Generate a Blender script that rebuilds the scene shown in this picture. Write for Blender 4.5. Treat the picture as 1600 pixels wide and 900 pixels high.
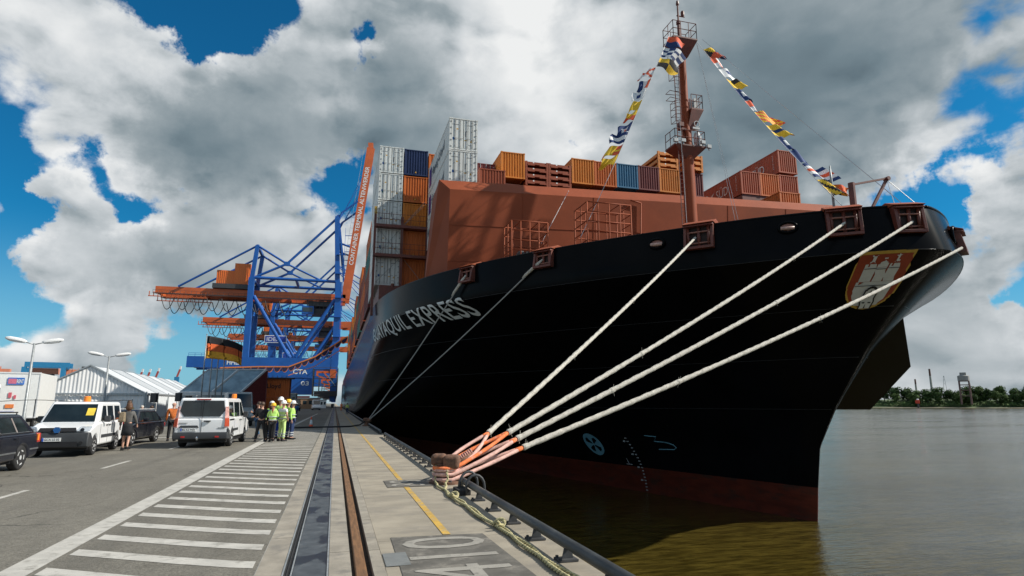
import bpy, bmesh, math, random
from mathutils import Vector as V, Matrix
random.seed(7)
RAD = math.radians
for o in list(bpy.data.objects):
    bpy.data.objects.remove(o)
S = bpy.context.scene
COL = S.collection

# ------------------------------------------------------------------ camera
cam = bpy.data.cameras.new('camera')
cam.sensor_width = 36.0
cam.lens = 36.0 * 950.0 / 1600.0
cam.clip_start = 0.05
cam.clip_end = 12000
camo = bpy.data.objects.new('camera', cam)
COL.objects.link(camo)
camo.location = (0, 0, 1.75)
camo.rotation_euler = (RAD(90 + 10.729), 0, RAD(-15.986))
S.camera = camo

# ------------------------------------------------------------------ exposure
S.view_settings.view_transform = 'Standard'
S.view_settings.look = 'None'
S.view_settings.exposure = 0.25
S.view_settings.gamma = 1.0
S.cycles.max_bounces = 6

# ------------------------------------------------------------------ sun
SUN_EL = RAD(40)
SUN_AZ = math.atan2(0.95, -0.31)          # measured from +Y towards +X
sun = bpy.data.lights.new('sun', 'SUN')
sun.energy = 5.0
sun.angle = RAD(0.5)
sun.color = (1.0, 0.94, 0.84)
suno = bpy.data.objects.new('sun', sun)
COL.objects.link(suno)
sd = V((math.sin(SUN_AZ) * math.cos(SUN_EL), math.cos(SUN_AZ) * math.cos(SUN_EL), math.sin(SUN_EL)))
suno.rotation_euler = (-sd).to_track_quat('-Z', 'Y').to_euler()
suno.location = (60, -40, 90)

# ------------------------------------------------------------------ world: blue sky with broken cumulus
W = bpy.data.worlds.new('World')
S.world = W
W.use_nodes = True
nt = W.node_tree
nt.nodes.clear()


class NT:
    """small helper that wires shader nodes"""
    def __init__(s, tree):
        s.t = tree

    def n(s, kind, ins=(), **kw):
        nd = s.t.nodes.new(kind)
        for k, v in kw.items():
            setattr(nd, k, v)
        for k, v in (ins.items() if isinstance(ins, dict) else enumerate(ins)):
            if v is None:
                continue
            sock = nd.inputs[k]
            if isinstance(v, bpy.types.NodeSocket):
                s.t.links.new(v, sock)
            else:
                sock.default_value = v
        return nd

    def m(s, op, *a, clamp=False):
        return s.n('ShaderNodeMath', a, operation=op, use_clamp=clamp).outputs[0]

    def vm(s, op, *a):
        nd = s.n('ShaderNodeVectorMath', a, operation=op)
        return nd.outputs['Value'] if op in ('DISTANCE', 'LENGTH', 'DOT_PRODUCT') else nd.outputs[0]

    def smooth(s, x, a, b):
        return s.n('ShaderNodeMapRange', {0: x, 1: a, 2: b, 3: 0.0, 4: 1.0}, interpolation_type='SMOOTHSTEP').outputs[0]

    def mix(s, f, a, b, blend='MIX'):
        nd = s.n('ShaderNodeMix', {0: f, 6: a, 7: b}, data_type='RGBA', blend_type=blend)
        return nd.outputs[2]

    def ramp(s, x, stops):
        nd = s.n('ShaderNodeValToRGB', {0: x})
        e = nd.color_ramp.elements
        while len(e) < len(stops):
            e.new(0.5)
        for i, (p, c) in enumerate(stops):
            e[i].position = p
            e[i].color = tuple(c) + (1,) if len(c) == 3 else c
        return nd.outputs[0]

    def noise(s, vec, scale, detail=4, rough=0.5, dist=0.0, dim='3D'):
        nd = s.n('ShaderNodeTexNoise', {'Vector': vec, 'Scale': scale, 'Detail': detail, 'Roughness': rough, 'Distortion': dist}, noise_dimensions=dim)
        return nd.outputs[0]


def aedir(az, el):
    az, el = RAD(az), RAD(el)
    return (math.sin(az) * math.cos(el), math.cos(az) * math.cos(el), math.sin(el))


# where the clouds open (negative) and close (positive): azimuth, elevation, angular radius, weight
GAPS = [(-14.5, 31.4, .055, -.6), (-10.5, 32.6, .060, -.6), (-6.8, 34.0, .075, -.6), (-13.2, 28.2, .030, -.5), (-18.5, 32.5, .05, -.4), (-13.0, 25.6, .016, -.3), (1.1, 31.2, .022, -.5), (-2.7, 19.0, .036, -.42), (-6.6, 18.8, .030, -.3), (-14.0, 9.6, .10, .5), (-5.0, 11.0, .07, .4),
        (0.4, 20.4, .032, -.5), (1.2, 17.9, .025, -.4), (-24.6, 16.4, .050, -.6), (-24.6, 13.2, .045, -.5), (-22.0, 13.6, .030, -.5), (-19.9, 17.8, .042, -.6), (-18.3, 15.2, .040, -.55), (-16.0, 16.6, .032, -.45), (-13.4, 17.5, .022, -.4),
        (-24.9, 10.5, .032, -.3), (-14.6, 6.2, .058, -.6), (-20.2, 6.6, .055, -.6), (-25, 6.9, .05, -.5), (-9.5, 5.6, .05, -.5), (-11.7, 3.4, .056, -.35), (-7.4, 5.7, .067, -.4), (-2.7, 6.2, .07, -.3),
        (22.6, 24.4, .02, -.3), (52.9, 15.6, .038, -.5), (56.6, 17.4, .036, -.5), (49.5, 16.0, .04, -.35), (54.0, 13.6, .042, -.35), (56.2, 8.2, .032, -.45),
        (-22.0, 24.4, .124, .4), (-12.1, 24.3, .128, .4), (-5.1, 25.0, .067, .3), (-22.2, 15.9, .022, .75), (-14.8, 12.4, .164, .45), (-21.6, 11.0, .076, .3),
        (-3.8, 14.4, .079, .35), (9.5, 28.1, .23, .5), (28.8, 27.7, .246, .5), (45.8, 26.5, .205, .5), (55.9, 14.9, .041, .55), (54.6, 4.2, .09, .3),
        (49.8, 3.4, .087, .3), (-18.0, 4.2, .052, .5), (-23.5, 3.6, .05, .4), (-12.0, 14.5, .10, .4), (-20.0, 10.5, .06, .45), (54.5, 8.0, .07, .45), (56.5, 13.6, .035, .5), (49.5, 6.5, .05, .4), (52.5, 2.5, .08, .4)]
TONE = [(-21.7, 25.8, .115, .3), (-17.1, 12.1, .169, .25), (-2.9, 27.0, .058, .2), (18.0, 31.0, .16, .34), (55.4, 15.0, .049, .3), (51.4, 17.3, .052, .2),
        (-4.8, 13.4, .089, .2), (-14.5, 8.4, .10, -.32), (-5.0, 9.6, .08, -.25), (-20.5, 21.6, .06, -.2), (-14.0, 21.0, .08, -.25), (3.9, 25.5, .11, -.24), (45.9, 27.4, .20, -.22), (36.4, 24.6, .12, -.12), (-9.2, 21.2, .085, -.15),
        (52.3, 3.3, .101, .1)]


def build_world():
    t = NT(nt)
    gen = t.n('ShaderNodeTexCoord').outputs['Generated']
    d = t.vm('NORMALIZE', gen)
    sep = t.n('ShaderNodeSeparateXYZ', [d])
    z = t.m('MAXIMUM', sep.outputs[2], 0.0)
    inv = t.m('DIVIDE', 1.0, t.m('ADD', z, 0.26))
    P = t.n('ShaderNodeVectorMath', {0: d, 3: inv}, operation='SCALE').outputs[0]

    wq = t.n('ShaderNodeTexNoise', {'Vector': d, 'Scale': 11.0, 'Detail': 6.0, 'Roughness': .62}).outputs['Color']
    dw = t.vm('ADD', d, t.n('ShaderNodeVectorMath', {0: t.vm('SUBTRACT', wq, (.5, .5, .5)), 3: .16}, operation='SCALE').outputs[0])

    def blobs(lst, start, k=1.0, kp=1.0):
        acc = start
        for az, el, r, w in lst:
            dist = t.vm('DISTANCE', dw, aedir(az, el))
            q = t.m('MULTIPLY', dist, 1.0 / r)
            g = t.m('POWER', .3679, t.m('MULTIPLY', q, q))
            acc = t.m('MULTIPLY_ADD', g, w * k if w < 0 else w * kp, acc)
        return acc
    Q = t.vm('MULTIPLY', d, (1.0, 1.0, 1.7))
    warp = t.n('ShaderNodeTexNoise', {'Vector': Q, 'Scale': 5.0, 'Detail': 3.0, 'Roughness': .5}).outputs['Color']
    Qw = t.vm('ADD', Q, t.n('ShaderNodeVectorMath', {0: t.vm('SUBTRACT', warp, (.5, .5, .5)), 3: .09}, operation='SCALE').outputs[0])

    def puffs(vec, det):
        """billowing heaps: soft cells at two sizes plus fine fraying"""
        c1 = t.n('ShaderNodeTexVoronoi', {'Vector': vec, 'Scale': 7.5, 'Smoothness': .7}, feature='SMOOTH_F1').outputs['Distance']
        c2 = t.n('ShaderNodeTexVoronoi', {'Vector': vec, 'Scale': 21.0, 'Smoothness': .6}, feature='SMOOTH_F1').outputs['Distance']
        f = t.noise(vec, 5.2, det, .55)
        h = t.m('MULTIPLY_ADD', c1, -.42, t.m('MULTIPLY', c2, -.20))
        return t.m('MULTIPLY_ADD', f, 1.1, h)
    n1 = puffs(Qw, 8)
    n2 = puffs(t.vm('ADD', Qw, (.020, -.010, .045)), 6)
    nb = t.noise(Q, 3.0, 3, .5)
    dens = t.m('MULTIPLY_ADD', t.m('SUBTRACT', n1, .25), 1.75, blobs(GAPS, 0.17, 1.25, 1.0))
    alpha = t.smooth(dens, -0.02, 0.30)
    relief = t.m('SUBTRACT', n1, n2)
    v = t.m('MULTIPLY_ADD', t.m('MULTIPLY', relief, t.m('MULTIPLY_ADD', t.smooth(dens, .3, 1.1), -.72, 1.0)), 1.25, blobs(TONE, 0.655))
    v = t.m('MULTIPLY_ADD', t.m('SUBTRACT', nb, 0.5), 0.45, v)
    thick = t.smooth(dens, 0.25, 1.2)
    v = t.m('MULTIPLY_ADD', thick, -0.11, v)
    edge = t.m('SUBTRACT', 1.0, t.smooth(dens, 0.05, 0.35))
    v = t.m('MULTIPLY_ADD', edge, 0.10, v)
    cloud = t.ramp(v, [(0.0, (.07, .105, .13)), (0.3, (.145, .195, .225)), (0.55, (.27, .315, .34)), (0.78, (.51, .54, .56)), (1.0, (.72, .73, .73))])
    sky = t.n('ShaderNodeTexSky', sky_type='NISHITA', sun_disc=False, sun_elevation=SUN_EL, sun_rotation=SUN_AZ, altitude=0, air_density=1.0, dust_density=0.6, ozone_density=2.0)
    # the sky is physically bright: bring it to the same range as the clouds, and deepen its blue
    blue = t.mix(1.0, sky.outputs[0], (0.006, 0.056, 0.080, 1), 'MULTIPLY')
    low = t.m('SUBTRACT', 1.0, t.smooth(sep.outputs[2], 0.0, .26))
    blue = t.mix(t.m('MULTIPLY', low, .70), blue, (.27, .50, .63, 1))
    col = t.mix(alpha, blue, cloud)
    col = t.n('ShaderNodeVectorMath', {0: col, 3: 10.0}, operation='SCALE').outputs[0]
    bg = t.n('ShaderNodeBackground', {0: col, 1: 0.1})
    out = t.n('ShaderNodeOutputWorld', {0: bg.outputs[0]})


build_world()
W.cycles.sampling_method = 'MANUAL'
W.cycles.sample_map_resolution = 512
# ------------------------------------------------------------------ materials
MATS = {}


def mat(name, col=(.5, .5, .5), rough=.6, metal=0.0, var=.12, scale=4.0, bump=0.0, bscale=40.0, spec=.5, dirt=None, dscale=1.2, damt=.5, stretch=None, coat=0.0, grain=0.0, gscale=120.0):
    """procedural paint / metal / stone: base colour with uneven tone, wear patches and fine relief"""
    if name in MATS:
        return MATS[name]
    m = bpy.data.materials.new(name)
    m.use_nodes = True
    t = NT(m.node_tree)
    b = m.node_tree.nodes['Principled BSDF']
    co = t.n('ShaderNodeNewGeometry').outputs['Position']
    if stretch:
        co = t.n('ShaderNodeMapping', {0: co, 3: stretch}).outputs[0]
    n = t.noise(co, scale, 5, .6)
    c1 = tuple(max(0, x * (1 - var)) for x in col) + (1,)
    c2 = tuple(min(1, x * (1 + var)) for x in col) + (1,)
    c = t.mix(t.smooth(n, .3, .7), c1, c2)
    if dirt:
        dn = t.smooth(t.noise(co, dscale, 7, .65), .62 - .25 * damt, .80 - .2 * damt)
        c = t.mix(t.m('MULTIPLY', dn, min(1.0, damt + .3)), c, tuple(dirt) + (1,))
    if grain:
        g = t.noise(co, gscale, 2, .5)
        f = t.m('MULTIPLY_ADD', t.m('SUBTRACT', g, .5), grain * 2, 1.0)
        c = t.n('ShaderNodeVectorMath', {0: c, 3: f}, operation='SCALE').outputs[0]
    t.t.links.new(c, b.inputs['Base Color'])
    b.inputs['Roughness'].default_value = rough
    b.inputs['Metallic'].default_value = metal
    b.inputs['Specular IOR Level'].default_value = spec
    b.inputs['Coat Weight'].default_value = coat
    b.inputs['Coat Roughness'].default_value = .05
    if bump:
        bn = t.noise(co, bscale, 4, .6)
        bp = t.n('ShaderNodeBump', {'Strength': bump, 'Distance': .02, 'Height': bn})
        t.t.links.new(bp.outputs[0], b.inputs['Normal'])
    MATS[name] = m
    return m


# ------------------------------------------------------------------ mesh builder
class MB:
    def __init__(s):
        s.v, s.f, s.m, s.k = [], [], [], 0

    def use(s, k):
        s.k = k
        return s

    def face(s, pts):
        i = len(s.v)
        s.v += [tuple(p) for p in pts]
        s.f.append(tuple(range(i, i + len(pts))))
        s.m.append(s.k)
        return s

    def add(s, vs, fs):
        i = len(s.v)
        s.v += [tuple(p) for p in vs]
        for f in fs:
            s.f.append(tuple(j + i for j in f))
            s.m.append(s.k)
        return s

    def hexa(s, p):          # 8 points: bottom 0-3 (ccw from above), top 4-7
        return s.add(p, [(3, 2, 1, 0), (4, 5, 6, 7), (0, 1, 5, 4), (1, 2, 6, 5), (2, 3, 7, 6), (3, 0, 4, 7)])

    def box(s, c, d, rz=0.0):
        cx, cy, cz = c
        x, y, z = d[0] / 2, d[1] / 2, d[2] / 2
        ca, sa = math.cos(rz), math.sin(rz)
        P = []
        for zz in (-z, z):
            for xx, yy in ((-x, -y), (x, -y), (x, y), (-x, y)):
                P.append((cx + xx * ca - yy * sa, cy + xx * sa + yy * ca, cz + zz))
        return s.hexa(P)

    def span(s, x0, x1, y0, y1, z0, z1):
        return s.box(((x0 + x1) / 2, (y0 + y1) / 2, (z0 + z1) / 2), (abs(x1 - x0), abs(y1 - y0), abs(z1 - z0)))

    def beam(s, a, b, w, h=None, up=(0, 0, 1)):
        a, b = V(a), V(b)
        h = h or w
        d = (b - a).normalized()
        u = V(up)
        if abs(d.dot(u)) > .99:
            u = V((0, 1, 0))
        r = d.cross(u).normalized() * w / 2
        u = r.cross(d).normalized() * h / 2
        return s.hexa([a - r - u, a + r - u, b + r - u, b - r - u, a - r + u, a + r + u, b + r + u, b - r + u])

    def tube(s, a, b, r, r2=None, n=8):
        return s.path([a, b], [r, r if r2 is None else r2], n)

    def path(s, pts, r, n=6, cap=True):
        pts = [V(p) for p in pts]
        rs = r if isinstance(r, (list, tuple)) else [r] * len(pts)
        d0 = (pts[1] - pts[0]).normalized()
        u = V((0, 0, 1)) if abs(d0.z) < .95 else V((1, 0, 0))
        vs, fs = [], []
        for i, p in enumerate(pts):
            d = (pts[min(i + 1, len(pts) - 1)] - pts[max(i - 1, 0)]).normalized()
            x = d.cross(u)
            if x.length < 1e-6:
                x = d.orthogonal()
            x.normalize()
            u = x.cross(d).normalized()
            for k in range(n):
                a = 2 * math.pi * k / n
                vs.append(p + (x * math.cos(a) + u * math.sin(a)) * rs[i])
        for i in range(len(pts) - 1):
            for k in range(n):
                k2 = (k + 1) % n
                fs.append((i * n + k, i * n + k2, (i + 1) * n + k2, (i + 1) * n + k))
        if cap:
            fs.append(tuple(range(n - 1, -1, -1)))
            fs.append(tuple((len(pts) - 1) * n + k for k in range(n)))
        return s.add(vs, fs)

    def lathe(s, prof, n=16, c=(0, 0, 0), sx=1.0, sy=1.0, axis='Z'):
        vs, fs = [], []
        for r, z in prof:
            for k in range(n):
                a = 2 * math.pi * k / n
                p = (r * math.cos(a) * sx, r * math.sin(a) * sy, z)
                if axis == 'X':
                    p = (p[2], p[0], p[1])
                elif axis == 'Y':
                    p = (p[0], p[2], p[1])
                vs.append((p[0] + c[0], p[1] + c[1], p[2] + c[2]))
        for i in range(len(prof) - 1):
            for k in range(n):
                k2 = (k + 1) % n
                fs.append((i * n + k, i * n + k2, (i + 1) * n + k2, (i + 1) * n + k))
        fs.append(tuple(range(n - 1, -1, -1)))
        fs.append(tuple((len(prof) - 1) * n + k for k in range(n)))
        return s.add(vs, fs)

    def prism(s, poly, off):
        n = len(poly)
        a = [V(p) for p in poly]
        b = [p + V(off) for p in a]
        return s.add(a + b, [tuple(range(n - 1, -1, -1)), tuple(range(n, 2 * n))] + [(i, (i + 1) % n, (i + 1) % n + n, i + n) for i in range(n)])

    def mesh(s, name, mats):
        me = bpy.data.meshes.new(name)
        me.from_pydata([tuple(v) for v in s.v], [], s.f)
        for m in (mats if isinstance(mats, (list, tuple)) else [mats]):
            me.materials.append(m)
        me.polygons.foreach_set('material_index', s.m)
        bm = bmesh.new()
        bm.from_mesh(me)
        bmesh.ops.recalc_face_normals(bm, faces=bm.faces)
        bm.to_mesh(me)
        bm.free()
        return me

    def build(s, name, mats, parent=None, loc=None, smooth=False, bevel=0, rz=0.0, seg=2, autosm=None):
        me = s.mesh(name, mats)
        return put(name, me, parent, loc, smooth, bevel, rz, seg, autosm)


def put(name, me, parent=None, loc=None, smooth=False, bevel=0, rz=0.0, seg=2, autosm=None):
    o = bpy.data.objects.new(name, me)
    COL.objects.link(o)
    if parent:
        o.parent = parent
    if loc:
        o.location = loc
    o.rotation_euler.z = rz
    if smooth:
        me.polygons.foreach_set('use_smooth', [True] * len(me.polygons))
    if autosm:
        me.polygons.foreach_set('use_smooth', [True] * len(me.polygons))
        me.set_sharp_from_angle(angle=RAD(autosm))
    if bevel:
        b = o.modifiers.new('bevel', 'BEVEL')
        b.width = bevel
        b.segments = seg
        b.limit_method = 'ANGLE'
        b.angle_limit = RAD(35)
        b.harden_normals = True
        me.polygons.foreach_set('use_smooth', [True] * len(me.polygons))
    return o


def tag(o, label=None, cat=None, group=None, kind=None):
    if label:
        o['label'] = label
    if cat:
        o['category'] = cat
    if group:
        o['group'] = group
    if kind:
        o['kind'] = kind
    return o


def empty(name, loc, rz=0.0, label=None, cat=None, group=None):
    o = bpy.data.objects.new(name, None)
    COL.objects.link(o)
    o.location = loc
    o.rotation_euler.z = rz
    o.empty_display_size = .2
    return tag(o, label, cat, group)


def kids(o):
    return [c for c in bpy.data.objects if c.parent == o]


def copy_tree(o, parent=None, depth=0):
    c = o.copy()
    COL.objects.link(c)
    if parent:
        c.parent = parent
    if depth < 2:
        for ch in kids(o):
            copy_tree(ch, c, depth + 1)
    return c


def recolour(o, mats):
    """give this object's copy its own materials while it shares the mesh"""
    for i, m in enumerate(mats):
        o.material_slots[i].link = 'OBJECT'
        o.material_slots[i].material = m


# ------------------------------------------------------------------ lettering
def glyphs(txt, size=1.0, sx=1.0, spacing=1.0, bold=0.0):
    cu = bpy.data.curves.new('lettering', 'FONT')
    cu.body = txt
    cu.size = size
    cu.space_character = spacing
    cu.offset = bold
    cu.resolution_u = 3
    ob = bpy.data.objects.new('lettering', cu)
    me = ob.to_mesh()
    vs = [(v.co.x * sx, v.co.y) for v in me.vertices]
    fs = [tuple(p.vertices) for p in me.polygons]
    ob.to_mesh_clear()
    bpy.data.objects.remove(ob)
    bpy.data.curves.remove(cu)
    x0 = min(v[0] for v in vs)
    x1 = max(v[0] for v in vs)
    y0 = min(v[1] for v in vs)
    y1 = max(v[1] for v in vs)
    return [(x - x0, y - y0) for x, y in vs], fs, x1 - x0, y1 - y0


def letter(name, txt, m, o, ux, uy, w=None, h=1.0, parent=None, bold=0.0, centre=False, thick=.004, spacing=1.0):
    """flat print: origin o, reading direction ux, up uy; scaled to width w and height h"""
    vs, fs, gw, gh = glyphs(txt, 1.0, 1.0, spacing, bold)
    sx = (w / gw) if w else h / gh
    sy = h / gh
    o, ux, uy = V(o), V(ux).normalized(), V(uy).normalized()
    if centre:
        o = o - ux * gw * sx / 2 - uy * h / 2
    n = ux.cross(uy)
    b = MB()
    b.add([o + ux * x * sx + uy * y * sy + n * thick for x, y in vs], fs)
    return b.build(name, m, parent)


# ------------------------------------------------------------------ palette
def P(name, c, **k):
    return mat(name, c, **k)


white = P('white_paint', (.78, .79, .78), rough=.35, var=.04, dirt=(.45, .43, .40), damt=.12)
vanwhite = P('vehicle_white', (.80, .81, .82), rough=.22, var=.02, coat=.5)
carblack = P('vehicle_black', (.007, .008, .013), rough=.22, var=.1, coat=.35)
greyvan = P('vehicle_grey', (.27, .30, .31), rough=.3, var=.05, coat=.4)
plastic = P('dark_plastic', (.035, .038, .042), rough=.55, var=.1, bump=.1, bscale=200)
glass = P('vehicle_glass', (.012, .018, .020), rough=.04, var=.3, scale=1.5, spec=.7)
rubber = P('tyre_rubber', (.018, .018, .019), rough=.8, var=.2, bump=.2, bscale=90)
alloy = P('wheel_alloy', (.58, .59, .60), rough=.35, metal=.15, var=.1)
chrome = P('bright_metal', (.6, .61, .62), rough=.18, metal=1.0, var=.05)
lampglass = P('headlamp_glass', (.42, .46, .5), rough=.08, metal=.3, var=.3, scale=14)
amber = P('amber_plastic', (.85, .24, .03), rough=.25, var=.1)
redlamp = P('red_lamp', (.45, .03, .03), rough=.2, var=.15)
redclear = P('red_clear_lamp', (.62, .34, .30), rough=.2, var=.4, scale=9)
plate = P('plate_white', (.72, .73, .72), rough=.4, var=.04)
plateblue = P('plate_blue', (.02, .08, .45), rough=.4, var=.05)
ink = P('black_ink', (.01, .01, .012), rough=.6, var=.1)
hullblack = P('hull_black_paint', (.0032, .0036, .0045), rough=.22, var=.25, scale=.35, spec=.06, bump=.06, bscale=.5)
hullred = P('hull_boot_red', (.095, .018, .009), rough=.45, var=.25, scale=.8, dirt=(.03, .02, .015), dscale=.5, damt=.5, stretch=(1, 1, 3), spec=.25)
brown = P('ship_brown_paint', (.255, .064, .027), rough=.55, var=.09, scale=.4, dirt=(.19, .052, .028), dscale=.3, damt=.25, spec=.15, bump=.05, bscale=1.2)
brownd = P('ship_brown_fittings', (.135, .034, .022), rough=.5, var=.2, scale=2, dirt=(.10, .04, .03), damt=.5)
rust = P('rusty_iron', (.15, .075, .045), rough=.85, var=.35, scale=9, dirt=(.05, .035, .03), dscale=6, damt=.6, bump=.5, bscale=50)
railrust = P('rail_rust', (.17, .085, .036), rough=.7, var=.3, scale=5, dirt=(.11, .06, .03), dscale=3, damt=.5, stretch=(6, .6, 1), bump=.2, bscale=60)
galv = P('galvanised_steel', (.32, .34, .35), rough=.5, metal=.4, var=.18, scale=8, dirt=(.2, .2, .19), damt=.4)
darksteel = P('dark_steel', (.06, .062, .066), rough=.6, metal=.3, var=.25, scale=6, dirt=(.1, .07, .05), damt=.4)
craneblue = P('crane_blue', (.008, .090, .35), rough=.4, var=.10, scale=.3)
craneorange = P('crane_orange', (.52, .11, .028), rough=.45, var=.12, scale=.3, dirt=(.36, .08, .03), dscale=.2, damt=.3)
letterwhite = P('letter_white', (.74, .76, .75), rough=.5, var=.05)
skin = P('skin', (.50, .28, .20), rough=.55, var=.08)
hairbrown = P('hair_brown', (.06, .032, .018), rough=.6, var=.3, scale=60, bump=.3)
hairgrey = P('hair_grey', (.45, .42, .38), rough=.6, var=.2, scale=60)
clothblack = P('cloth_black', (.008, .009, .012), rough=.85, var=.3, scale=20)
clothgrey = P('cloth_grey', (.11, .105, .10), rough=.9, var=.25, scale=60)
denim = P('cloth_denim', (.03, .10, .20), rough=.85, var=.3, scale=25)
navy = P('cloth_navy', (.012, .03, .10), rough=.85, var=.25, scale=25)
royal = P('cloth_royal_blue', (.01, .06, .42), rough=.85, var=.2, scale=25)
limevest = P('hi_vis_lime', (.42, .70, .16), rough=.8, var=.12, scale=25)
limepale = P('hi_vis_pale_lime', (.55, .72, .26), rough=.8, var=.12, scale=25)
reflect = P('reflective_tape', (.50, .53, .55), rough=.35, metal=.2, var=.1)
orangecloth = P('cloth_orange', (.58, .15, .03), rough=.85, var=.2, scale=25)
olive = P('cloth_olive', (.05, .055, .035), rough=.85, var=.25, scale=25)
shirtwhite = P('cloth_white', (.68, .69, .70), rough=.85, var=.1, scale=25)
tan = P('bag_canvas', (.22, .17, .11), rough=.85, var=.25, scale=30)
helmetw = P('helmet_white', (.80, .80, .78), rough=.3, var=.04)
helmety = P('helmet_yellow', (.85, .50, .03), rough=.3, var=.05)
# ================================================================== SETTING
def asphalt_mat():
    m = bpy.data.materials.new('asphalt')
    m.use_nodes = True
    t = NT(m.node_tree)
    b = m.node_tree.nodes['Principled BSDF']
    co = t.n('ShaderNodeTexCoord').outputs['Object']
    big = t.noise(co, .25, 5, .6)
    mid = t.noise(t.n('ShaderNodeMapping', {0: co, 3: (1, .35, 1)}).outputs[0], 1.6, 6, .65)
    gr = t.noise(co, 30, 4, .7)
    med = t.noise(co, 6, 5, .7)
    fine = t.n('ShaderNodeTexVoronoi', {'Vector': co, 'Scale': 70.0}).outputs['Distance']
    c = t.ramp(t.m('MULTIPLY_ADD', big, .5, t.m('MULTIPLY', mid, .5)), [(.25, (.105, .098, .083)), (.5, (.152, .142, .12)), (.75, (.20, .187, .157))])
    f = t.m('MULTIPLY_ADD', t.m('SUBTRACT', gr, .5), 2.2, t.m('MULTIPLY_ADD', t.m('SUBTRACT', med, .5), .9, 1.0))
    c = t.n('ShaderNodeVectorMath', {0: c, 3: f}, operation='SCALE').outputs[0]
    # lanes darkened by tyres, running along the quay
    ln = t.noise(t.n('ShaderNodeMapping', {0: co, 3: (.9, .012, 1)}).outputs[0], 1.0, 3, .6)
    c = t.mix(t.m('MULTIPLY', t.smooth(ln, .5, .68), .38), c, (.085, .08, .07, 1))
    # oil spots and sealed cracks
    oil = t.smooth(t.noise(co, .8, 6, .6, .5), .63, .74)
    c = t.mix(t.m('MULTIPLY', oil, .6), c, (.05, .048, .045, 1))
    # fine branching cracks, only here and there
    wv = t.vm('ADD', co, t.n('ShaderNodeVectorMath', {0: t.n('ShaderNodeTexNoise', {'Vector': co, 'Scale': 1.3, 'Detail': 4.0}).outputs['Color'], 3: .7}, operation='SCALE').outputs[0])
    ck = t.n('ShaderNodeTexVoronoi', {'Vector': wv, 'Scale': .33}, feature='DISTANCE_TO_EDGE').outputs['Distance']
    cm = t.m('MULTIPLY', t.m('SUBTRACT', 1.0, t.smooth(ck, .003, .009)), t.smooth(t.noise(co, .22, 2, .5), .48, .6))
    c = t.mix(t.m('MULTIPLY', cm, .75), c, (.035, .033, .03, 1))
    t.t.links.new(c, b.inputs['Base Color'])
    b.inputs['Roughness'].default_value = .85
    b.inputs['Specular IOR Level'].default_value = .3
    bp = t.n('ShaderNodeBump', {'Strength': .55, 'Distance': .006, 'Height': t.m('ADD', fine, t.m('MULTIPLY', gr, .6))})
    t.t.links.new(bp.outputs[0], b.inputs['Normal'])
    return m


asphalt = asphalt_mat()
conc = P('apron_concrete', (.285, .252, .198), rough=.8, var=.18, scale=.9, dirt=(.20, .18, .15), dscale=.8, damt=.6, stretch=(1.0, 1.6, 1), bump=.25, bscale=60, grain=.16, gscale=160)
conckerb = P('kerb_concrete', (.27, .243, .20), rough=.85, var=.2, scale=2, dirt=(.15, .14, .125), dscale=2.2, damt=.5, bump=.3, bscale=50, grain=.2, gscale=150)
conc_dark = P('quay_wall_concrete', (.12, .115, .10), rough=.9, var=.25, scale=.5, dirt=(.04, .045, .03), dscale=.6, damt=.6)
paintw = P('road_paint_white', (.43, .415, .38), rough=.75, var=.12, scale=3, dirt=(.20, .19, .165), dscale=5, damt=.5, grain=.22, gscale=140)
painty = P('road_paint_yellow', (.46, .285, .05), rough=.75, var=.2, scale=3, dirt=(.30, .255, .17), dscale=5, damt=.7, grain=.2, gscale=120)
paintn = P('worn_number_paint', (.28, .265, .235), rough=.8, var=.15, scale=3, dirt=(.13, .125, .11), dscale=6, damt=.5, grain=.3, gscale=90)
patch = P('dark_marking_ground', (.105, .098, .085), rough=.8, var=.25, scale=3, dirt=(.24, .22, .19), dscale=3.2, damt=.5, grain=.2, gscale=120)
patchblue = P('grey_patch_repair', (.16, .17, .17), rough=.8, var=.2, scale=3, dirt=(.09, .09, .085), dscale=3, damt=.5)


def channel_mat():
    m = bpy.data.materials.new('channel_cover_steel')
    m.use_nodes = True
    t = NT(m.node_tree)
    b = m.node_tree.nodes['Principled BSDF']
    co = t.n('ShaderNodeNewGeometry').outputs['Position']
    n = t.noise(co, 5, 6, .6)
    base = t.ramp(n, [(.3, (.035, .042, .050)), (.6, (.075, .085, .095)), (.8, (.13, .14, .145))])
    mp = t.n('ShaderNodeMapping', {0: co, 3: (1.5, .8, 1)}).outputs[0]
    wet = t.smooth(t.noise(mp, 1.5, 3, .45, .35), .52, .57)
    c = t.mix(wet, base, (.006, .008, .012, 1))
    t.t.links.new(c, b.inputs['Base Color'])
    t.t.links.new(t.m('MULTIPLY_ADD', wet, -.22, .55), b.inputs['Roughness'])
    b.inputs['Specular IOR Level'].default_value = .4
    return m


chan = channel_mat()
YN, YF = 900.0, -40.0

g = MB()
# broad sheet of asphalt that runs to the horizon behind the sheds
g.face([(-4000, -400, 0), (-.712, -400, 0), (-.712, 4000, 0), (-4000, 4000, 0)])
ground = tag(g.build('ground', asphalt), kind='structure')

q = MB()
q.span(-.71, 2.80, -400, 4000, -9, -.20)
quay = tag(q.build('quay_wall', conc_dark), kind='structure')


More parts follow.
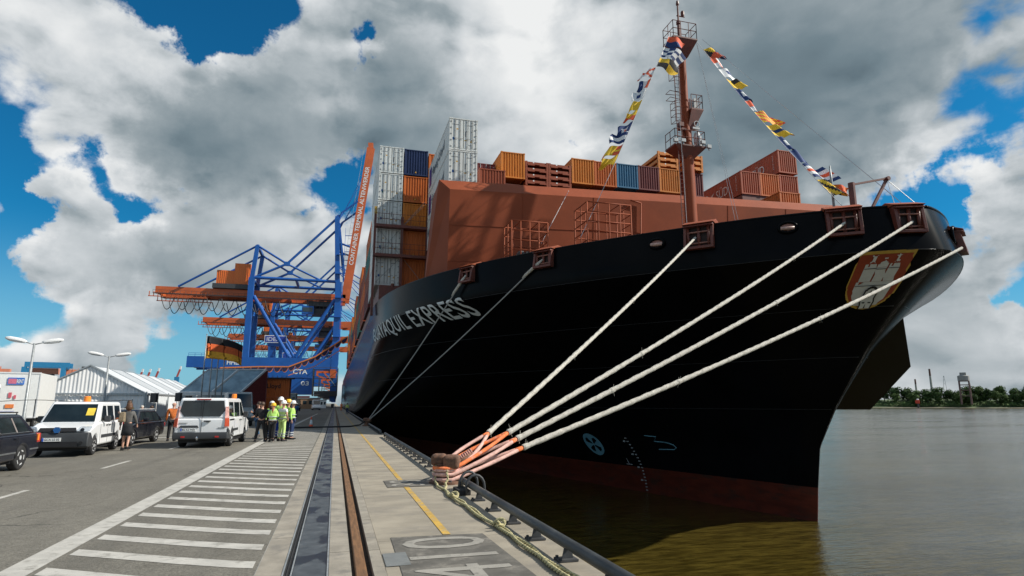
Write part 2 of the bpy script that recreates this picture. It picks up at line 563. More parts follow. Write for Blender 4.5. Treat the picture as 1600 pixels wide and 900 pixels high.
def strip_run(name, x0, x1, z, step, y0, y1, m, gap=.012, jitter=.0, bev=.006):
    """separate stones or slabs in a row; alike pieces share one mesh"""
    b = MB()
    b.span(x0, x1, 0, step - gap, -.2 + .001, 0)
    me = b.mesh(name, m)
    n = int((y1 - y0) / step)
    for i in range(n):
        o = put(name, me, quay)
        o.location = (0, y0 + i * step, z + random.uniform(-jitter, jitter))
        if i == 0:
            first = o
    for a, e in ((-60, y0 - gap), (y0 + n * step, 4000)):
        c = MB()
        c.span(x0, x1, a, e, -.199, z)
        c.build(name, m, quay)
    return n


strip_run('kerb_stone', -.71, -.445, .002, 2.5, 4, 54, conckerb, jitter=.002)
strip_run('cover_plate', -.335, .005, -.006, 1.5, 4, 64, chan, gap=.006, jitter=.0012)
strip_run('kerb_stone', .03, .262, .002, 2.0, 4, 54, conckerb, jitter=.002)
strip_run('rail_stone', .485, .615, .003, 1.0, 4, 44, conckerb, jitter=.003)
strip_run('concrete_slab', .62, 2.80, 0.0, 4.2, .05, 80, conc, gap=.014, jitter=.0015)
# rubber lips and channel irons along the cable duct
for k, (x0, x1, z, m) in enumerate([(-.44, -.425, .006, galv), (-.420, -.402, -.012, rubber), (-.398, -.380, -.004, rubber), (-.376, -.358, -.012, rubber), (-.354, -.340, .003, galv), (.008, .026, .005, galv)]):
    c = MB()
    c.span(x0, x1, -60, 1500, -.19, z)
    c.build('duct_edge_iron' if m is galv else 'rubber_lip', m, quay)
c = MB()
c.span(.266, .48, -60, 1500, -.2, -.075)
c.build('rail_groove', P('groove_dirt', (.05, .042, .034), rough=.95, var=.4, scale=12, bump=.6, bscale=60), quay)
c = MB()
c.span(.305, .425, -60, 1500, -.073, -.004)
r = c.build('crane_rail', railrust, bevel=.012)
tag(r, kind='structure')

# ---- painted markings
c = MB()
c.face([(-3.30, -40, .004), (-2.97, -40, .004), (-2.97, 47, .004), (-3.30, 47, .004)])
c.face([(-3.30, 47, .004), (-2.97, 47, .004), (-2.6, 110, .004), (-2.8, 110, .004)])
c.build('edge_line', paintw, ground)
b = MB()
pts_l = [(-2.90, .62), (-2.3, .26), (-1.6, -.17), (-1.0, -.50), (-.76, -.60)]
for (xa, ya), (xb, yb) in zip(pts_l, pts_l[1:]):
    b.face([(xa, ya - .15, 0), (xb, yb - .15, 0), (xb, yb + .15, 0), (xa, ya + .15, 0)])
hm = b.mesh('hatch_stripe', paintw)
for i in range(46):
    o = put('hatch_stripe', hm, ground)
    o.location = (0, 4.75 + i * .875 + random.uniform(-.02, .02), .004)
for x, y0, y1 in ((-6.0, 19.6, 22.0), (-5.95, 11.0, 15.2), (-6.05, 27, 30), (-6.1, 35, 38)):
    b = MB()
    b.face([(x - .06, y0, .004), (x + .06, y0, .004), (x + .06, y1, .004), (x - .06, y1, .004)])
    b.build('lane_dash', paintw, ground)
b = MB()
b.face([(-16, 36.0, .004), (-4.6, 36.0, .004), (-4.6, 36.5, .004), (-16, 36.5, .004)])
b.face([(-16, 38.6, .004), (-6, 38.6, .004), (-6, 39.0, .004), (-16, 39.0, .004)])
b.build('parking_line', paintw, ground)
b = MB()
b.face([(1.50, 8.62, .006), (1.605, 8.62, .006), (1.605, 130, .006), (1.50, 130, .006)])
b.build('yellow_line', painty, quay)
b = MB()
b.face([(.74, 5.2, .006), (2.12, 5.2, .006), (2.03, 8.56, .006), (.80, 8.62, .006)])
b.build('dark_patch', patch, quay)
b = MB()
b.face([(.63, 7.15, .007), (.90, 7.15, .010), (.90, 7.75, .010), (.63, 7.75, .007)])
b.build('dark_patch', patchblue, quay)
letter('berth_number', '410', paintn, (1.96, 6.35, .007), (0, 1, 0), (-1, 0, 0), w=2.1, h=1.06, parent=quay, thick=.004)
b = MB()
b.face([(1.16, 13.55, .010), (2.28, 13.55, .010), (2.28, 14.75, .010), (1.16, 14.75, .010)])
b.build('dark_patch', patch, quay)
letter('berth_number', '38', paintn, (1.98, 13.66, .011), (0, 1, 0), (-1, 0, 0), w=.95, h=.72, parent=quay, thick=.004)

# ---- steel tube guard along the quay edge
steeltube = P('edge_tube_paint', (.045, .053, .058), rough=.5, metal=.2, var=.4, bump=.2, bscale=40, scale=4, dirt=(.14, .12, .10), dscale=4, damt=.4, stretch=(1, .3, 1))
def edge_guard(y0, y1, label, step=1.12):
    e = empty('edge_guard', (2.62, y0, 0), 0, label, 'guard rail', 'tube guards along the quay edge')
    b = MB()
    b.path([(0, 0, .04), (0, .05, .14), (0, .18, .19), (0, y1 - y0 - .18, .19), (0, y1 - y0 - .05, .14), (0, y1 - y0, .04)], .062, 14)
    b.build('tube', steeltube, e, smooth=True)
    n = int((y1 - y0 - .5) / step)
    bb = MB()
    bb.prism([(.05, -.012, .15), (-.03, -.012, .15), (-.06, -.012, .03), (.07, -.012, .03)], (0, .024, 0))
    bb.span(-.13, .105, -.09, .09, .004, .028)
    bb.lathe([(.02, .028), (.02, .05)], 6, (-.10, .06, 0))
    bb.lathe([(.02, .028), (.02, .05)], 6, (-.10, -.06, 0))
    me = bb.mesh('bracket', darksteel)
    for i in range(n):
        put('bracket', me, e, (0, .4 + i * step, 0))
    return e


edge_guard(2.0, 13.05, 'dark steel tube guard on brackets, along the nearest quay edge below the bollard')
edge_guard(14.9, 33.5, 'dark steel tube guard beyond the rope-laden bollard, along the quay edge')
edge_guard(36.5, 49.0, 'shaded steel tube guard beside the distant second bollard')
edge_guard(53, 150, 'far tube guard along the shaded quay edge under the ship', 2.0)

# ---- safety ladder head beside the bollard
e = empty('quay_ladder', (2.6, 12.0, 0), 0, 'black ladder head with two hoops at the quay edge beside the bollard', 'ladder')
for dy in (0, .62):
    b = MB()
    b.path([(.28, dy, -.1)] + [(.1 + .18 * math.cos(a), dy, .16 + .22 * math.sin(a)) for a in [i * math.pi / 8 for i in range(9)]] + [(-.08, dy, .02)], .026, 8)
    b.build('hoop', darksteel, e, smooth=True)
for k in range(6):
    b = MB()
    b.span(-.22, .02, .02 + k * .11, .09 + k * .11, .004, .10)
    b.build('rubber_block', rubber, e, bevel=.015)

# ------------------------------------------------------------------ water
def water_mat():
    m = bpy.data.materials.new('harbour_water')
    m.use_nodes = True
    t = NT(m.node_tree)
    b = m.node_tree.nodes['Principled BSDF']
    co = t.n('ShaderNodeTexCoord').outputs['Object']
    mp = t.n('ShaderNodeMapping', {0: co, 2: (0, 0, RAD(28)), 3: (.55, 1.7, 1)}).outputs[0]
    a = t.noise(mp, .55, 5, .6, .3)
    b2 = t.noise(mp, 2.6, 5, .62, .2)
    c3 = t.noise(co, .03, 4, .5)
    fine = t.noise(mp, 8.0, 3, .6)
    h = t.m('MULTIPLY_ADD', a, 1.0, t.m('MULTIPLY_ADD', fine, .10, t.m('MULTIPLY', b2, .42)))
    col = t.mix(t.smooth(c3, .35, .65), (.048, .035, .006, 1), (.064, .048, .010, 1))
    # ripple shading and pale sky glints painted into the water colour
    ripple_tone = t.noise(t.n('ShaderNodeMapping', {0: co, 2: (0, 0, RAD(28)), 3: (.5, 2.6, 1)}).outputs[0], 1.5, 6, .68)
    col = t.n('ShaderNodeVectorMath', {0: col, 3: t.m('MULTIPLY_ADD', t.smooth(ripple_tone, .34, .68), 1.1, .50)}, operation='SCALE').outputs[0]
    sky_glint = t.smooth(t.noise(t.n('ShaderNodeMapping', {0: co, 2: (0, 0, RAD(28)), 3: (.55, 3.4, 1)}).outputs[0], 1.9, 5, .7), .66, .74)
    col = t.mix(t.m('MULTIPLY', sky_glint, .30), col, (.16, .14, .08, 1))
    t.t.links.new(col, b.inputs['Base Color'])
    b.inputs['Roughness'].default_value = .12
    b.inputs['IOR'].default_value = 1.45
    # gusts: ruffled patches between calmer streaks
    gp = t.n('ShaderNodeMapping', {0: co, 2: (0, 0, RAD(28)), 3: (.35, 1.5, 1)}).outputs[0]
    gust = t.smooth(t.noise(gp, .06, 5, .6), .36, .64)
    t.t.links.new(t.m('MULTIPLY_ADD', gust, .12, .07), b.inputs['Roughness'])
    bp = t.n('ShaderNodeBump', {'Strength': t.m('MULTIPLY_ADD', gust, .55, .45), 'Distance': .13, 'Height': h})
    t.t.links.new(bp.outputs[0], b.inputs['Normal'])
    return m


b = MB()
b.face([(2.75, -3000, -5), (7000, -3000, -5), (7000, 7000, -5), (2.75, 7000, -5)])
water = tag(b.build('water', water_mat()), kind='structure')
# ================================================================== THE SHIP
XC = 27.3
ZT = [-9, -5, -3, -.8, 1.4, 4.5, 6.5, 8.9, 11.2]
YT = [30.9, 30.87, 30.6, 30.2, 28.8, 26.2, 24.0, 21.2, 21.9]


def interp(x, xs, ys):
    if x <= xs[0]:
        return ys[0]
    for i in range(len(xs) - 1):
        if x <= xs[i + 1]:
            return ys[i] + (ys[i + 1] - ys[i]) * (x - xs[i]) / (xs[i + 1] - xs[i])
    return ys[-1]


def stem_y(z):
    return interp(z, ZT, YT)


def level_par(z, a):
    s_ = min(max((z + 5) / 14, 0), 1)
    k_ = min(max((a - 6) / 24, 0), 1)
    t = (1 - k_) * s_ ** 1.12 + k_ * (.25 * s_ + .75 * s_ * s_ * (3 - 2 * s_))
    return t, 105 - 61 * t ** .8, 1.3 + 1.2 * t ** 1.3


def half_b(Y, z):
    a = Y - stem_y(z)
    if a <= 0:
        return 0.0
    t, L, p = level_par(z, a)
    lean = .17 * max(0.0, z - 8.9) * min(1.0, a / 4) * max(0.0, 1 - max(0.0, a - 24) / 24)
    return lean + min(24.0, 24 * (1 - (1 - min(a / L, 1)) ** p) + 1.15 * t * t * math.sqrt(a) * math.exp(-a / 5) + .25 * math.sqrt(min(a, 1)) * math.exp(-a / 3))


def on_hull(Y, z, side=-1, off=.015):
    """a point on the plating at this Y and height (starboard is the quay side, -1)"""
    b = half_b(Y, z)
    return V((XC + side * (b + off), Y, z))


def hull_normal(Y, z, side=-1):
    p = on_hull(Y, z, side, 0)
    ty = on_hull(Y + .05, z, side, 0) - p
    tz = on_hull(Y, z + .05, side, 0) - p
    n = ty.cross(tz).normalized()
    return n if n.x * side > 0 else -n


AS = [0, .005, .015, .03, .06, .1, .15, .22, .3, .4, .52, .66, .82, 1.0, 1.2, 1.45, 1.7, 2.0, 2.35, 2.7, 3.1, 3.5, 4.0, 4.5, 5.1, 5.8, 6.5] + [7.2 + .8 * i for i in range(54)] + [51.5, 54, 57, 60, 64, 68, 73, 78, 84, 90, 97, 105, 110]


def hull_shell(zs, mat_, name, parent, smooth=True):
    b = MB()
    for side in (-1, 1):
        rows = []
        for z in zs:
            s = stem_y(z)
            row = [V((XC + side * half_b(s + a, z), s + a, z)) for a in AS]
            row.append(V((XC + side * 24, 345, z)))
            rows.append(row)
        n = len(rows[0])
        b.add([p for r_ in rows for p in r_], [(i * n + k, i * n + k + 1, (i + 1) * n + k + 1, (i + 1) * n + k) for i in range(len(zs) - 1) for k in range(n - 1)])
    o = b.build(name, mat_, parent)
    bm = bmesh.new()
    bm.from_mesh(o.data)
    bmesh.ops.remove_doubles(bm, verts=bm.verts, dist=.0005)
    bmesh.ops.recalc_face_normals(bm, faces=bm.faces)
    bm.to_mesh(o.data)
    bm.free()
    o.data.polygons.foreach_set('use_smooth', [True] * len(o.data.polygons))
    return o


ship = empty('container_ship', (0, 0, 0), 0, 'huge black-hulled container ship with brown foredeck moored along the quay', 'ship')
hull_shell([-9, -7, -5, -4, -3.08], hullred, 'boot_top', ship)
hull_shell([-3.08 + (8.9 + 3.08) * i / 44 for i in range(45)], hullblack, 'hull', ship)
hull_shell([8.9, 9.3, 9.7, 10.2, 10.7, 11.2], hullblack, 'bulwark', ship)
# cap rail on the bulwark, welding seams in the plating
for side in (-1, 1):
    pts = [on_hull(stem_y(11.2) + a, 11.23, side, -.10) for a in AS[2:]] + [V((XC + side * 23.9, 345, 11.23))]
    b = MB()
    b.path(pts, .09, 6)
    b.build('cap_rail', hullblack, ship, smooth=True)
seamm = P('hull_weld_seam', (.012, .013, .015), rough=.35, var=.1)
for z in (1.4, 4.2, 6.6, 8.9):
    for side in (-1, 1):
        b = MB()
        pts = [on_hull(stem_y(z) + a, z, side, .004) for a in AS[4:75:2]]
        b.path(pts, .016, 4)
        b.build('weld_seam', seamm, ship, smooth=True)
# decks
b = MB()
rows = []
for a in AS[2:]:
    y = stem_y(11.2) + a
    hb = half_b(y, 10.2) - .2
    rows.append((max(hb, .05), y))
rows.append((23.7, 345))
for (h0, y0), (h1, y1) in zip(rows, rows[1:]):
    b.face([(XC - h0, y0, 10.2), (XC + h0, y0, 10.2), (XC + h1, y1, 10.2), (XC - h1, y1, 10.2)])
b.build('deck', brownd, ship)
# stern closing wall
b = MB()
b.span(XC - 24, XC + 24, 344.6, 345.2, -9, 11.2)
b.build('transom', hullblack, ship)

# ---- breakwater: forward leaning plate with a turned back top strip
YB, YTOP, ZB, ZK, ZTOP = 47.0, 46.2, 10.2, 18.7, 19.75
XL, XR = 8.05, 48.5
heel = lambda x: 1.55 * (x - XL) / (XR - XL)
b = MB()
def bwv(x, z):
    return V((x, YB + (YTOP - YB) * (z - ZB) / (ZK - ZB), z + heel(x)))
xs = [XL + (XR - XL) * i / 13 for i in range(14)]
for x0, x1 in zip(xs, xs[1:]):
    b.face([bwv(x0, ZB), bwv(x1, ZB), bwv(x1, ZK), bwv(x0, ZK)])
b.build('breakwater', brown, ship)
b = MB()
zoff = .0
hh = heel(XR)
b.hexa([(XL, YTOP + .03, ZK), (XR, YTOP + .03, ZK + hh), (XR, YTOP + .9, ZK + hh), (XL, YTOP + .9, ZK), (XL - .75, YTOP + .95, ZTOP), (XR + .75, YTOP + .95, ZTOP + hh), (XR + .75, YTOP + 1.3, ZTOP + hh), (XL - .75, YTOP + 1.3, ZTOP)])
b.build('breakwater_top', brown, ship)
for s_, x in ((-1, XL), (1, XR)):
    b = MB()
    p = [bwv(x, ZB), bwv(x, ZK), V((x + s_ * .75, YTOP + .95, ZTOP + heel(x))), V((x + s_ * 1.0, YTOP + 2.9, ZTOP - 1.2 + heel(x))), V((x + s_ * 1.45, YB + 3.2, ZB))]
    b.face(p)
    b.prism([bwv(x, ZB), V((x + s_ * 1.45, YB + 3.2, ZB)), V((x + s_ * 1.55, YB + 1.2, ZB + 1.8)) if False else V((x + s_ * 1.45, YB + 3.2, ZB + .3)), bwv(x, ZB + .3)], (s_ * .15, -.05, 0))
    b.build('breakwater_wing', brown, ship)
# horizontal weld lines and a vertical joint on the plate
b = MB()
for z in (12.9, 15.8):
    p0, p1 = bwv(XL, z), bwv(XR, z)
    b.beam(p0 - V((0, .01, 0)), p1 - V((0, .01, 0)), .05, .03)
for x in (14.2, 20.6, 34.0, 40.4):
    b.beam(bwv(x, ZB) - V((0, .012, 0)), bwv(x, ZK) - V((0, .012, 0)), .05, .03)
b.build('weld_seam', brown, ship)
b = MB()
b.tube(bwv(25.0, ZB) - V((0, .15, 0)), bwv(25.0, ZK - .3) - V((0, .15, 0)), .07)
b.tube(bwv(25.0, ZK - .3) - V((0, .15, 0)), bwv(24.0, ZK - .1) - V((0, .15, 0)), .07)
b.build('pipe', brown, ship, smooth=True)
# hatch covers and coaming the boxes stand on (behind the breakwater)
b = MB()
b.span(11, 2 * XC - 6.2, 61.5, 74, 10.21, 22.5)
b.build('hatch_coaming', brownd, ship)
b = MB()
b.span(9.0, 2 * XC - 9, 50.5, 59.2, 10.21, 13.4)
b.build('hatch_cover', brownd, ship)
b = MB()
b.span(3.6, 2 * XC - 3.6, 60.06, 340, 10.21, 13.2)
b.build('hatch_cover', brownd, ship)

# ---- forecastle mooring recesses (box fairleads with rollers)
def fairlead(Y, z, side, w, h, name='fairlead'):
    p = on_hull(Y, z, side, 0)
    nn = hull_normal(Y, z, side)
    nn = V((nn.x, nn.y, 0)).normalized()
    t_ = V((-nn.y, nn.x, 0))
    if t_.y < 0:
        t_ = -t_
    U = V((0, 0, 1))
    f = lambda a, o_, c: p + t_ * a + nn * o_ + U * c
    b = MB()
    # four-sided frame standing proud of the plating
    fr = .15
    w, h = w * .9, h * .88
    for a0, a1, c0, c1 in ((-w / 2, w / 2, h / 2 - fr, h / 2), (-w / 2, w / 2, -h / 2, -h / 2 + fr), (-w / 2, -w / 2 + fr, -h / 2 + fr, h / 2 - fr), (w / 2 - fr, w / 2, -h / 2 + fr, h / 2 - fr)):
        b.hexa([f(a0, -.5, c0), f(a1, -.5, c0), f(a1, .42, c0), f(a0, .42, c0), f(a0, -.9, c1), f(a1, -.9, c1), f(a1, .25 if c1 > 0 else .42, c1), f(a0, .25 if c1 > 0 else .42, c1)])
    o = b.build(name, brownd, ship, bevel=.02)
    k = MB()
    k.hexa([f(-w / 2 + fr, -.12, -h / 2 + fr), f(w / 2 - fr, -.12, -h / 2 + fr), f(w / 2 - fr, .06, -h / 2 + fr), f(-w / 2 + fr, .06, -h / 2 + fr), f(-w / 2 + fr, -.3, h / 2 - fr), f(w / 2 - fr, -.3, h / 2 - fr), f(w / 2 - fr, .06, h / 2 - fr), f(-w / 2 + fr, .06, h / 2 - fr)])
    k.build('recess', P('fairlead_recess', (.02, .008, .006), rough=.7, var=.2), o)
    for a in (-.33, .0, .36):
        k = MB()
        k.tube(f(a * w, .16, -h / 2 + fr), f(a * w, .16, h / 2 - fr), .09, n=10)
        k.build('roller', brownd, o, smooth=True)
    for c_ in (.18, -.26):
        k = MB()
        k.tube(f(-w / 2 + fr, .20, c_ * h), f(w / 2 - fr, .20, c_ * h), .05, n=8)
        k.build('roller', P('worn_roller', (.26, .11, .08), rough=.4, var=.2), o, smooth=True)
    k = MB()           # sloping hood running back over the bulwark
    k.hexa([f(-w / 2 - .06, -.9, h / 2 + .002), f(w / 2 + .06, -.9, h / 2 + .002), f(w / 2 + .06, .40, h / 2 + .002), f(-w / 2 - .06, .40, h / 2 + .002), f(-w / 2 - .06, -1.2, h / 2 + .30), f(w / 2 + .06, -1.2, h / 2 + .30), f(w / 2 + .06, -.45, h / 2 + .34), f(-w / 2 - .06, -.45, h / 2 + .34)])
    k.build('hood', brown, o, bevel=.02)
    return f(0, .25, -.05)


CH = {}
CH[1] = fairlead(41.0, 10.6, -1, 1.5, 1.3)
CH[2] = fairlead(35.3, 10.65, -1, 1.5, 1.3)
CH[3] = fairlead(27.9, 10.6, -1, 1.75, 1.6)
CH[4] = fairlead(23.35, 10.5, -1, 1.75, 1.6)
CH[5] = fairlead(21.95, 10.45, -1, 1.5, 1.6)
CH[6] = fairlead(22.6, 9.75, 1, 1.3, 1.3)


def oval_chock(Y, z, side, col, name='oval_chock', a=.42, h=.26, dark=False):
    p = on_hull(Y, z, side, .0)
    nn = hull_normal(Y, z, side)
    nn = V((nn.x, nn.y, 0)).normalized()
    t_ = V((-nn.y, nn.x, 0))
    U = V((0, 0, 1))
    ring = [p + nn * .10 + t_ * a * math.cos(q) + U * h * math.sin(q) for q in [2 * math.pi * i / 20 for i in range(21)]]
    b = MB()
    b.path(ring, .075, 8, cap=False)
    o = b.build(name, hullblack, ship, smooth=True)
    k = MB()
    k.face([p + nn * .07 + t_ * a * .95 * math.cos(q) + U * h * .95 * math.sin(q) for q in [2 * math.pi * i / 20 for i in range(20)]])
    k.build('opening', P('chock_dark', (.004, .004, .005), rough=.8) if dark else col, o)
    if not dark:
        k = MB()
        k.tube(p + nn * .12 - t_ * a * .8 - U * h * .15, p + nn * .12 + t_ * a * .75 - U * h * .25, .10, n=8)
        k.build('lip', P('chock_worn_lip', (.5, .32, .27), rough=.4, var=.2), o, smooth=True)


salmon = P('chock_inside_brown', (.30, .14, .11), rough=.5, var=.15)
oval_chock(29.6, 10.55, -1, salmon)
oval_chock(24.9, 10.55, -1, salmon)
oval_chock(22.25, 10.0, 1, salmon, a=.45, h=.42, dark=True)

# ---- writing and marks on the plating
namem = P('hull_letter_grey', (.66, .70, .71), rough=.5, var=.08, scale=2)
Y0, Y1, Z0, HH = 61.8, 41.6, 7.45, 1.45
vs, fs, gw, gh = glyphs('GUAYAQUIL EXPRESS', 1.0, 1.0, 1.05, .012)
# one mesh per letter: split the word into its connected outlines
par = list(range(len(vs)))
def root_(i):
    while par[i] != i:
        par[i] = par[par[i]]
        i = par[i]
    return i
for f in fs:
    for j in f[1:]:
        par[root_(j)] = root_(f[0])
groups_ = {}
for f in fs:
    groups_.setdefault(root_(f[0]), []).append(f)
for gf in groups_.values():
    bm = bmesh.new()
    used = sorted({j for f in gf for j in f})
    mp_ = {j: bm.verts.new((vs[j][0], vs[j][1], 0)) for j in used}
    for f in gf:
        bm.faces.new([mp_[j] for j in f])
    bmesh.ops.triangulate(bm, faces=bm.faces)
    for _ in range(2):
        bmesh.ops.subdivide_edges(bm, edges=[e_ for e_ in bm.edges if e_.calc_length() > .12], cuts=1)
        bmesh.ops.triangulate(bm, faces=bm.faces)
    for v_ in bm.verts:
        x, y = v_.co.x, v_.co.y
        v_.co = on_hull(Y0 + (Y1 - Y0) * x / gw, Z0 + .022 * x + HH * y / gh, -1, .05)
    me = bpy.data.meshes.new('letter')
    bm.to_mesh(me)
    bm.free()
    me.materials.append(namem)
    put('letter', me, ship)


def hull_shape(name, polys, mats, fmap, cuts=2, off=.02):
    """flat shapes laid on the plating, cut fine enough to follow its curve"""
    bm = bmesh.new()
    for i, (poly, k) in enumerate(polys):
        f = bm.faces.new([bm.verts.new((x, y, i * .0012)) for x, y in poly])
        f.material_index = k
    bmesh.ops.triangulate(bm, faces=bm.faces)
    for _ in range(cuts):
        bmesh.ops.subdivide_edges(bm, edges=bm.edges, cuts=1, use_grid_fill=True)
    me = bpy.data.meshes.new(name)
    for v in bm.verts:
        v.co = fmap(v.co.x, v.co.y, off + v.co.z * 3)
    bm.to_mesh(me)
    bm.free()
    for m in mats:
        me.materials.append(m)
    return put(name, me, ship)


bluemark = P('hull_mark_blue', (.13, .32, .41), rough=.5, var=.05)
whitemark = P('hull_mark_white', (.26, .29, .30), rough=.5, var=.05)


def side_map(Yc, Zc):
    def f(x, y, o):
        return on_hull(Yc - x, Zc + y, -1, o)
    return f


ring = [(.95 * math.cos(q), .88 * math.sin(q)) for q in [2 * math.pi * i / 32 for i in range(32)]]
petals = []
for k in range(4):
    q = math.pi / 4 + k * math.pi / 2 + .1
    petals.append(([(.12 * math.cos(q - .5), .11 * math.sin(q - .5)), (.70 * math.cos(q - .36), .65 * math.sin(q - .36)), (.74 * math.cos(q), .68 * math.sin(q)), (.70 * math.cos(q + .36), .65 * math.sin(q + .36)), (.12 * math.cos(q + .5), .11 * math.sin(q + .5))], 1))
hull_shape('thruster_mark', [(ring, 0)] + petals, [bluemark, hullblack], side_map(47.9, -1.58), 2)


def hull_line(name, pts, m, r, parent=ship):
    b = MB()
    b.path([on_hull(y, z, -1, .02) for y, z in pts], r, 4)
    return b.build(name, m, parent)


# bulb symbol, draught marks
hull_line('bulb_mark', [(42.0, -.62), (41.0, -.66), (41.4, -1.0), (40.4, -1.04), (39.85, -1.18), (39.7, -1.36), (39.95, -1.52), (41.3, -1.58)], bluemark, .035)
b = MB()
for i in range(17):
    t_ = i / 16
    y, z = 44.0 - .25 * math.sin(math.pi * t_), -.9 - 3.9 * t_
    b.beam(on_hull(y + .09, z, -1, .012), on_hull(y - .09, z, -1, .012), .05, .07)
    if i % 4 == 1:
        b.beam(on_hull(y + .45, z, -1, .012), on_hull(y + .25, z, -1, .012), .05, .12)
b.build('draught_marks', whitemark, ship)
hull_line('draught_numeral', [(45.0, -2.5), (44.95, -2.95), (45.25, -2.95), (44.65, -2.95)], whitemark, .03)

# coat of arms on the bow: golden-edged red shield, white castle with three towers
shred = P('shield_red', (.30, .045, .018), rough=.5, var=.1)
gold = P('shield_gold', (.52, .33, .06), rough=.5, var=.08)
castle = P('castle_white', (.62, .64, .63), rough=.5, var=.05)


def arc_at(s_, z):
    """Y on the starboard level curve at arc length s_ from the stem"""
    y = stem_y(z)
    prev = V((XC, y, z))
    d = 0
    st = .04
    while d < s_:
        y += st
        p = on_hull(y, z, -1, 0)
        d += (p - prev).length
        prev = p
    return y


def bow_map(x, y, o):
    z = 6.5 + 2.4 * y
    s_ = 2.40 - 1.2 * x - .75 * (1 - y)
    y_ = arc_at(max(s_, .02), z)
    p = on_hull(y_, z, -1, 0)
    return p + hull_normal(max(y_, stem_y(z) + .06), z) * o


def shield(e):
    pts = [(-1 + e, 1 - e), (1 - e, 1 - e)]
    for i in range(13):
        q = i / 12
        pts.append(((1 - e) * (1 - .02 * q - .9 * max(0, q - .35) ** 1.8 * 2.2 * .45) if q < 1 else 0, 1 - e - (1 - 2 * e) * q))
    right = [((1 - e) * math.sqrt(max(0, 1 - max(0, (.55 - yy) / .55) ** 2.2)), e + (1 - 2 * e) * yy) for yy in [1, .8, .6, .5, .4, .3, .22, .15, .1, .05, .02, 0]]
    left = [(-x, y) for x, y in reversed(right[:-1])]
    return right + left


def crenel(x0, x1, z0, z1, n, d):
    top = []
    w = (x1 - x0) / (2 * n - 1)
    for i in range(2 * n - 1):
        zz = z1 if i % 2 == 0 else z1 - d
        top += [(x0 + i * w, zz), (x0 + (i + 1) * w, zz)]
    return [(x1, z0), (x1, z1 - d)][:1] + list(reversed(top)) + [(x0, z0)]


def star(cx, cz, r1, r2, n):
    return [(cx + (r1 if i % 2 == 0 else r2) * math.sin(math.pi * i / n), cz + (r1 if i % 2 == 0 else r2) * 1.15 * math.cos(math.pi * i / n)) for i in range(2 * n)]


door_arch = [(-.26, .03)] + [(-.26 * math.cos(q), .27 + .16 * math.sin(q)) for q in [math.pi * i / 10 for i in range(11)]] + [(.26, .03)]
door_in = [(-.20, .035)] + [(-.20 * math.cos(q), .27 + .12 * math.sin(q)) for q in [math.pi * i / 10 for i in range(11)]] + [(.20, .035)]
cas = [(shield(0), 1), (shield(.045), 0)]
basep = [(x, y) for x, y in shield(.075) if y < .46]
cas += [([(-.70, .40), (-.62, .22), (-.42, .085), (0, .055), (.42, .085), (.62, .22), (.70, .40)], 2), (crenel(-.70, .70, .38, .50, 6, .05), 2)]
cas += [(crenel(-.62, -.22, .505, .80, 3, .045), 2), (crenel(.24, .62, .505, .80, 3, .045), 2), ([(-.17, .505), (.19, .505), (.19, .74), (-.17, .74)], 2)]
cas += [([(.21, .745)] + [(.01 + .2 * math.cos(q), .745 + .10 * math.sin(q)) for q in [math.pi * i / 8 for i in range(9)]] + [(-.19, .745)], 2)]
cas += [([(-.015, .845), (.035, .845), (.035, .93), (-.015, .93)], 2), ([(-.07, .88), (.09, .88), (.09, .90), (-.07, .90)], 2)]
cas += [(star(-.42, .885, .115, .045, 6), 2), (star(.44, .885, .10, .04, 6), 2)]
cas += [([(-.62, .725), (-.22, .725), (-.22, .735), (-.62, .735)], 3), ([(.24, .725), (.62, .725), (.62, .735), (.24, .735)], 3), ([(-.70, .435), (.70, .435), (.70, .445), (-.70, .445)], 3), ([(-.17, .715), (.19, .715), (.19, .725), (-.17, .725)], 3)]
cas += [(door_arch, 3), (door_in, 2), ([(-.012, .04), (.012, .04), (.012, .38), (-.012, .38)], 3)]
cas += [([(x - .035, z - .012), (x + .035, z - .012), (x + .035, z + .012), (x - .035, z + .012)], 3) for x in (-.11, .11) for z in (.14, .28)]
hull_shape('coat_of_arms', cas, [shred, gold, castle, ink], bow_map, 2, .025)

# ---- anchor bolster, a boxed pocket built out of the port flare
bolm = P('bolster_paint', (.010, .013, .017), rough=.35, var=.2, scale=.6)
b = MB()
p = [V((31.54, 33.38, 1.34)), V((30.91, 30.94, 3.91)), V((31.08, 27.06, 6.88)), V((32.93, 28.55, 3.89)), V((32.89, 31.74, 1.35))]
off = V((3.4, 4.2, 2.4))
n = 5
b.prism(p, off)
b.build('anchor_bolster', bolm, ship)

# ---- foremast
mast = MB()
MX, MY = 27.3, 42.0
mast.lathe([(.54, 10.2), (.52, 13), (.49, 20.5), (.48, 23.0), (.34, 24.6), (.32, 26), (.30, 31.2)], 20, (MX, MY, 0))
mo = mast.build('foremast', brown, ship, autosm=30)
k = MB()
k.lathe([(.14, 32.5), (.13, 34.2), (.08, 34.3), (.07, 36.3)], 10, (MX - .15, MY, 0))
k.lathe([(.2, 34.25), (.2, 34.5)], 10, (MX - .15, MY, 0))
k.lathe([(.13, 35.1), (.16, 35.2), (.16, 35.5), (.1, 35.6)], 8, (MX + .3, MY, 0))
k.beam((MX - .3, MY, 35.05), (MX + .5, MY, 35.05), .07)
k.lathe([(.12, 36.1), (.15, 36.2), (.1, 36.5)], 8, (MX - .15, MY, 0))
k.build('topmast', brownd, mo, smooth=False)


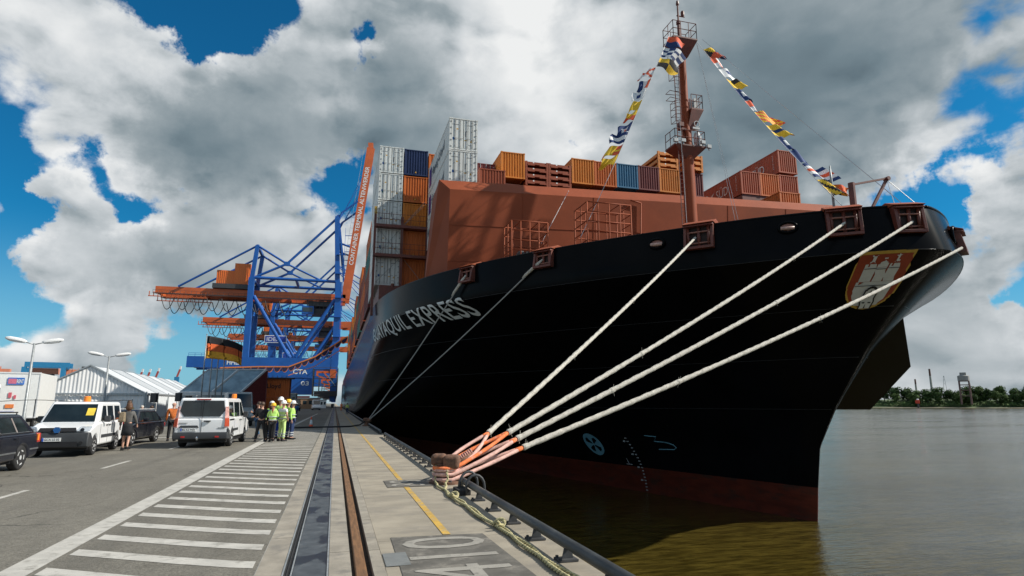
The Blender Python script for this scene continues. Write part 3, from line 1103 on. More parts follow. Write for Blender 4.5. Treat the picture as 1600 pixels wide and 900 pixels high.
def railing(pts, z, h, parent, r=.032, name='railing', mid=1, step=.9, m=None):
    b = MB()
    for p0, p1 in zip(pts, pts[1:]):
        a, c = V((p0[0], p0[1], z)), V((p1[0], p1[1], z))
        L = (c - a).length
        nn = max(1, round(L / step))
        for i in range(nn + 1):
            q = a.lerp(c, i / nn)
            b.tube(q, q + V((0, 0, h)), r, n=5)
        for j in range(mid + 1):
            hh = h * (j + 1) / (mid + 1)
            b.tube(a + V((0, 0, hh)), c + V((0, 0, hh)), r, n=5)
    return b.build(name, m or brownd, parent)


def platform(x0, x1, y0, y1, z, rails, tip, h=1.15, thick=.12, step=.9):
    b = MB()
    b.span(x0, x1, y0, y1, z, z + thick)
    b.hexa([V(tip) + V((-.3, -.3, 0)), V(tip) + V((.3, -.3, 0)), V(tip) + V((.3, .3, 0)), V(tip) + V((-.3, .3, 0)), (x0, y0, z - .002), (x1, y0, z - .002), (x1, y1, z - .002), (x0, y1, z - .002)])
    o = b.build('platform', brownd, mo)
    railing(rails, z + thick, h, o, step=step)
    return o


platform(MX - 1.3, MX + 1.05, MY - .9, MY + .8, 32.35, [(MX - 1.26, MY + .76), (MX - 1.26, MY - .86), (MX + 1.0, MY - .86), (MX + 1.0, MY + .76), (MX - 1.26, MY + .76)], (MX + .1, MY, 31.0), 1.45)
pl = platform(MX + .3, MX + 1.45, MY - .55, MY + .5, 26.1, [(MX + .34, MY - .5), (MX + 1.4, MY - .5), (MX + 1.4, MY + .45), (MX + .34, MY + .45)], (MX + .3, MY, 24.4), 1.25, step=.6)
k = MB()
k.span(MX + .8, MX + 1.15, MY - .2, MY + .2, 26.3, 27.3)
k.lathe([(.16, 26.3), (.16, 26.9), (.1, 27.3)], 8, (MX + .55, MY, 0))
k.build('radar_box', P('light_grey_box', (.42, .45, .46), rough=.5), pl)
pl = platform(MX - 1.6, MX + 1.3, MY - .8, MY + .8, 22.6, [(MX - 1.55, MY + .75), (MX - 1.55, MY - .75), (MX - .6, MY - .75), (MX + .6, MY - .75), (MX + 1.25, MY - .75), (MX + 1.25, MY + .75)], (MX, MY, 21.6), 1.3, step=.7)
for dx, dz in ((-1.6, 22.9), (-.9, 22.95), (.95, 23.0), (1.5, 22.7)):
    k = MB()
    k.box((MX + dx, MY - .9, dz), (.36, .22, .28))
    k.box((MX + dx, MY - .9, dz - .2), (.1, .1, .25))
    k.build('floodlight', galv, pl)
k = MB()
k.span(MX + .75, MX + 1.05, MY - .6, MY - .3, 22.75, 23.7)
k.lathe([(.2, 23.2), (.28, 23.3), (.28, 23.9), (.2, 24.2)], 10, (MX + .95, MY - .1, 0))
k.build('signal_horn', shirtwhite, pl)
k = MB()
k.span(MX + .35, MX + 1.0, MY - .5, MY - .2, 24.35, 24.5)
k.path([(MX + .8 + .25 * math.cos(q), MY - .4, 24.85 + .25 * math.sin(q)) for q in [i * math.pi / 6 for i in range(13)]], .04, 5, cap=False)
k.build('lamp_bracket', galv, mo)
k = MB()
k.span(MX - 1.0, MX - .3, MY - .5, MY - .2, 24.1, 24.3)
k.span(MX - .95, MX - .55, MY - .6, MY - .2, 24.4, 24.75)
k.build('lamp_bracket', brownd, mo)
# ladder with hoops on the quay side of the mast
k = MB()
lx = MX - .95
for dx in (-.2, .2):
    k.tube((lx + dx, MY - .5, 11), (lx + dx, MY - .5, 32.3), .04, n=5)
for i in range(62):
    k.tube((lx - .2, MY - .5, 11.2 + i * .34), (lx + .2, MY - .5, 11.2 + i * .34), .022, n=4)
for z in (13, 16, 19, 25, 27.5, 30):
    k.tube((lx, MY - .5, z), (MX, MY, z), .03, n=4)
k.build('ladder', brownd, mo)
for z0, z1 in ((24.6, 26.4), (28.5, 30.9)):
    k = MB()
    for dx, dy in ((-.55, -.9), (-.55, -.2), (-.2, -1.1)):
        k.tube((lx + dx, MY + dy, z0), (lx + dx, MY + dy, z1), .026, n=4)
    for i in range(4):
        z = z0 + (z1 - z0) * i / 3
        k.path([(lx - .2, MY - .5, z), (lx - .55, MY - .2, z), (lx - .55, MY - .9, z), (lx - .2, MY - 1.1, z), (lx + .2, MY - .9, z)], .026, 4)
    k.build('ladder_cage', brownd, mo)
for z in (26.6, 27.2):
    k = MB()
    k.path([(lx - .2, MY - .4, z), (lx - 1.0, MY - .3, z), (lx - 1.0, MY - 1.0, z), (lx - .2, MY - .9, z)], .03, 4)
    k.build('rest_hoop', brownd, mo)

# ---- pipe cages on the forecastle
def cage(x0, x1, y0, y1, z1, nx, nz):
    b = MB()
    rr = .055
    z0 = 10.2
    zs_ = [z1 - i * .72 for i in range(nz)]
    xs_ = [x0 + (x1 - x0) * i / nx for i in range(nx + 1)]
    ys_ = [y0, (y0 + y1) / 2, y1]
    for x in xs_:
        for y in (y0, y1):
            b.tube((x, y, z0), (x, y, z1), rr if x in (x0, x1) else rr * .75, n=6)
    for y in ys_[1:2]:
        for x in (x0, x1):
            b.tube((x, y, z0), (x, y, z1), rr * .8, n=6)
    for z in zs_:
        b.path([(x0, y0, z), (x1, y0, z), (x1, y1, z), (x0, y1, z), (x0, y0, z)], rr * .85, 6)
    for x in xs_[1:-1:2]:
        b.tube((x, y0, z1), (x, y1, z1), rr * .7, n=5)
    o = b.build('pipe_cage', brown, ship, smooth=True)
    k = MB()
    k.box(((x0 + x1) / 2 + .3, y0 + .8, 11.6), (.9, .8, 2.0))
    k.lathe([(.35, 11.2), (.35, 12.5), (.2, 12.7)], 10, ((x0 + x1) / 2 - .4, y0 + .9, 0))
    k.build('winch_housing', darksteel, o)


cage(11.6, 14.35, 40.6, 42.6, 14.75, 4, 5)
cage(16.9, 20.4, 39.2, 41.6, 16.2, 4, 6)

# ---- jack staff and little davit at the stem
k = MB()
k.lathe([(.07, 10.2), (.07, 14.4), (.04, 15.3)], 8, (26.93, 27.0, 0))
js = k.build('jack_staff', galv, ship, smooth=True)
k = MB()
k.lathe([(.17, 10.2), (.17, 13.45)], 10, (26.25, 25.0, 0))
k.beam((26.25, 25, 13.35), (28.75, 25, 13.98), .1)
k.beam((26.9, 25, 11.3), (28.75, 25, 13.95), .13)
k.lathe([(.12, -.15), (.12, .15)], 10, (28.75, 25, 13.95), axis='Y')
k.build('davit', brownd, ship)
k = MB()
k.tube((28.75, 25, 13.9), (30.2, 23.9, 11.6), .02, n=5)
k.tube((28.75, 25, 13.9), (27.3, 23.4, 11.5), .016, n=5)
k.build('davit_wire', galv, ship)
# stays of the mast
k = MB()
for a, c in (((MX + 1.2, MY - .5, 32.3), (MX + 3.2, MY - 3, 10.6)), ((MX + 1.0, MY - .8, 32.3), (MX + 2.0, MY - 4, 10.6)), ((MX - 1.3, MY - 1, 32.3), (MX - 2.6, MY - 3.5, 10.6)), ((MX + 1.3, MY - 1.2, 32.3), (28.6, 23.6, 11.6)), ((18.0, 45.5, 19.3), (13.9, 40.8, 13.2))):
    k.tube(a, c, .018, n=4)
k.build('stay_wire', P('stay_wire_grey', (.5, .52, .53), rough=.4, var=.05), ship)
# ================================================================== CONTAINERS
def cmat(name, c, d=None, **k):
    return P(name, c, rough=.5, var=.10, scale=.8, dirt=d or tuple(x * .45 for x in c), dscale=1.6, damt=.35, stretch=(1.5, 1.5, .5), spec=.35, **k)


C_OR = cmat('container_orange', (.60, .20, .025))
C_OR2 = cmat('container_deep_orange', (.52, .13, .024))
C_RU = cmat('container_rust', (.27, .062, .026))
C_SUD = cmat('container_red_brown', (.36, .075, .028))
C_BL = cmat('container_blue', (.035, .15, .27))
C_NV = cmat('container_navy', (.012, .026, .085))
C_MA = cmat('container_maroon', (.16, .034, .032))
C_TE = cmat('container_teal', (.03, .16, .15))
C_WH = cmat('container_white', (.66, .68, .66), (.36, .35, .31))
C_GY = cmat('container_seam_grey', (.27, .28, .28))
C_FR = cmat('container_end_shade', (.50, .54, .56))


def corr(b, a0, a1, z0, z1, depth, pitch, mk):
    """vertical corrugation between a0..a1; mk(a, out, z) -> point"""
    pts = []
    n = max(2, round((a1 - a0) / pitch))
    p = (a1 - a0) / n
    for i in range(n):
        a = a0 + i * p
        pts += [(a, 0), (a + p * .32, 0), (a + p * .46, -depth), (a + p * .86, -depth)]
    pts.append((a1, 0))
    for (x0, o0), (x1, o1) in zip(pts, pts[1:]):
        b.face([mk(x0, o0, z0), mk(x1, o1, z0), mk(x1, o1, z1), mk(x0, o0, z1)])


def frame_mesh(L, H, name):
    b = MB()
    for x in (.07, 2.37):
        for y in (.07, L - .07):
            b.box((x, y, H / 2), (.14, .14, H - .24))
            for z in (.06, H - .06):
                b.box((x, y, z), (.19, .19, .118))
    for z, h in ((.08, .14), (H - .06, .09)):
        for y in (.05, L - .05):
            b.box((1.22, y, z), (2.16, .09, h))
        for x in (.05, 2.39):
            b.box((x, L / 2, z), (.09, L - .3, h))
    return b


CACHE = {}


def container(kind, loc, L=12.19, H=2.59, m=None, label='', group=None, rz=0.0):
    key = (kind, L, H)
    if key not in CACHE:
        d = {}
        ms = [C_OR]
        d['frame'] = frame_mesh(L, H, 'frame').mesh('frame', ms)
        for nm_, x0, s_ in (('side_wall', .02, -1), ('side_wall#2', 2.42, 1)):
            b = MB()
            if kind == 'reefer':
                corr(b, .14, L - .14, .15, H - .1, .012, .5, lambda a, o, z, x0=x0, s_=s_: (x0 + s_ * o, a, z))
            else:
                corr(b, .14, L - .14, .15, H - .1, .05, .28, lambda a, o, z, x0=x0, s_=s_: (x0 + s_ * o, a, z))
            d[nm_] = b.mesh('side_wall', ms)
        b = MB()
        b.span(.1, 2.34, .1, L - .1, H - .08, H - .03)
        d['roof'] = b.mesh('roof', ms)
        b = MB()
        corr(b, .14, 2.30, .15, H - .1, .06, .26, lambda a, o, z: (a, L - .03 + o, z))
        d['end_wall'] = b.mesh('end_wall', ms)
        if kind == 'dry':
            b = MB()
            corr(b, .14, 2.30, .15, H - .1, .075, .27, lambda a, o, z: (a, .03 - o, z))
            d['end_wall#2'] = b.mesh('end_wall', ms)
        b = MB()
        b.span(.1, 2.34, .1, L - .1, .1, .16)
        d['floor'] = b.mesh('floor', ms)
        if kind in ('reefer', 'door'):
            b = MB()
            for x0, x1 in ((.15, 1.20), (1.24, 2.29)):
                b.span(x0, x1, .05, .09, .16, H - .12)
                w = (x1 - x0)
                # raised panels leave recessed channels between them
                for f0, f1 in ((.02, .30), (.38, .66), (.76, .98)):
                    b.span(x0 + w * f0, x0 + w * f1, .022, .049, .22, H - .18)
            d['door_leaf'] = b.mesh('door_leaf', ms)
            b = MB()
            for x in (.49, .93, 1.51, 1.95):
                b.tube((x, -.012, .12), (x, -.012, H - .07), .022, n=6)
                for z in (.35, 1.0, 1.75, H - .3):
                    b.box((x, -.005, z), (.10, .03, .05))
                b.box((x + .12, -.02, 1.05), (.28, .02, .035))
            for x in (.145, 2.295):
                for i in range(5):
                    b.box((x, .0, .3 + i * (H - .65) / 4), (.11, .05, .10))
            d['lock_rod'] = b.mesh('lock_rod', [galv])
        CACHE[key] = d
    d = CACHE[key]
    e = empty('shipping_container', loc, rz, label, 'container', group)
    for nme, me in d.items():
        o = put(nme.split('#')[0], me, e)
        if nme != 'lock_rod':
            recolour(o, [m])
        elif kind == 'reefer':
            recolour(o, [C_GY])
    return e


def stickers(e, lst, y=.018):
    for nm, x, z, w, h, m in lst:
        b = MB()
        if nm == 'warning_triangle':
            b.face([(x - w / 2, y, z - h / 2), (x + w / 2, y, z - h / 2), (x, y, z + h / 2)])
        else:
            b.face([(x - w / 2, y, z - h / 2), (x + w / 2, y, z - h / 2), (x + w / 2, y, z + h / 2), (x - w / 2, y, z + h / 2)])
        b.build(nm, m, e)


st_blue = P('sticker_blue', (.01, .08, .25), rough=.4)
st_yel = P('sticker_yellow', (.55, .30, .02), rough=.4)
st_grey = P('sticker_print_grey', (.12, .13, .14), rough=.5)
st_teal = P('sticker_teal', (.01, .20, .20), rough=.4)
ST = [('sticker', .68, 1.9, .16, .11, st_yel), ('sticker', .36, 1.0, .17, .24, st_blue), ('sticker', 1.42, .92, .24, .09, st_yel), ('warning_triangle', 1.88, .88, .22, .22, st_yel), ('printed_line', .5, 2.3, .6, .05, st_grey), ('printed_line', 1.75, 2.3, .5, .05, st_grey), ('printed_line', 1.4, 1.5, .12, .5, C_GY), ('printed_line', 1.8, .5, .3, .05, st_grey)]

# --- quay-side stack on the second bay: white reefers outermost
words = ['bottom', 'second from the bottom', 'middle', 'second from the top', 'top']
for i in range(5):
    c = container('reefer', (3.2, 61, 13.35 + 2.98 * i), 12.19, 2.9, C_WH, f'white refrigerated container at quay edge, {words[i]} of its five-high stack', 'white reefers stacked at the quay side')
    stickers(c, ST if i % 2 == 0 else ST[:4] + [('sticker', .40, .85, .14, .2, st_teal)])
for i in range(5):
    m, lb = (C_NV, 'navy blue container on top of the orange stack beside the white reefers') if i == 4 else ([C_OR2, C_OR2, C_OR, C_OR2][i], f'orange container {["lowest", "second", "third", "fourth"][i]} up in the stack under the navy container')
    c = container('dry', (5.75, 61.05, 13.35 + 2.98 * i), 12.19, 2.85, m, lb, 'stack beside the white reefers')
    stickers(c, [('warning_triangle', 1.2, .35, .2, .2, st_yel)], y=-.06)
for i in range(1, 5):
    container('dry', (8.3, 61.05, 13.35 + 2.92 * i), 12.19, 2.85, [C_RU, C_OR2, C_RU, C_OR2][i - 1], ['rust container deep in the third column beside the lashing bridge', 'orange container in the third column, just above the lashing bridge', 'rust container half hidden behind the breakwater edge and white reefers', 'orange container right of the navy one, partly hidden by white reefers'][i - 1], 'stack beside the white reefers')
# --- forward pair of reefers, standing taller than everything beside them
purple = P('logo_purple', (.05, .02, .22), rough=.5)
slate = P('logo_slate', (.07, .11, .15), rough=.5)
for i in range(3):
    z = 17.02 + 2.93 * i
    c = container('reefer', (8.2, 47.9 if i else 50, z), 12.19, 2.9, C_WH, ['white refrigerated container low behind the breakwater edge', 'lower white reefer resting just above the brown breakwater', 'tallest white reefer standing alone above the brown breakwater'][i], 'tall white reefers behind the breakwater')
    stickers(c, ST)
    b = MB()
    b.face([(-.004, 11.6, .5), (-.004, 10.2, .5), (-.004, 10.2, 2.4), (-.004, 11.6, 2.4)])
    b.build('logo_panel', purple, c)
    letter('side_lettering', 'Hapag-Lloyd', slate, (-.004, 9.8, .85), (0, -1, 0), (0, 0, 1), w=7.2, h=1.15, parent=c, bold=.01)


def flat_rack(loc, label, group):
    key = 'rack'
    if key not in CACHE:
        b = MB()
        b.span(.02, 2.42, .15, 11.9, .28, .40)
        for x in (.10, 2.34):
            b.span(x - .09, x + .09, .1, 12.0, .05, .28)
        b.span(.2, 2.24, .06, .20, .30, .56)
        deck = b.mesh('rack_deck', [C_RU])
        b = MB()
        b.box((0, 0, .31), (.22, .2, .62))
        post = b.mesh('corner_post', [C_RU])
        b = MB()
        b.span(0, .72, .0, .1, .18, .34)
        pocket = b.mesh('fork_pocket', [C_RU])
        b = MB()
        b.span(.3, 2.14, .3, 2.9, .41, .62)
        wall = b.mesh('folded_end_wall', [C_RU])
        b = MB()
        b.span(.78, .92, -.012, -.002, .42, .54)
        CACHE[key] = (deck, wall, post, pocket, b.mesh('placard', [letterwhite]))
    e = empty('flat_rack', loc, 0, label, 'flat rack', group)
    for nme, me in zip(('rack_deck', 'folded_end_wall', 'corner_post', 'fork_pocket', 'placard'), CACHE[key]):
        spots = {'corner_post': ((.12, .12), (2.32, .12), (.12, 11.95), (2.32, 11.95)), 'fork_pocket': ((.24, 0), (1.48, 0))}.get(nme, ((0, 0),))
        for sx_, sy_ in spots:
            put(nme, me, e, (sx_, sy_, 0))
    return e


YM = 54.5
c = container('door', (11.95, 56.5, 22.95), 12.19 / 2, 2.59, C_MA, 'maroon container with pale lock rods between white reefer and orange box', 'boxes on the forward bay')
container('dry', (11.6, 51.2, 20.25), 6.06, 2.59, C_RU, 'low rust brown container right of the white reefers behind breakwater', 'boxes on the forward bay')
container('dry', (14.5, YM, 23.5), 6.06, 2.7, C_OR, 'bright orange container left of the folded flat racks on breakwater skyline', 'boxes on the forward bay')
for k, (x, w) in enumerate(((17.0, 'left'), (19.45, 'right'))):
    for j in range(4):
        flat_rack((x, YM, 22.95 + .64 * j), f'brown folded flat rack, {["lowest", "second lowest", "second highest", "highest"][j]} in the {w} pile between orange containers', 'folded flat racks between orange containers')
container('dry', (21.95, YM, 23.65), 6.06, 2.7, C_OR, 'bright orange container right of the folded flat racks on breakwater skyline', 'boxes on the forward bay')
container('dry', (24.5, YM + .1, 23.7), 6.06, 2.65, C_OR2, 'brownish orange container behind the lowest signal flags, left of blue one', 'boxes on the forward bay')
container('dry', (26.98, YM + .1, 23.75), 6.06, 2.65, C_BL, 'mid blue container between orange and maroon ones left of the mast', 'boxes on the forward bay')
container('dry', (29.46, YM + .1, 23.75), 6.06, 2.68, C_MA, 'maroon container right of the blue one, left of the mast', 'boxes on the forward bay')
container('dry', (31.95, YM + .1, 23.75), 6.06, 2.68, C_OR, 'orange container directly left of the foremast under folded flat racks', 'boxes on the forward bay')
container('dry', (35.0, YM + .4, 23.7), 6.06, 2.68, C_MA, 'maroon container peeping out directly right of the foremast', 'boxes on the forward bay')
for j in range(3):
    e = flat_rack((31.95, YM + .2, 26.5 + .64 * j), f'orange-brown flat rack, {["lowest", "middle", "top"][j]} of the pile left of the mast platform', 'flat racks on top beside the mast')
    for ch in [c_ for c_ in bpy.data.objects if c_.parent == e and not c_.name.startswith('placard')]:
        recolour(ch, [C_OR])
for j in range(3):
    e = flat_rack((35.0, YM + .2, 26.5 + .64 * j), f'orange-brown flat rack, {["lowest", "middle", "top"][j]} of the pile right of the mast platform', 'flat racks on top beside the mast')
    for ch in [c_ for c_ in bpy.data.objects if c_.parent == e and not c_.name.startswith('placard')]:
        recolour(ch, [C_OR])


def sud(e):
    m = P('print_pale', (.62, .58, .55), rough=.5)
    letter('side_lettering', 'SÜD', m, (-.006, 4.6, .75), (0, -1, 0), (0, 0, 1), w=2.2, h=1.25, parent=e)
    b = MB()     # swooping bird-like mark of three strokes
    for pts in ([(7.2, 1.75), (6.4, 1.85), (5.7, 1.35), (6.3, 1.5)], [(5.6, 1.5), (4.95, 1.75), (5.5, 1.2), (6.0, 1.2)], [(6.1, 1.2), (5.5, 1.25), (5.1, .8), (5.9, 1.0)]):
        b.face([(-.006, y, z) for y, z in pts])
    b.build('side_logo', m, e)
    letter('side_number', 'HSU 4127', m, (-.006, .95, 2.25), (0, 0, -1), (0, -1, 0), w=1.7, h=.16, parent=e)


YR = 53.7
c = container('dry', (41.4, YR, 24.15), 12.19, 2.65, C_SUD, 'red-brown container with pale SÜD lettering, lower left of right-hand stack', 'stack at far side of the bow')
sud(c)
container('dry', (43.9, YR, 24.15), 12.19, 2.65, C_OR2, 'duller orange ribbed container in the middle of the lower row right of mast', 'stack at far side of the bow')
container('dry', (46.5, YR + .05, 24.2), 12.19, 2.7, C_SUD, 'red-brown container under the topmost one at far side of the bow', 'stack at far side of the bow')
c = container('dry', (46.5, YR, 27.15), 12.19, 2.7, C_SUD, 'topmost red-brown container with SÜD lettering at far side of the bow', 'stack at far side of the bow')
sud(c)
container('dry', (41.3, 47.9, 19.9), 3.0, 2.5, C_OR2, 'low plain orange box just behind the breakwater near the flag mast', 'boxes on the forward bay')
b = MB()
b.span(41.5, 48.8, 53.8, 65, 10.21, 24.1)
b.span(11.7, 37.3, 51.4, 59.9, 13.41, 20.2)
b.span(14.4, 37.3, 54.6, 59.9, 20.2, 22.9)
b.span(8.4, 10.5, 50, 59.9, 13.41, 17.0)
b.span(41.4, 43.7, 47.75, 53.6, 13.4, 19.88)
b.build('container_stand', brownd, ship)

# --- long row of outer stacks receding along the quay side
cols = [C_MA, C_RU, C_TE, C_OR2, C_NV, C_RU, C_MA, C_OR]
nm = ['maroon', 'rust brown', 'teal', 'orange', 'navy', 'rust brown', 'maroon', 'orange']
bays = [(75.2, 4, 0), (88.6, 3, 1), (102, 4, 2), (116, 3, 0), (131, 4, 3), (147, 3, 1), (164, 4, 0), (184, 4, 5), (206, 4, 1)]
ordw = ['first', 'second', 'third', 'fourth', 'fifth', 'sixth', 'seventh', 'eighth', 'ninth']
lvl = ['bottom', 'second', 'third', 'top']
for k, (y, n, c0) in enumerate(bays):
    for i in range(n):
        ci = (c0 + i * (k % 3 + 1)) % 8
        container('dry', (3.25, y, 13.25 + 2.72 * i), 12.19, 2.65, cols[ci], f'{nm[ci]} container, {lvl[i] if i < n - 1 else "top"} of the {ordw[k]} stack behind the quay-side white reefers', 'outer stacks receding along the quay side')

# --- lashing bridge in front of the second bay
lb = MB()
for x in (3.0, 5.68, 8.24):
    lb.span(x - .12, x + .12, 60.3, 60.75, 10.2, 21.2 if x < 4 else 20.4)
for z in (16.15, 19.2):
    lb.span(2.9, 8.4, 60.1, 60.85, z, z + .28)
o = lb.build('lashing_bridge', brownd, ship)
for z in (16.43, 19.48):
    railing([(2.95, 60.15), (8.3, 60.15)], z, 1.1, o, .025, step=.9)
k = MB()
for x0, z0, x1, z1 in ((5.8, 19.6, 8.0, 22.4), (5.9, 19.6, 8.1, 22.2), (3.3, 13.6, 5.5, 16.1), (8.1, 13.4, 6.0, 16.1), (3.4, 16.5, 5.4, 19.1), (5.5, 16.5, 3.4, 19.1)):
    k.tube((x0, 60.5, z0), (x1, 60.95, z1), .02, n=4)
k.build('lashing_rod', galv, o)
k = MB()
k.span(2.86, 3.14, 60.28, 60.3, 20.5, 21.3)
k.build('yellow_post_top', painty, o)
for x, z in ((4.9, 12.0), (7.2, 12.1)):
    k = MB()
    k.span(x - .2, x + .2, 60.0, 60.28, 10.2, z + 1.0)
    k.lathe([(.16, z + 1.0), (.16, z + 1.4)], 8, (x, 60.14, 0))
    k.build('vent_post', brownd, o)
# ================================================================== BOLLARD, MOORING LINES, FLAGS
def bollard(loc, label, tilt=0.0):
    e = empty('bollard', loc, RAD(-18), label, 'bollard', 'bollards on the quay edge')
    b = MB()
    b.lathe([(.36, .0), (.36, .05), (.30, .07), (.20, .14), (.185, .36), (.21, .42)], 20)
    b.build('stem', rust, e, autosm=40)
    b = MB()
    b.box((-.16, .10, .50), (.34, .36, .26))
    b.box((.15, -.06, .47), (.36, .40, .30))
    b.build('head', rust, e, bevel=.085, seg=4)
    b = MB()
    for k in range(6):
        a = k * math.pi / 3
        b.lathe([(.035, .05), (.035, .085)], 6, (.30 * math.cos(a), .30 * math.sin(a), 0))
    b.build('bolt', darksteel, e)
    return e


BX, BY = 2.45, 13.95
bollard((BX, BY, 0), 'rusty twin-headed bollard on quay edge holding four thick mooring ropes')
bollard((2.5, 49.8, 0), 'distant shaded bollard under the hull holding the thin ropes')

ropew = P('rope_weathered', (.54, .51, .45), rough=.9, var=.12, scale=9, dirt=(.30, .26, .21), dscale=14, damt=.5, bump=.8, bscale=90)
ropeo = P('chafe_sleeve_orange', (.80, .20, .06), rough=.8, var=.2, scale=9, dirt=(.60, .36, .30), dscale=5, damt=.5, bump=.5, bscale=60)
ropep = P('chafe_sleeve_pale_pink', (.66, .40, .34), rough=.85, var=.18, scale=9, dirt=(.40, .26, .22), dscale=7, damt=.5, bump=.5, bscale=60)
ropey = P('rope_yellow_tail', (.52, .47, .26), rough=.9, var=.2, scale=20, dirt=(.12, .11, .07), dscale=18, damt=.55, bump=.6, bscale=120)
ropethin = P('rope_thin_grey', (.36, .36, .35), rough=.9, var=.15, scale=10, bump=.4)


def sag(a, b, s_, n=30):
    a, b = V(a), V(b)
    return [a.lerp(b, i / n) - V((0, 0, s_ * 4 * (i / n) * (1 - i / n))) for i in range(n + 1)]


def mooring(ship_end, wrap_z, f_split, r, sagv, label, sleeve, spread, side_ang, group='mooring ropes to the near bollard'):
    e = empty('mooring_rope', (BX, BY, 0), 0, label, 'rope', group)
    O = V((BX, BY, 0))
    aim = O + V((.05, 0, wrap_z))
    pts = sag(aim, ship_end, sagv, 40)
    split = None
    d = 0
    keep = []
    for p0, p1 in zip(pts, pts[1:]):
        d += (p1 - p0).length
        if d > f_split:
            if split is None:
                split = p0
                keep.append(p0)
            keep.append(p1)
    # three-strand laid rope: the strands show as lobes that wind along it
    dense = []
    for p0, p1 in zip(keep, keep[1:]):
        nn = max(1, int((p1 - p0).length / .045))
        dense += [p0.lerp(p1, i / nn) for i in range(nn)]
    dense.append(keep[-1])
    b = MB()
    ns = 12
    dr = (dense[-1] - dense[0]).normalized()
    ax = dr.cross(V((0, 0, 1))).normalized()
    az_ = ax.cross(dr)
    vs_, fs_ = [], []
    rr_ = 1.0
    for i, p in enumerate(dense):
        if i % 9 == 0:
            rr_ = 1 + random.uniform(-.05, .07)
        for k in range(ns):
            th = 2 * math.pi * k / ns
            q_ = r * rr_ * (.93 + .075 * math.cos(3 * th - i * .045 / .42 * 2 * math.pi))
            vs_.append(p - O + ax * math.cos(th) * q_ + az_ * math.sin(th) * q_)
    for i in range(len(dense) - 1):
        for k in range(ns):
            k2 = (k + 1) % ns
            fs_.append((i * ns + k, i * ns + k2, (i + 1) * ns + k2, (i + 1) * ns + k))
    b.add(vs_, fs_)
    body = b.build('rope_body', ropew, e, smooth=True)
    for f in (.0, random.uniform(.15, .4), random.uniform(.5, .8)):      # splice lashings and frayed ends
        b = MB()
        i = int(f * (len(keep) - 2))
        p, q_ = keep[i] - O, keep[i + 1] - O
        dd = (q_ - p).normalized()
        b.path([p, p + dd * .05, p + dd * .16], [r * 1.0, r * 1.14, r * 1.0], 9)
        for k in range(3):
            w = p + dd * .1
            b.tube(w, w + V((random.uniform(-.05, .05), random.uniform(-.05, .05), random.choice((-1, 1)) * random.uniform(.1, .18))), .006, .003, 4)
        b.build('lashing', ropew, body)
    # the eye: two legs that pass either side of the stem and meet behind it
    dirv = (split - O)
    hd = V((dirv.x, dirv.y, 0)).normalized()
    sd_ = V((-hd.y, hd.x, 0))
    for k, s_ in enumerate((1, -1)):
        leg = [split - O]
        end = V((0, 0, wrap_z)) + sd_ * s_ * (.27) + hd * .06
        for i in range(1, 9):
            f = i / 8
            leg.append((split - O).lerp(end, f) + sd_ * s_ * spread * math.sin(f * math.pi) * .5)
        for i in range(1, 5):
            a = i / 4 * math.pi / 2
            leg.append(V((0, 0, wrap_z)) + sd_ * s_ * .27 * math.cos(a) - hd * .27 * math.sin(a) + hd * .06 * (1 - i / 4))
        b = MB()
        b.path(leg, [r * (.62 + .05 * math.sin(i * 2.1)) for i in range(len(leg))], 10)
        b.build('eye_leg', sleeve[k], e, smooth=True)
        b = MB()
        b.path([leg[0], leg[0].lerp(leg[1], .5), leg[1]], [r * .68, r * .70, r * .60], 10)
        b.build('orange_cuff', ropeo, e, smooth=True)
    return e


mooring(CH[3] + V((-.2, 0, -.05)), .30, 2.15, .066, .16, 'thick weathered rope highest of the four, running to the second fairlead from the bow', (ropep, ropep), .22, 0)
mooring(CH[4] + V((0, 0, 0)), .34, 2.35, .068, .20, 'thick white rope with the bright orange eye, second from top at the bollard', (ropeo, ropeo), .20, 0)
mooring(CH[5] + V((.1, 0, -.1)), .21, 2.6, .070, .24, 'thick rope crossing top of the shield, third from top at the bollard', (ropep, ropep), .22, 0)
mooring(V((28.1, 20.95, 8.95)), .10, 2.35, .070, .24, 'thick lowest rope crossing the castle on the shield, leading past the stem', (ropep, ropep), .14, 0)
b = MB()
b.path([V((.12, .06, .36)), V((.42, .12, .48)), V((.62, .22, .60))], [.06, .075, .06], 8)
e = empty('rope_coil', (BX, BY, 0), 0, 'tight whipped rope stub bound to the bollard between the orange eyes', 'rope')
k = MB()
k.path([V((.16 + .6 * f * .8, .05 + .22 * f, .40 + .24 * f)) + V((-.25 * .09 * math.sin(f * 60), .09 * math.cos(f * 60) * .9, .07 * math.sin(f * 60))) for f in [i / 60 for i in range(61)]], .022, 6)
k.build('turns', P('rope_dark_pink', (.42, .22, .18), rough=.9, var=.3, scale=12), e, smooth=True)
b.build('core', rust, e, smooth=True)
# two thin lines to the distant bollard
for a, lb in ((CH[1], 'thin grey rope from the aftmost fairlead to the distant bollard'), (CH[2], 'thin grey rope from the cage fairlead to the distant bollard, crossing below the name')):
    b = MB()
    b.path(sag(V((2.5, 49.8, .35)), a, .25, 24), .042, 6)
    o = b.build('thin_rope', ropethin, smooth=True)
    tag(o, lb, 'rope')
    b = MB()
    d_ = (V((2.5, 49.8, .35)) - V(a)).normalized()
    b.path([V(a), V(a) + d_ * .5, V(a) + d_ * 1.6, V(a) + d_ * 1.9], [.05, .11, .10, .05], 8)
    b.build('chafe_sleeve', ropew, o, smooth=True)

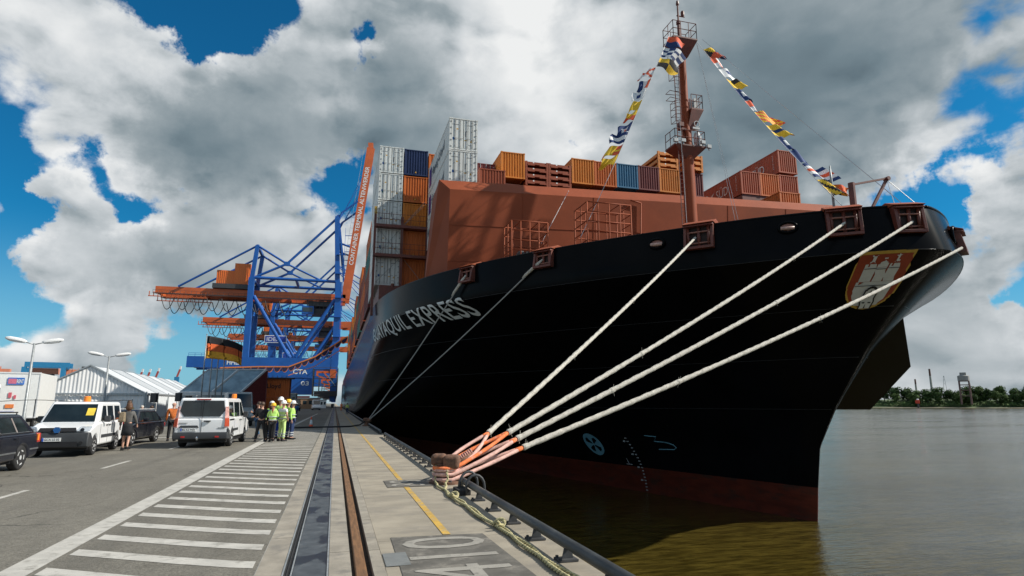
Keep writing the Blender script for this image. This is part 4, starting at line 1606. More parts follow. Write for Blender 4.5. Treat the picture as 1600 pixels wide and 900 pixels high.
# --- twin-strand yellow tail lying along the quay edge
def laid_rope(pts, r, name, m, parent=None, label=None, lay=.16):
    """two twisted strands following a centre line"""
    dense = []
    for p0, p1 in zip(pts, pts[1:]):
        n = max(1, int((V(p1) - V(p0)).length / .022))
        dense += [V(p0).lerp(V(p1), i / n) for i in range(n)]
    b = MB()
    for ph in (0, math.pi):
        d = 0
        out = []
        for i, p in enumerate(dense):
            if i:
                d += (p - dense[i - 1]).length
            dr = (dense[min(i + 1, len(dense) - 1)] - dense[max(i - 1, 0)]).normalized()
            sx = dr.cross(V((0, 0, 1)))
            sx = sx.normalized() if sx.length > .05 else V((1, 0, 0))
            uz = sx.cross(dr)
            a = d / lay * 2 * math.pi + ph
            out.append(p + sx * math.cos(a) * r * .6 + uz * math.sin(a) * r * .6)
        b.path(out, r * .62, 5)
    o = b.build(name, m, parent, smooth=True)
    return o


def wig(pts, amp, n=8):
    out = []
    for p0, p1 in zip(pts, pts[1:]):
        for i in range(n):
            f = i / n
            out.append(V(p0).lerp(V(p1), f))
    out.append(V(pts[-1]))
    # smooth twice
    for _ in range(4):
        out = [out[0]] + [(out[i - 1] + out[i] * 2 + out[i + 1]) / 4 for i in range(1, len(out) - 1)] + [out[-1]]
    return [p + V((amp * math.sin(i * .7), 0, 0)) for i, p in enumerate(out)]


e = empty('tail_rope', (0, 0, 0), 0, 'frayed yellow tail rope hanging from the bollard and lying along the quay edge', 'rope')
laid_rope(wig([(2.27, 14.0, .46), (2.19, 13.92, .28), (2.21, 13.75, .05), (2.17, 13.3, .035), (2.23, 12.3, .035), (2.17, 11.4, .035), (2.29, 10.2, .035), (2.27, 8.9, .035), (2.39, 7.6, .035), (2.31, 6.4, .035), (2.37, 5.2, .035), (2.31, 3, .035)], .012), .023, 'strand', ropey, e)
laid_rope(wig([(2.43, 13.72, .40), (2.45, 13.62, .20), (2.39, 13.5, .04), (2.27, 12.9, .035), (2.15, 12.0, .035), (2.29, 11.0, .035), (2.19, 9.9, .035), (2.37, 8.6, .035), (2.29, 7.4, .035), (2.42, 6.2, .035), (2.42, 5.0, .035), (2.47, 3, .035)], .014), .023, 'strand', ropey, e)
for q in ((2.20, 11.55, .05), (2.33, 8.75, .05)):
    laid_rope([V(q) + V((.07 * math.cos(a * 2), .11 * math.sin(a), .045 + .035 * math.sin(a * 3))) for a in [i * .32 for i in range(26)]], .024, 'knot', ropey, e)

# --- black hose across the quay, with cones
hose = P('hose_black', (.012, .012, .014), rough=.6, var=.2)
b = MB()
b.path([V((-4.4, 46.5, .04)), V((-3.2, 46.6, .04)), V((-2, 47.0, .06)), V((-.8, 47.4, .05)), V((.2, 47.4, .06)), V((1.2, 47.8, .06)), V((1.9, 48.8, .12)), V((2.4, 49.9, .40)), V((3.2, 51, .8))], .055, 8)
tag(b.build('hose', hose, smooth=True), 'black hose lying across the rails to the far bollard', 'hose')


def cone(loc, label):
    e = empty('traffic_cone', loc, 0, label, 'cone', 'traffic cones by the hatched lane')
    b = MB()
    b.box((0, 0, .02), (.38, .38, .04))
    b.build('base', P('cone_orange', (.75, .10, .03), rough=.5), e)
    b = MB().use(0)
    prof = [(.15, .04), (.125, .18), (.125, .1801), (.085, .42), (.0851, .4201), (.065, .54), (.065, .541), (.03, .75), (.02, .76)]
    for i, (a, c) in enumerate(zip(prof, prof[1:])):
        b.use(1 if i in (2, 4) and i != 4 else (1 if i == 4 else 0))
        b.lathe([a, c], 14)
    b.build('body', [MATS['cone_orange'], shirtwhite], e, smooth=True)


cone((-1.62, 48.8, 0), 'orange and white traffic cone alone by the hose on the hatched lane')
cone((-3.05, 45.5, 0), 'orange and white traffic cone beside the group of hard-hat workers')

# --- signal flags on two dressing lines
F_R = P('flag_red', (.72, .11, .04), rough=.8, var=.1, scale=6)
F_B = P('flag_blue', (.012, .04, .15), rough=.8, var=.1, scale=6)
F_Y = P('flag_yellow', (.78, .50, .03), rough=.8, var=.1, scale=6)
F_W = P('flag_white', (.78, .78, .77), rough=.8, var=.04, scale=6)
F_K = P('flag_black', (.015, .015, .018), rough=.8, var=.2, scale=6)
FM = [F_R, F_B, F_Y, F_W, F_K]
r_, b_, y_, w_, k_ = range(5)
PAT = {
    'check': lambda u, v: b_ if (int(u * 4) + int(v * 4)) % 2 == 0 else w_,
    'rb': lambda u, v: r_ if v > .5 else b_,
    'yk': lambda u, v: (y_ if v > .5 else k_) if u < .5 else (k_ if v > .5 else y_),
    'saltire': lambda u, v: r_ if abs(u - v) < .14 or abs(u + v - 1) < .14 else w_,
    'rwb': lambda u, v: r_ if u < .33 else (w_ if u < .66 else b_),
    'bw': lambda u, v: w_ if .3 < u < .7 and .3 < v < .7 else b_,
    'wb': lambda u, v: b_ if .3 < u < .7 and .3 < v < .7 else w_,
    'y': lambda u, v: y_,
    'yr': lambda u, v: y_ if v > .5 else r_,
    'sq': lambda u, v: r_ if .38 < u < .62 and .38 < v < .62 else (w_ if .25 < u < .75 and .25 < v < .75 else b_),
    'bwb': lambda u, v: w_ if .33 < v < .67 else b_,
    'ycross': lambda u, v: y_ if abs(u - .5) < .13 or abs(v - .5) < .13 else r_,
    'zed': lambda u, v: (y_ if v > max(u, 1 - u) else k_ if u < min(v, 1 - v) else b_ if u > max(v, 1 - v) else r_),
    'rw': lambda u, v: (r_ if (u < .5) == (v > .5) else w_),
    'ydiag': lambda u, v: r_ if int((u + v) * 5) % 2 else y_,
    'kband': lambda u, v: b_ if .35 < v < .65 else y_,
    'stripes': lambda u, v: [b_, w_, r_, w_, b_][min(4, int(v * 5))],
    'kdiag': lambda u, v: k_ if int((u * 1.0 + v) * 4) % 2 else y_,
    'bk': lambda u, v: k_ if v > .55 and u > .4 else y_,
    'br': lambda u, v: b_,
    'pink': lambda u, v: r_ if v > .4 else w_,
}


def flag_mesh(kind, hoist, fly, hd, fd, ph, droop=.15, taper=0.0):
    """cloth with hoist along hd, streaming along fd, with folds"""
    n, m_ = 12, 10
    nn = hd.cross(fd).normalized()
    P_ = lambda i, j: fd * (fly * i / n * (1 - .12 * math.sin(j / m_ * 3 + ph))) + hd * (hoist * (.5 + (j / m_ - .5) * (1 - taper * i / n))) + nn * (.21 * fly * math.sin(i / n * 6.2 + ph + j * .22 * math.cos(ph)) * (i / n) ** .6) - V((0, 0, droop * fly * (i / n) ** 1.6))
    b = MB()
    th = nn * .006
    top = [[P_(i, j) + th for j in range(m_ + 1)] for i in range(n + 1)]
    bot = [[P_(i, j) - th for j in range(m_ + 1)] for i in range(n + 1)]
    for i in range(n):
        for j in range(m_):
            b.use(PAT[kind]((i + .5) / n, (j + .5) / m_))
            b.face([top[i][j], top[i + 1][j], top[i + 1][j + 1], top[i][j + 1]])
            b.face([bot[i][j], bot[i][j + 1], bot[i + 1][j + 1], bot[i + 1][j]])
    return b.mesh('signal_flag', FM)


def dress_line(a, c, sg, kinds, f0, f1, label, fly_dir, swirl):
    pts = sag(a, c, sg, 80)
    e = empty('dressing_line', a, 0, label, 'flag line', 'signal flag lines from the foremast')
    A = V(a)
    b = MB()
    b.path([p - A for p in pts], .02, 5)
    b.build('halyard', MATS['stay_wire_grey'], e, smooth=True)
    at = lambda f: pts[int(f * 80)].lerp(pts[min(80, int(f * 80) + 1)], f * 80 - int(f * 80))
    n = len(kinds)
    for i, (kd, flym) in enumerate(kinds):
        q0, q1 = at(f0 + (f1 - f0) * (i + .04) / n), at(f0 + (f1 - f0) * (i + .96) / n)
        hd = (q0 - q1)
        L = hd.length
        hd.normalize()
        fd = V(fly_dir if not swirl or i < 3 else (-.62, .45, -.25 + .2 * (i % 2)))
        fd = (fd - hd * fd.dot(hd) * .55).normalized()
        me = flag_mesh(kd, L * .97, flym, hd, fd, i * 1.7, .12 + .1 * (i % 3), .25 if i % 4 == 3 else 0)
        put('signal_flag', me, e, q1 - A)
    return e


wind = (.93, -.27, -.05)
dress_line((25.5, 41.0, 32.2), (16.3, 39.1, 13.4), .35,
           [('rb', 1.5), ('check', 1.7), ('yk', 1.5), ('saltire', 1.2), ('rwb', .95), ('wb', 1.0), ('y', .8), ('yr', .9), ('sq', 1.1), ('bwb', 1.2), ('ycross', 1.6), ('y', 1.3)], .0, .66,
           'line of signal flags falling from the mast top to the cage, quay side', wind, True)
dress_line((28.5, 41.4, 32.4), (25.9, 25.2, 12.0), .5,
           [('zed', 1.5), ('rw', .8), ('wb', 1.1), ('bk', 1.0), ('bw', .8), ('pink', .55), ('ydiag', 1.35), ('kband', 1.25), ('bw', .7), ('br', .6), ('stripes', 1.35), ('kdiag', 1.1)], .05, .93,
           'line of signal flags falling from the mast top to the davit at the stem', wind, False)
me = flag_mesh('ycross', .55, 1.0, V((0, 0, 1)), V(wind).normalized(), .4, .1)
o = put('pennant', me, None, (26.95, 26.98, 13.6))
recolour(o, [orangecloth, F_R, F_R, orangecloth, F_R])
tag(o, 'small orange red flag flying from the jack staff at the bow', 'flag')
# ================================================================== SHIP-TO-SHORE CRANES
glassd = P('cab_glass', (.03, .05, .06), rough=.08, var=.2)
XW, XLD, DY = -.9, -34.2, 18.0      # water-side and land-side leg lines, depth between frames


def crane(boom_up=True, first=False):
    e = empty('ship_to_shore_crane', (0, 0, 0), 0, None, 'crane')
    ZP, ZG = 17.3, 46.5

    def part(name, m, fn, parent=e, **k):
        b = MB()
        fn(b)
        return b.build(name, m, parent, **k)
    # legs: lower slab legs and upper columns
    for x in (XW, XLD):
        for y in (0, DY):
            w = 2.5 if x == XW else 2.1
            part('leg', craneblue, lambda b: (b.beam((x, y, 2.4), (x, y, ZG + 4.2), w, 2.2)))
    for x in (XW, XLD):
        part('sill_beam', craneblue, lambda b: b.beam((x, -3, 3.4), (x, DY + 3, 3.4), 1.6, 2.0))
        part('bogie', darksteel, lambda b: [b.span(x - .5, x + .5, y - 3, y + 3, .25, 1.4) for y in (0, DY)] + [b.lathe([(.5, -.3), (.5, .3)], 12, (x, y + dy, .5), axis='X') for y in (0, DY) for dy in (-2.2, -.8, .8, 2.2)])
    # portal beams, one running out behind the land-side legs
    part('portal_beam', craneblue, lambda b: (b.span(-54.5, XW + 1.2, -1.0, 1.0, ZP - 2.2, ZP + 2.0),))
    part('portal_beam', craneblue, lambda b: (b.span(-54.5, XW + 1.2, DY - 1, DY + 1, ZP - 2.2, ZP + 2.0),))
    for x in (-54, -44, XLD, -18, XW):
        part('portal_cross_beam', craneblue, lambda b: b.span(x - .8, x + .8, 1.0, DY - 1.0, ZP - 1.6, ZP + 1.4))
    part('portal_railing', craneblue, lambda b: [b.tube((-54 + i * 2.2, -1, ZP + 2), (-54 + i * 2.2, -1, ZP + 3.2), .06, n=4) for i in range(24)] + [b.tube((-54, -1, ZP + z), (XW, -1, ZP + z), .06, n=4) for z in (2.6, 3.2)])
    # V braces of each frame
    for y in (0, DY):
        for x0, z0, x1, z1, r in ((XLD + 1.2, ZG - 3, -18.2, ZP + 2, .72), (XW - 1.2, ZG - 3, -16.2, ZP + 2, .72)):
            part('brace', craneblue, lambda b: b.tube((x0, y, z0), (x1, y, z1), r, n=10), smooth=False)
        part('top_chord', craneblue, lambda b: b.tube((XLD, y, ZG + 4.4), (XW, y, ZG + 4.4), .62, n=10))
    for x in (XLD, -17.5, XW):
        part('top_cross_beam', craneblue, lambda b: b.tube((x, 0, ZG + 4.3), (x, DY, ZG + 4.3), .6, n=8))
    part('brace', craneblue, lambda b: [b.tube((x, 0, 24), (x, DY, 42), .45, n=8) for x in (XLD, XW)])
    # A-frames
    apL, apW = V((-33.0, 0, 64.0)), V((-3.0, 0, 78.0))
    D_ = V((0, DY, 0))
    for off in (V((0, 0, 0)), D_):
        part('mast_column', craneblue, lambda b: (b.beam(V((XLD, 0, ZG + 4)) + off, apL + off, 1.5, 1.5)))
        part('mast_column', craneblue, lambda b: (b.beam(V((XW - .5, 0, ZG + 4)) + off, apW + off, 1.9, 1.7)))
        part('mast_column', craneblue, lambda b: (b.beam(V((XW + 2.0, 0, ZG + 8)) + off, apW + off + V((1.0, 0, -2)), .7, .7)))
        part('stay', craneblue, lambda b: (b.tube(apL + off, V((-60.5, 1.5, ZG - .4)) + off * .8, .42, n=8), b.tube(apW + off, V((-21.5, 0, 57.2)) + off, .5, n=8), b.tube(V((-21.5, 0, 57.2)) + off, V((-33.0, 0, ZG + 4.6)) + off, .5, n=8), b.tube(apL + off, V((-21.5, 0, 57.2)) + off, .42, n=8), b.tube(V((-21.5, 0, 57.2)) + off, V((-8, 0, ZG + 4.6)) + off, .38, n=8)))
        part('node_plate', craneblue, lambda b: b.box(V((-21.5, 0, 57.2)) + off, (2.4, .9, 1.7)))
    part('mast_head', craneblue, lambda b: (b.beam(apW, apW + D_, 1.6, 1.9), b.beam(apL, apL + D_, 1.0, 1.0), b.lathe([(.8, -1), (.8, 1)], 12, apW + V((.5, 2, 1.2)), axis='Y'), b.lathe([(.8, -1), (.8, 1)], 12, apW + V((.5, DY - 2, 1.2)), axis='Y')))
    part('mast_ladder', craneblue, lambda b: [b.tube((XW + 1.6, y, 22), (XW + 1.6, y, 74), .07, n=4) for y in (-.5, .5)] + [b.box((XW + 1.6, 0, 24 + i * 2.0), (.1, 1.0, .1)) for i in range(25)] + [b.span(XW - 1.4, XW + 2.2, -1.8, -.9, z, z + .15) for z in (28, 36, 44, 54, 62)])
    # twin girders with back reach
    yg = (3.2, DY - 3.2)
    for y in yg:
        part('girder', craneorange, lambda b: (b.span(-68.5, XW + 3.0, y - .8, y + .8, ZG - 3.2, ZG - .4),))
        part('girder_walkway', darksteel, lambda b: [b.span(-69, XW, y - 1.9, y - .8, ZG - 3.3, ZG - 3.1)] + [b.tube((-69 + i * 1.9, y - 1.9, ZG - 3.2), (-69 + i * 1.9, y - 1.9, ZG - 2.0), .05, n=4) for i in range(36)] + [b.tube((-69, y - 1.9, ZG - 2.0), (XW, y - 1.9, ZG - 2.0), .05, n=4)])
        part('festoon_track', craneorange, lambda b: [b.span(-70.5, -50, y - 1.7, y - 1.3, ZG - 4.6, ZG - 4.3)] + [b.span(-70.3 + i * 1.5, -70.1 + i * 1.5, y - 1.7, y - 1.3, ZG - 4.5, ZG - 2.6) for i in range(14)])

        def fest(b):
            for i in range(9):
                x0 = -66 + i * 5.3
                b.path([(x0 + 4.6 * f / 10, y - 1.5, ZG - 4.4 - 5.0 * (1 - (2 * f / 10 - 1) ** 2)) for f in range(11)], .15, 4)
        part('festoon_cable', ink, fest)
    for x in (-68, -52, -36, -20, -4):
        part('girder_tie', craneorange, lambda b: b.span(x - .5, x + .5, yg[0], yg[1], ZG - 2.8, ZG - .8))
    # machinery house
    def house(b):
        b.span(-47.5, -41, 2.5, DY - 2.5, ZG + 1.6, ZG + 7.2)
        b.span(-41, -35.2, 2.0, DY - 2, ZG + 1.6, ZG + 10.2)
        for i in range(9):
            b.span(-47.4 + i * .7, -47.2 + i * .7, 2.38, 2.5, ZG + 1.8, ZG + 7)
        for i in range(8):
            b.span(-40.9 + i * .7, -40.7 + i * .7, 1.88, 2.0, ZG + 1.8, ZG + 10)
    h = part('machinery_house', P('house_orange', (.72, .18, .035), rough=.5, var=.1), house)
    part('house_deck', darksteel, lambda b: (b.span(-48.5, -34.5, 1, DY - 1, ZG - .2, ZG + 1.6),))
    # trolley with driver's cab, second trolley on the portal
    part('trolley', darksteel, lambda b: (b.span(-12.5, -3.5, 3, DY - 3, ZG - 5.6, ZG - 3.6), b.span(-13, -12.6, 2.6, 3, ZG - 6, ZG - 3), b.span(-11, -5, 4, DY - 4, ZG - 8.6, ZG - 6.6)) and [b.tube((-11 + i * 1.5, 3, ZG - 8.5), (-11 + i * 1.5, 3, ZG - 3), .1, n=4) for i in range(6)])
    cb = part('driver_cab', craneblue, lambda b: (b.span(-14.8, -10.2, 2.2, 5.0, ZG - 9.0, ZG - 5.8),))
    part('cab_window', glassd, lambda b: (b.span(-14.4, -10.6, 2.12, 2.19, ZG - 8.2, ZG - 6.4),), parent=cb)
    part('sign_tower', craneblue, lambda b: (b.span(-26, -24.8, 6, 7.2, ZP + 2, ZP + 7), b.span(-22.8, -21.6, 6, 7.2, ZP + 2, ZP + 7), b.span(-27.2, -20.8, 5.5, 8, ZP + 7, ZP + 8.2)))
    s = part('operator_sign', shirtwhite, lambda b: (b.span(-28.4, -20.0, 5.0, 5.5, ZP + 8.3, ZP + 11.3),))
    part('sign_face', P('sign_blue', (.02, .05, .30), rough=.5), lambda b: (b.span(-28.1, -20.3, 4.95, 4.995, ZP + 8.6, ZP + 11.0),), parent=s)
    if first:
        letter('sign_lettering', 'IDEA', letterwhite, (-27.5, 4.93, ZP + 9.0), (1, 0, 0), (0, 0, 1), w=5.2, h=1.5, parent=s)
    # suspended spreader and lashing cage between the legs
    def cage_(b):
        for x in (-8.6, .6):
            for z in (5, 8.0, 11, 14.4):
                b.span(x - .1, x + .1, -6, 5, z, z + .2)
            for y in (-6, -1, 5):
                b.span(x - .15, x + .15, y - .1, y + .1, 4.5, 15.2)
        for z in (5, 8.0, 11, 14.4):
            b.span(-8.6, .6, -6.1, -5.9, z, z + .18)
            b.tube((-8.6, -6.1, z + 1.1), (.6, -6.1, z + 1.1), .08, n=4)
        b.span(-8, .2, -5, 4, 4.4, 6.4)
    part('lashing_platform', darksteel, cage_)
    part('spreader', craneorange, lambda b: (b.span(-7.5, .2, -4, -1.6, 13.4, 14.2), b.span(-7.5, -6.8, -4.4, -1.2, 12.2, 13.4), b.span(-2.4, -.2, -4.2, -1.4, 11.6, 14.9), b.beam((-5, -4, 14), (-3, -4, 11.6), .5), b.beam((-7, -4.1, 12.3), (-3, -4.1, 10.8), .5)))
    part('stair', galv, lambda b: [b.beam((-3.2, -6.3, 12.4), (-.2, -6.3, 8.4), .5, .25)] + [b.span(-3.2 + i * .3, -2.9 + i * .3, -6.8, -6.2, 12.2 - i * .4, 12.3 - i * .4) for i in range(10)])
    # boom
    hg = V((2.0, 0, ZG - 2.0))
    tip = (V((9.6, 0, 112.0)) if boom_up else V((62, 0, ZG - 1.0)))
    d = (tip - hg).normalized()
    nrm = V((-d.z, 0, d.x))             # towards the land
    bp = e
    for y in yg:
        part('boom', craneorange, lambda b: b.beam(hg + V((0, y, 0)), tip + V((0, y, 0)), 1.6, 3.4, up=nrm), parent=bp)
        part('boom_tip', craneorange, lambda b: (b.beam(tip + V((0, y, 0)), tip + d * 2.4 + nrm * .5 + V((0, y, 0)), 1.5, 2.2, up=nrm),), parent=bp)
    part('boom_tie', craneorange, lambda b: [b.beam(hg + d * f * (tip - hg).length + V((0, yg[0], 0)), hg + d * f * (tip - hg).length + V((0, yg[1], 0)), 1.2, 1.2) for f in (.04, .22, .4, .58, .76, .97)], parent=bp)
    part('boom_walkway', galv, lambda b: [b.tube(hg + d * (4 + i * 2.4) + V((0, yg[0] - .6, 0)) + nrm * 1.7, hg + d * (4 + i * 2.4) + V((0, yg[0] - .6, 0)) + nrm * 2.9, .05, n=4) for i in range(24)] + [b.tube(hg + d * 4 + V((0, yg[0] - .6, 0)) + nrm * 2.9, tip + V((0, yg[0] - .6, 0)) + nrm * 2.9, .05, n=4)], parent=bp)
    for y in (1.0, DY - 1):
        def stays(b):
            top = V((-2.2, y, 77.5))
            if boom_up:
                for f, r in ((.32, .42), (.62, .42)):
                    q = hg + d * f * (tip - hg).length + V((0, y, 0)) + nrm * 1.6
                    knee = (top + q) / 2 + V((-2.6, 0, -4 + 10 * (f - .32)))
                    b.tube(q, knee, r, n=6)
                    b.tube(knee, top, r, n=6)
                q = hg + d * .74 * (tip - hg).length + V((0, y, 0)) + nrm * 1.6
                b.tube(top, q, .12, n=4)
                b.tube(top + V((0, 2, 0)), q + d * 3, .12, n=4)
                for z in (52, 58, 64, 71):
                    b.beam((XW + 1.5, y, z), (hg + d * ((z - hg.z) / d.z) + nrm * 1.6 + V((0, y, 0))), .25)
            else:
                for f in (.42, .85):
                    b.tube(top, hg + d * f * (tip - hg).length + V((0, y, 0)) + V((0, 0, 1.6)), .35, n=6)
        part('boom_stay', craneblue, stays)
    if first and boom_up:
        o = hg + d * 14.5 + V((0, yg[0] - .83, 0)) + nrm * -.8
        letter('boom_lettering', 'CONTAINER TERMINAL ALTENWERDER', letterwhite, o, d, nrm, w=44.5, h=1.75, parent=bp, bold=.012)
    if first:
        letter('beam_lettering', 'CTA', letterwhite, (-16.4, -1.03, 13.0), (1, 0, 0), (0, 0, 1), w=5.4, h=1.9, parent=e, bold=.02)
        letter('beam_lettering', 'HHLA', letterwhite, (-40.5, -1.03, 16.3), (1, 0, 0), (0, 0, 1), w=5.5, h=1.9, parent=e, bold=.02)
        part('name_panel', craneblue, lambda b: (b.span(-20, -8.9, -.98, .5, 12.3, 15.05), b.span(-18, -8.9, -.7, .3, 5.0, 11.2)))
        letter('beam_lettering', '03', letterwhite, (-13.2, -.75, 8.6), (1, 0, 0), (0, 0, 1), w=3.0, h=1.7, parent=e, bold=.02)
    return e


k1 = crane(True, True)
k1.location = (0, 256, 0)
tag(k1, 'nearest blue and orange container crane with its lettered boom raised beside the ship')
k2 = crane(False)
k2.location = (0, 345, 0)
tag(k2, 'second blue and orange crane, boom lowered over the ship behind the nearest crane', group='container cranes behind the nearest one')
for y, lb in ((425, 'third crane along the quay, mostly hidden behind the nearer blue legs'), (505, 'farthest crane along the quay, a tangle of blue and orange far behind')):
    c = copy_tree(k2)
    c.location = (0, y, 0)
    c['label'] = lb

# ---- scalloped bunting on the gangway line between the landing and the ship
bunt_b = P('bunting_navy', (.010, .012, .06), rough=.8, var=.15)
bunt_o = P('bunting_orange_edge', (.60, .19, .05), rough=.8, var=.15)
e = empty('gangway_bunting', (0, 197, 0), 0, 'long garland of navy half-round panels with orange edges sloping up to the ship', 'bunting')
path = [(-33, 12.0), (-22.5, 12.5), (-14.0, 12.6), (-6.5, 15.8), (2.9, 22.4)]
b = MB()
for (x0, z0), (x1, z1) in zip(path, path[1:]):
    b.beam((x0, 0, z0), (x1, 0, z1), .25, .35)
    if x0 > -15:
        b.beam((x0, .4, z0 - 2.6 - .04 * (x0 + 14)), (x1, .4, z1 - 2.9), .2)
b.build('gangway_rail', bunt_o, e)
for (x0, z0), (x1, z1) in zip(path, path[1:]):
    L = math.hypot(x1 - x0, z1 - z0)
    n = max(1, round(L / 2.1))
    for i in range(n):
        for m, rr, yy in ((bunt_o, 1.0, .0), (bunt_b, .86, -.05)):
            b = MB()
            f = (i + .5) / n
            cx, cz = x0 + (x1 - x0) * f, z0 + (z1 - z0) * f
            sl = (z1 - z0) / (x1 - x0)
            pts = [(cx + rr * math.cos(q), yy, cz + sl * rr * math.cos(q) - 1.7 * rr * math.sin(q)) for q in [math.pi * j / 10 for j in range(11)]]
            b.prism(pts, (0, .04, 0))
            if rr == 1.0:
                po = b.build('panel', m, e)
            else:
                b.build('panel_face', m, po)

# ---- yard gantry crane far left, and a few tiny masts on the skyline
blue2 = P('gantry_blue', (.02, .19, .38), rough=.5, var=.1)
sal = P('gantry_salmon', (.60, .22, .13), rough=.5, var=.15)
e = empty('yard_gantry_crane', (-117, 300, 0), RAD(12), 'distant turquoise yard gantry with a salmon girder above the white lorry box', 'crane')
b = MB()
for x in (-10.5, 9):
    for y in (0, 12):
        b.span(x - 1.2, x + 1.2, y - 1, y + 1, 0, 24)
b.span(-10.5, 12, -1, 1, 24, 27)
b.span(-10.5, 12, 11, 13, 24, 27)
b.span(11, 13.5, 0, 1, 24.5, 26.5)
b.build('portal', blue2, e)
b = MB()
b.span(-7, 6, 3, 9, 20, 23.5)
b.span(10.2, 36, 2, 4, 19.5, 23)
for i in range(9):
    b.span(10.4 + i * 3, 10.7 + i * 3, 1.8, 2, 18, 23.8)
b.build('girder', sal, e)
b = MB()
b.span(-4, 4, 2, 6, 16.5, 20)
b.span(18, 20, 1.5, 4, 23, 25)
b.build('trolley', darksteel, e)
e.scale = (.68, .68, .69)
e = empty('yard_gantry_crane', (-151, 315, -.5), RAD(12), 'distant salmon gantry cut off at the left edge of the photo', 'crane')
b = MB()
b.span(-30, 14, 0, 3, 13, 17)
for i in range(10):
    b.span(-29 + i * 4.4, -28.6 + i * 4.4, -.3, 0, 13, 18)
b.build('girder', sal, e)
b = MB()
b.span(-30, -8, 3, 8, 17, 21)
for x in (-20, 10):
    b.span(x - 1, x + 1, 0, 3, 0, 13)
b.build('portal', blue2, e)
for x, y, h, lb in ((-175, 640, 30, 'first'), (-168.7, 640, 30, 'second'), (-161.6, 640, 31, 'third'), (-143.5, 640, 33, 'fourth and tallest')):
    e = empty('distant_crane', (x, y, 0), 0, f'tiny red-and-white crane on skyline above the tent roof, {lb} from the left', 'crane', 'tiny cranes above the tent roof')
    b = MB()
    b.beam((0, 0, h - 7), (2.0, 0, h), 1.5, 1.5)
    b.build('jib', P('far_red', (.35, .07, .06), rough=.6), e)
    b = MB()
    b.beam((2.2, 0, h), (2.6, 0, h + 3), 1.4, 1.4)
    b.build('tip', shirtwhite, e)
    b = MB()
    b.span(-2, 2, -1, 1, 0, h - 7)
    b.build('tower', blue2, e)
# ================================================================== QUAY-SIDE BUILDINGS, TENTS, LAMPS
def fabric(name, c, s):
    return P(name, c, rough=.75, var=.05, scale=.7, bump=.25, bscale=3, dirt=(.45, .46, .46), dscale=.8, damt=.15, stretch=s)


tentw = fabric('tent_white', (.88, .88, .88), (3, 3, .4))
tentg = fabric('tent_roof_grey', (.40, .43, .46), (1, .4, 1))
tentg2 = fabric('tent_roof_shaded', (.52, .55, .58), (1, .4, 1))  # roof cloth greyed: the ship's shadow is put into its colour
tentb = fabric('tent_wall_grey', (.62, .66, .69), (3, 3, .4))
alu = P('tent_aluminium', (.42, .45, .47), rough=.4, metal=.5, var=.1)


def gable_tent(name, label, x0, x1, y0, y1, eave, ridge, rz, org, n, roofm, ripple=True):
    """frame tent: pleated gable cloth, roof bays between purlins, walls and posts"""
    e = empty(name, org, rz, label, 'tent')
    xm = (x0 + x1) / 2
    b = MB()                               # pleated gable and front wall
    m_ = 150
    pts = []
    for i in range(m_ + 1):
        x = x0 + (x1 - x0) * i / m_
        pts.append((x, y0 + (.022 * math.sin(i * 1.3) + .012 * math.sin(i * .37)), eave + (ridge - eave) * (1 - abs(x - xm) / (xm - x0))))
    for (xa, ya, za), (xb, yb, zb) in zip(pts, pts[1:]):
        b.face([(xa, ya, eave), (xb, yb, eave), (xb, yb, zb), (xa, ya, za)])
    b.build('gable_cloth', tentw, e, smooth=False)
    b = MB()
    for (xa, ya, za), (xb, yb, zb) in zip(pts, pts[1:]):
        b.face([(xa, ya + .1, 0), (xb, yb + .1, 0), (xb, yb + .1, eave - .02), (xa, ya + .1, eave - .02)])
    b.build('front_wall', tentw, e)
    b = MB()
    b.span(x0, x1, y0 - .14, y0 - .05, eave - .14, eave + .06)
    for x in (x0 + .05, xm - (xm - x0) * .33, xm + (xm - x0) * .33, x1 - .05):
        b.span(x - .07, x + .07, y0 - .16, y0 - .02, 0, eave - .14)
    b.beam((x0, y0 - .1, eave), (xm, y0 - .1, ridge), .12)
    b.beam((x1, y0 - .1, eave), (xm, y0 - .1, ridge), .12)
    b.build('frame', alu, e)
    for i in range(n):
        ya, yb = y0 + (y1 - y0) * i / n, y0 + (y1 - y0) * (i + 1) / n
        for s_ in (-1, 1):
            xe = x0 if s_ < 0 else x1
            b = MB()
            k = 6
            for j in range(k):
                f0, f1 = j / k, (j + 1) / k
                sg = lambda f: -.10 * math.sin(f * math.pi)
                xa, xb = xm + (xe - xm) * f0 * 1.02, xm + (xe - xm) * f1 * 1.02
                za, zb = ridge - (ridge - eave) * f0, ridge - (ridge - eave) * f1
                ym = (ya + yb) / 2
                b.face([(xa, ya, za), (xb, ya, zb), (xb, ym, zb - .07), (xa, ym, za - .07)])
                b.face([(xa, ym, za - .07), (xb, ym, zb - .07), (xb, yb, zb), (xa, yb, za)])
            b.build('roof_panel', roofm[i % len(roofm)], e)
            b = MB()
            for j in range(12):
                f0, f1 = j / 12, (j + 1) / 12
                w = lambda f: .05 * math.sin(f * 37 + i)
                b.face([(xe + w(f0), ya + (yb - ya) * f0, 0), (xe + w(f1), ya + (yb - ya) * f1, 0), (xe + w(f1), ya + (yb - ya) * f1, eave - .02), (xe + w(f0), ya + (yb - ya) * f0, eave - .02)])
            b.build('wall_panel', tentb, e)
            b = MB()
            b.span(xe - .06 + s_ * .1, xe + .06 + s_ * .1, ya - .07, ya + .07, 0, eave + .25)
            b.beam((xm, ya, ridge + .05), (xe, ya, eave + .05), .10)
            b.span(xe - .05 + s_ * .06, xe + .05 + s_ * .06, ya, yb, eave - .1, eave + .1)
            b.build('roof_rib', alu, e)
    return e


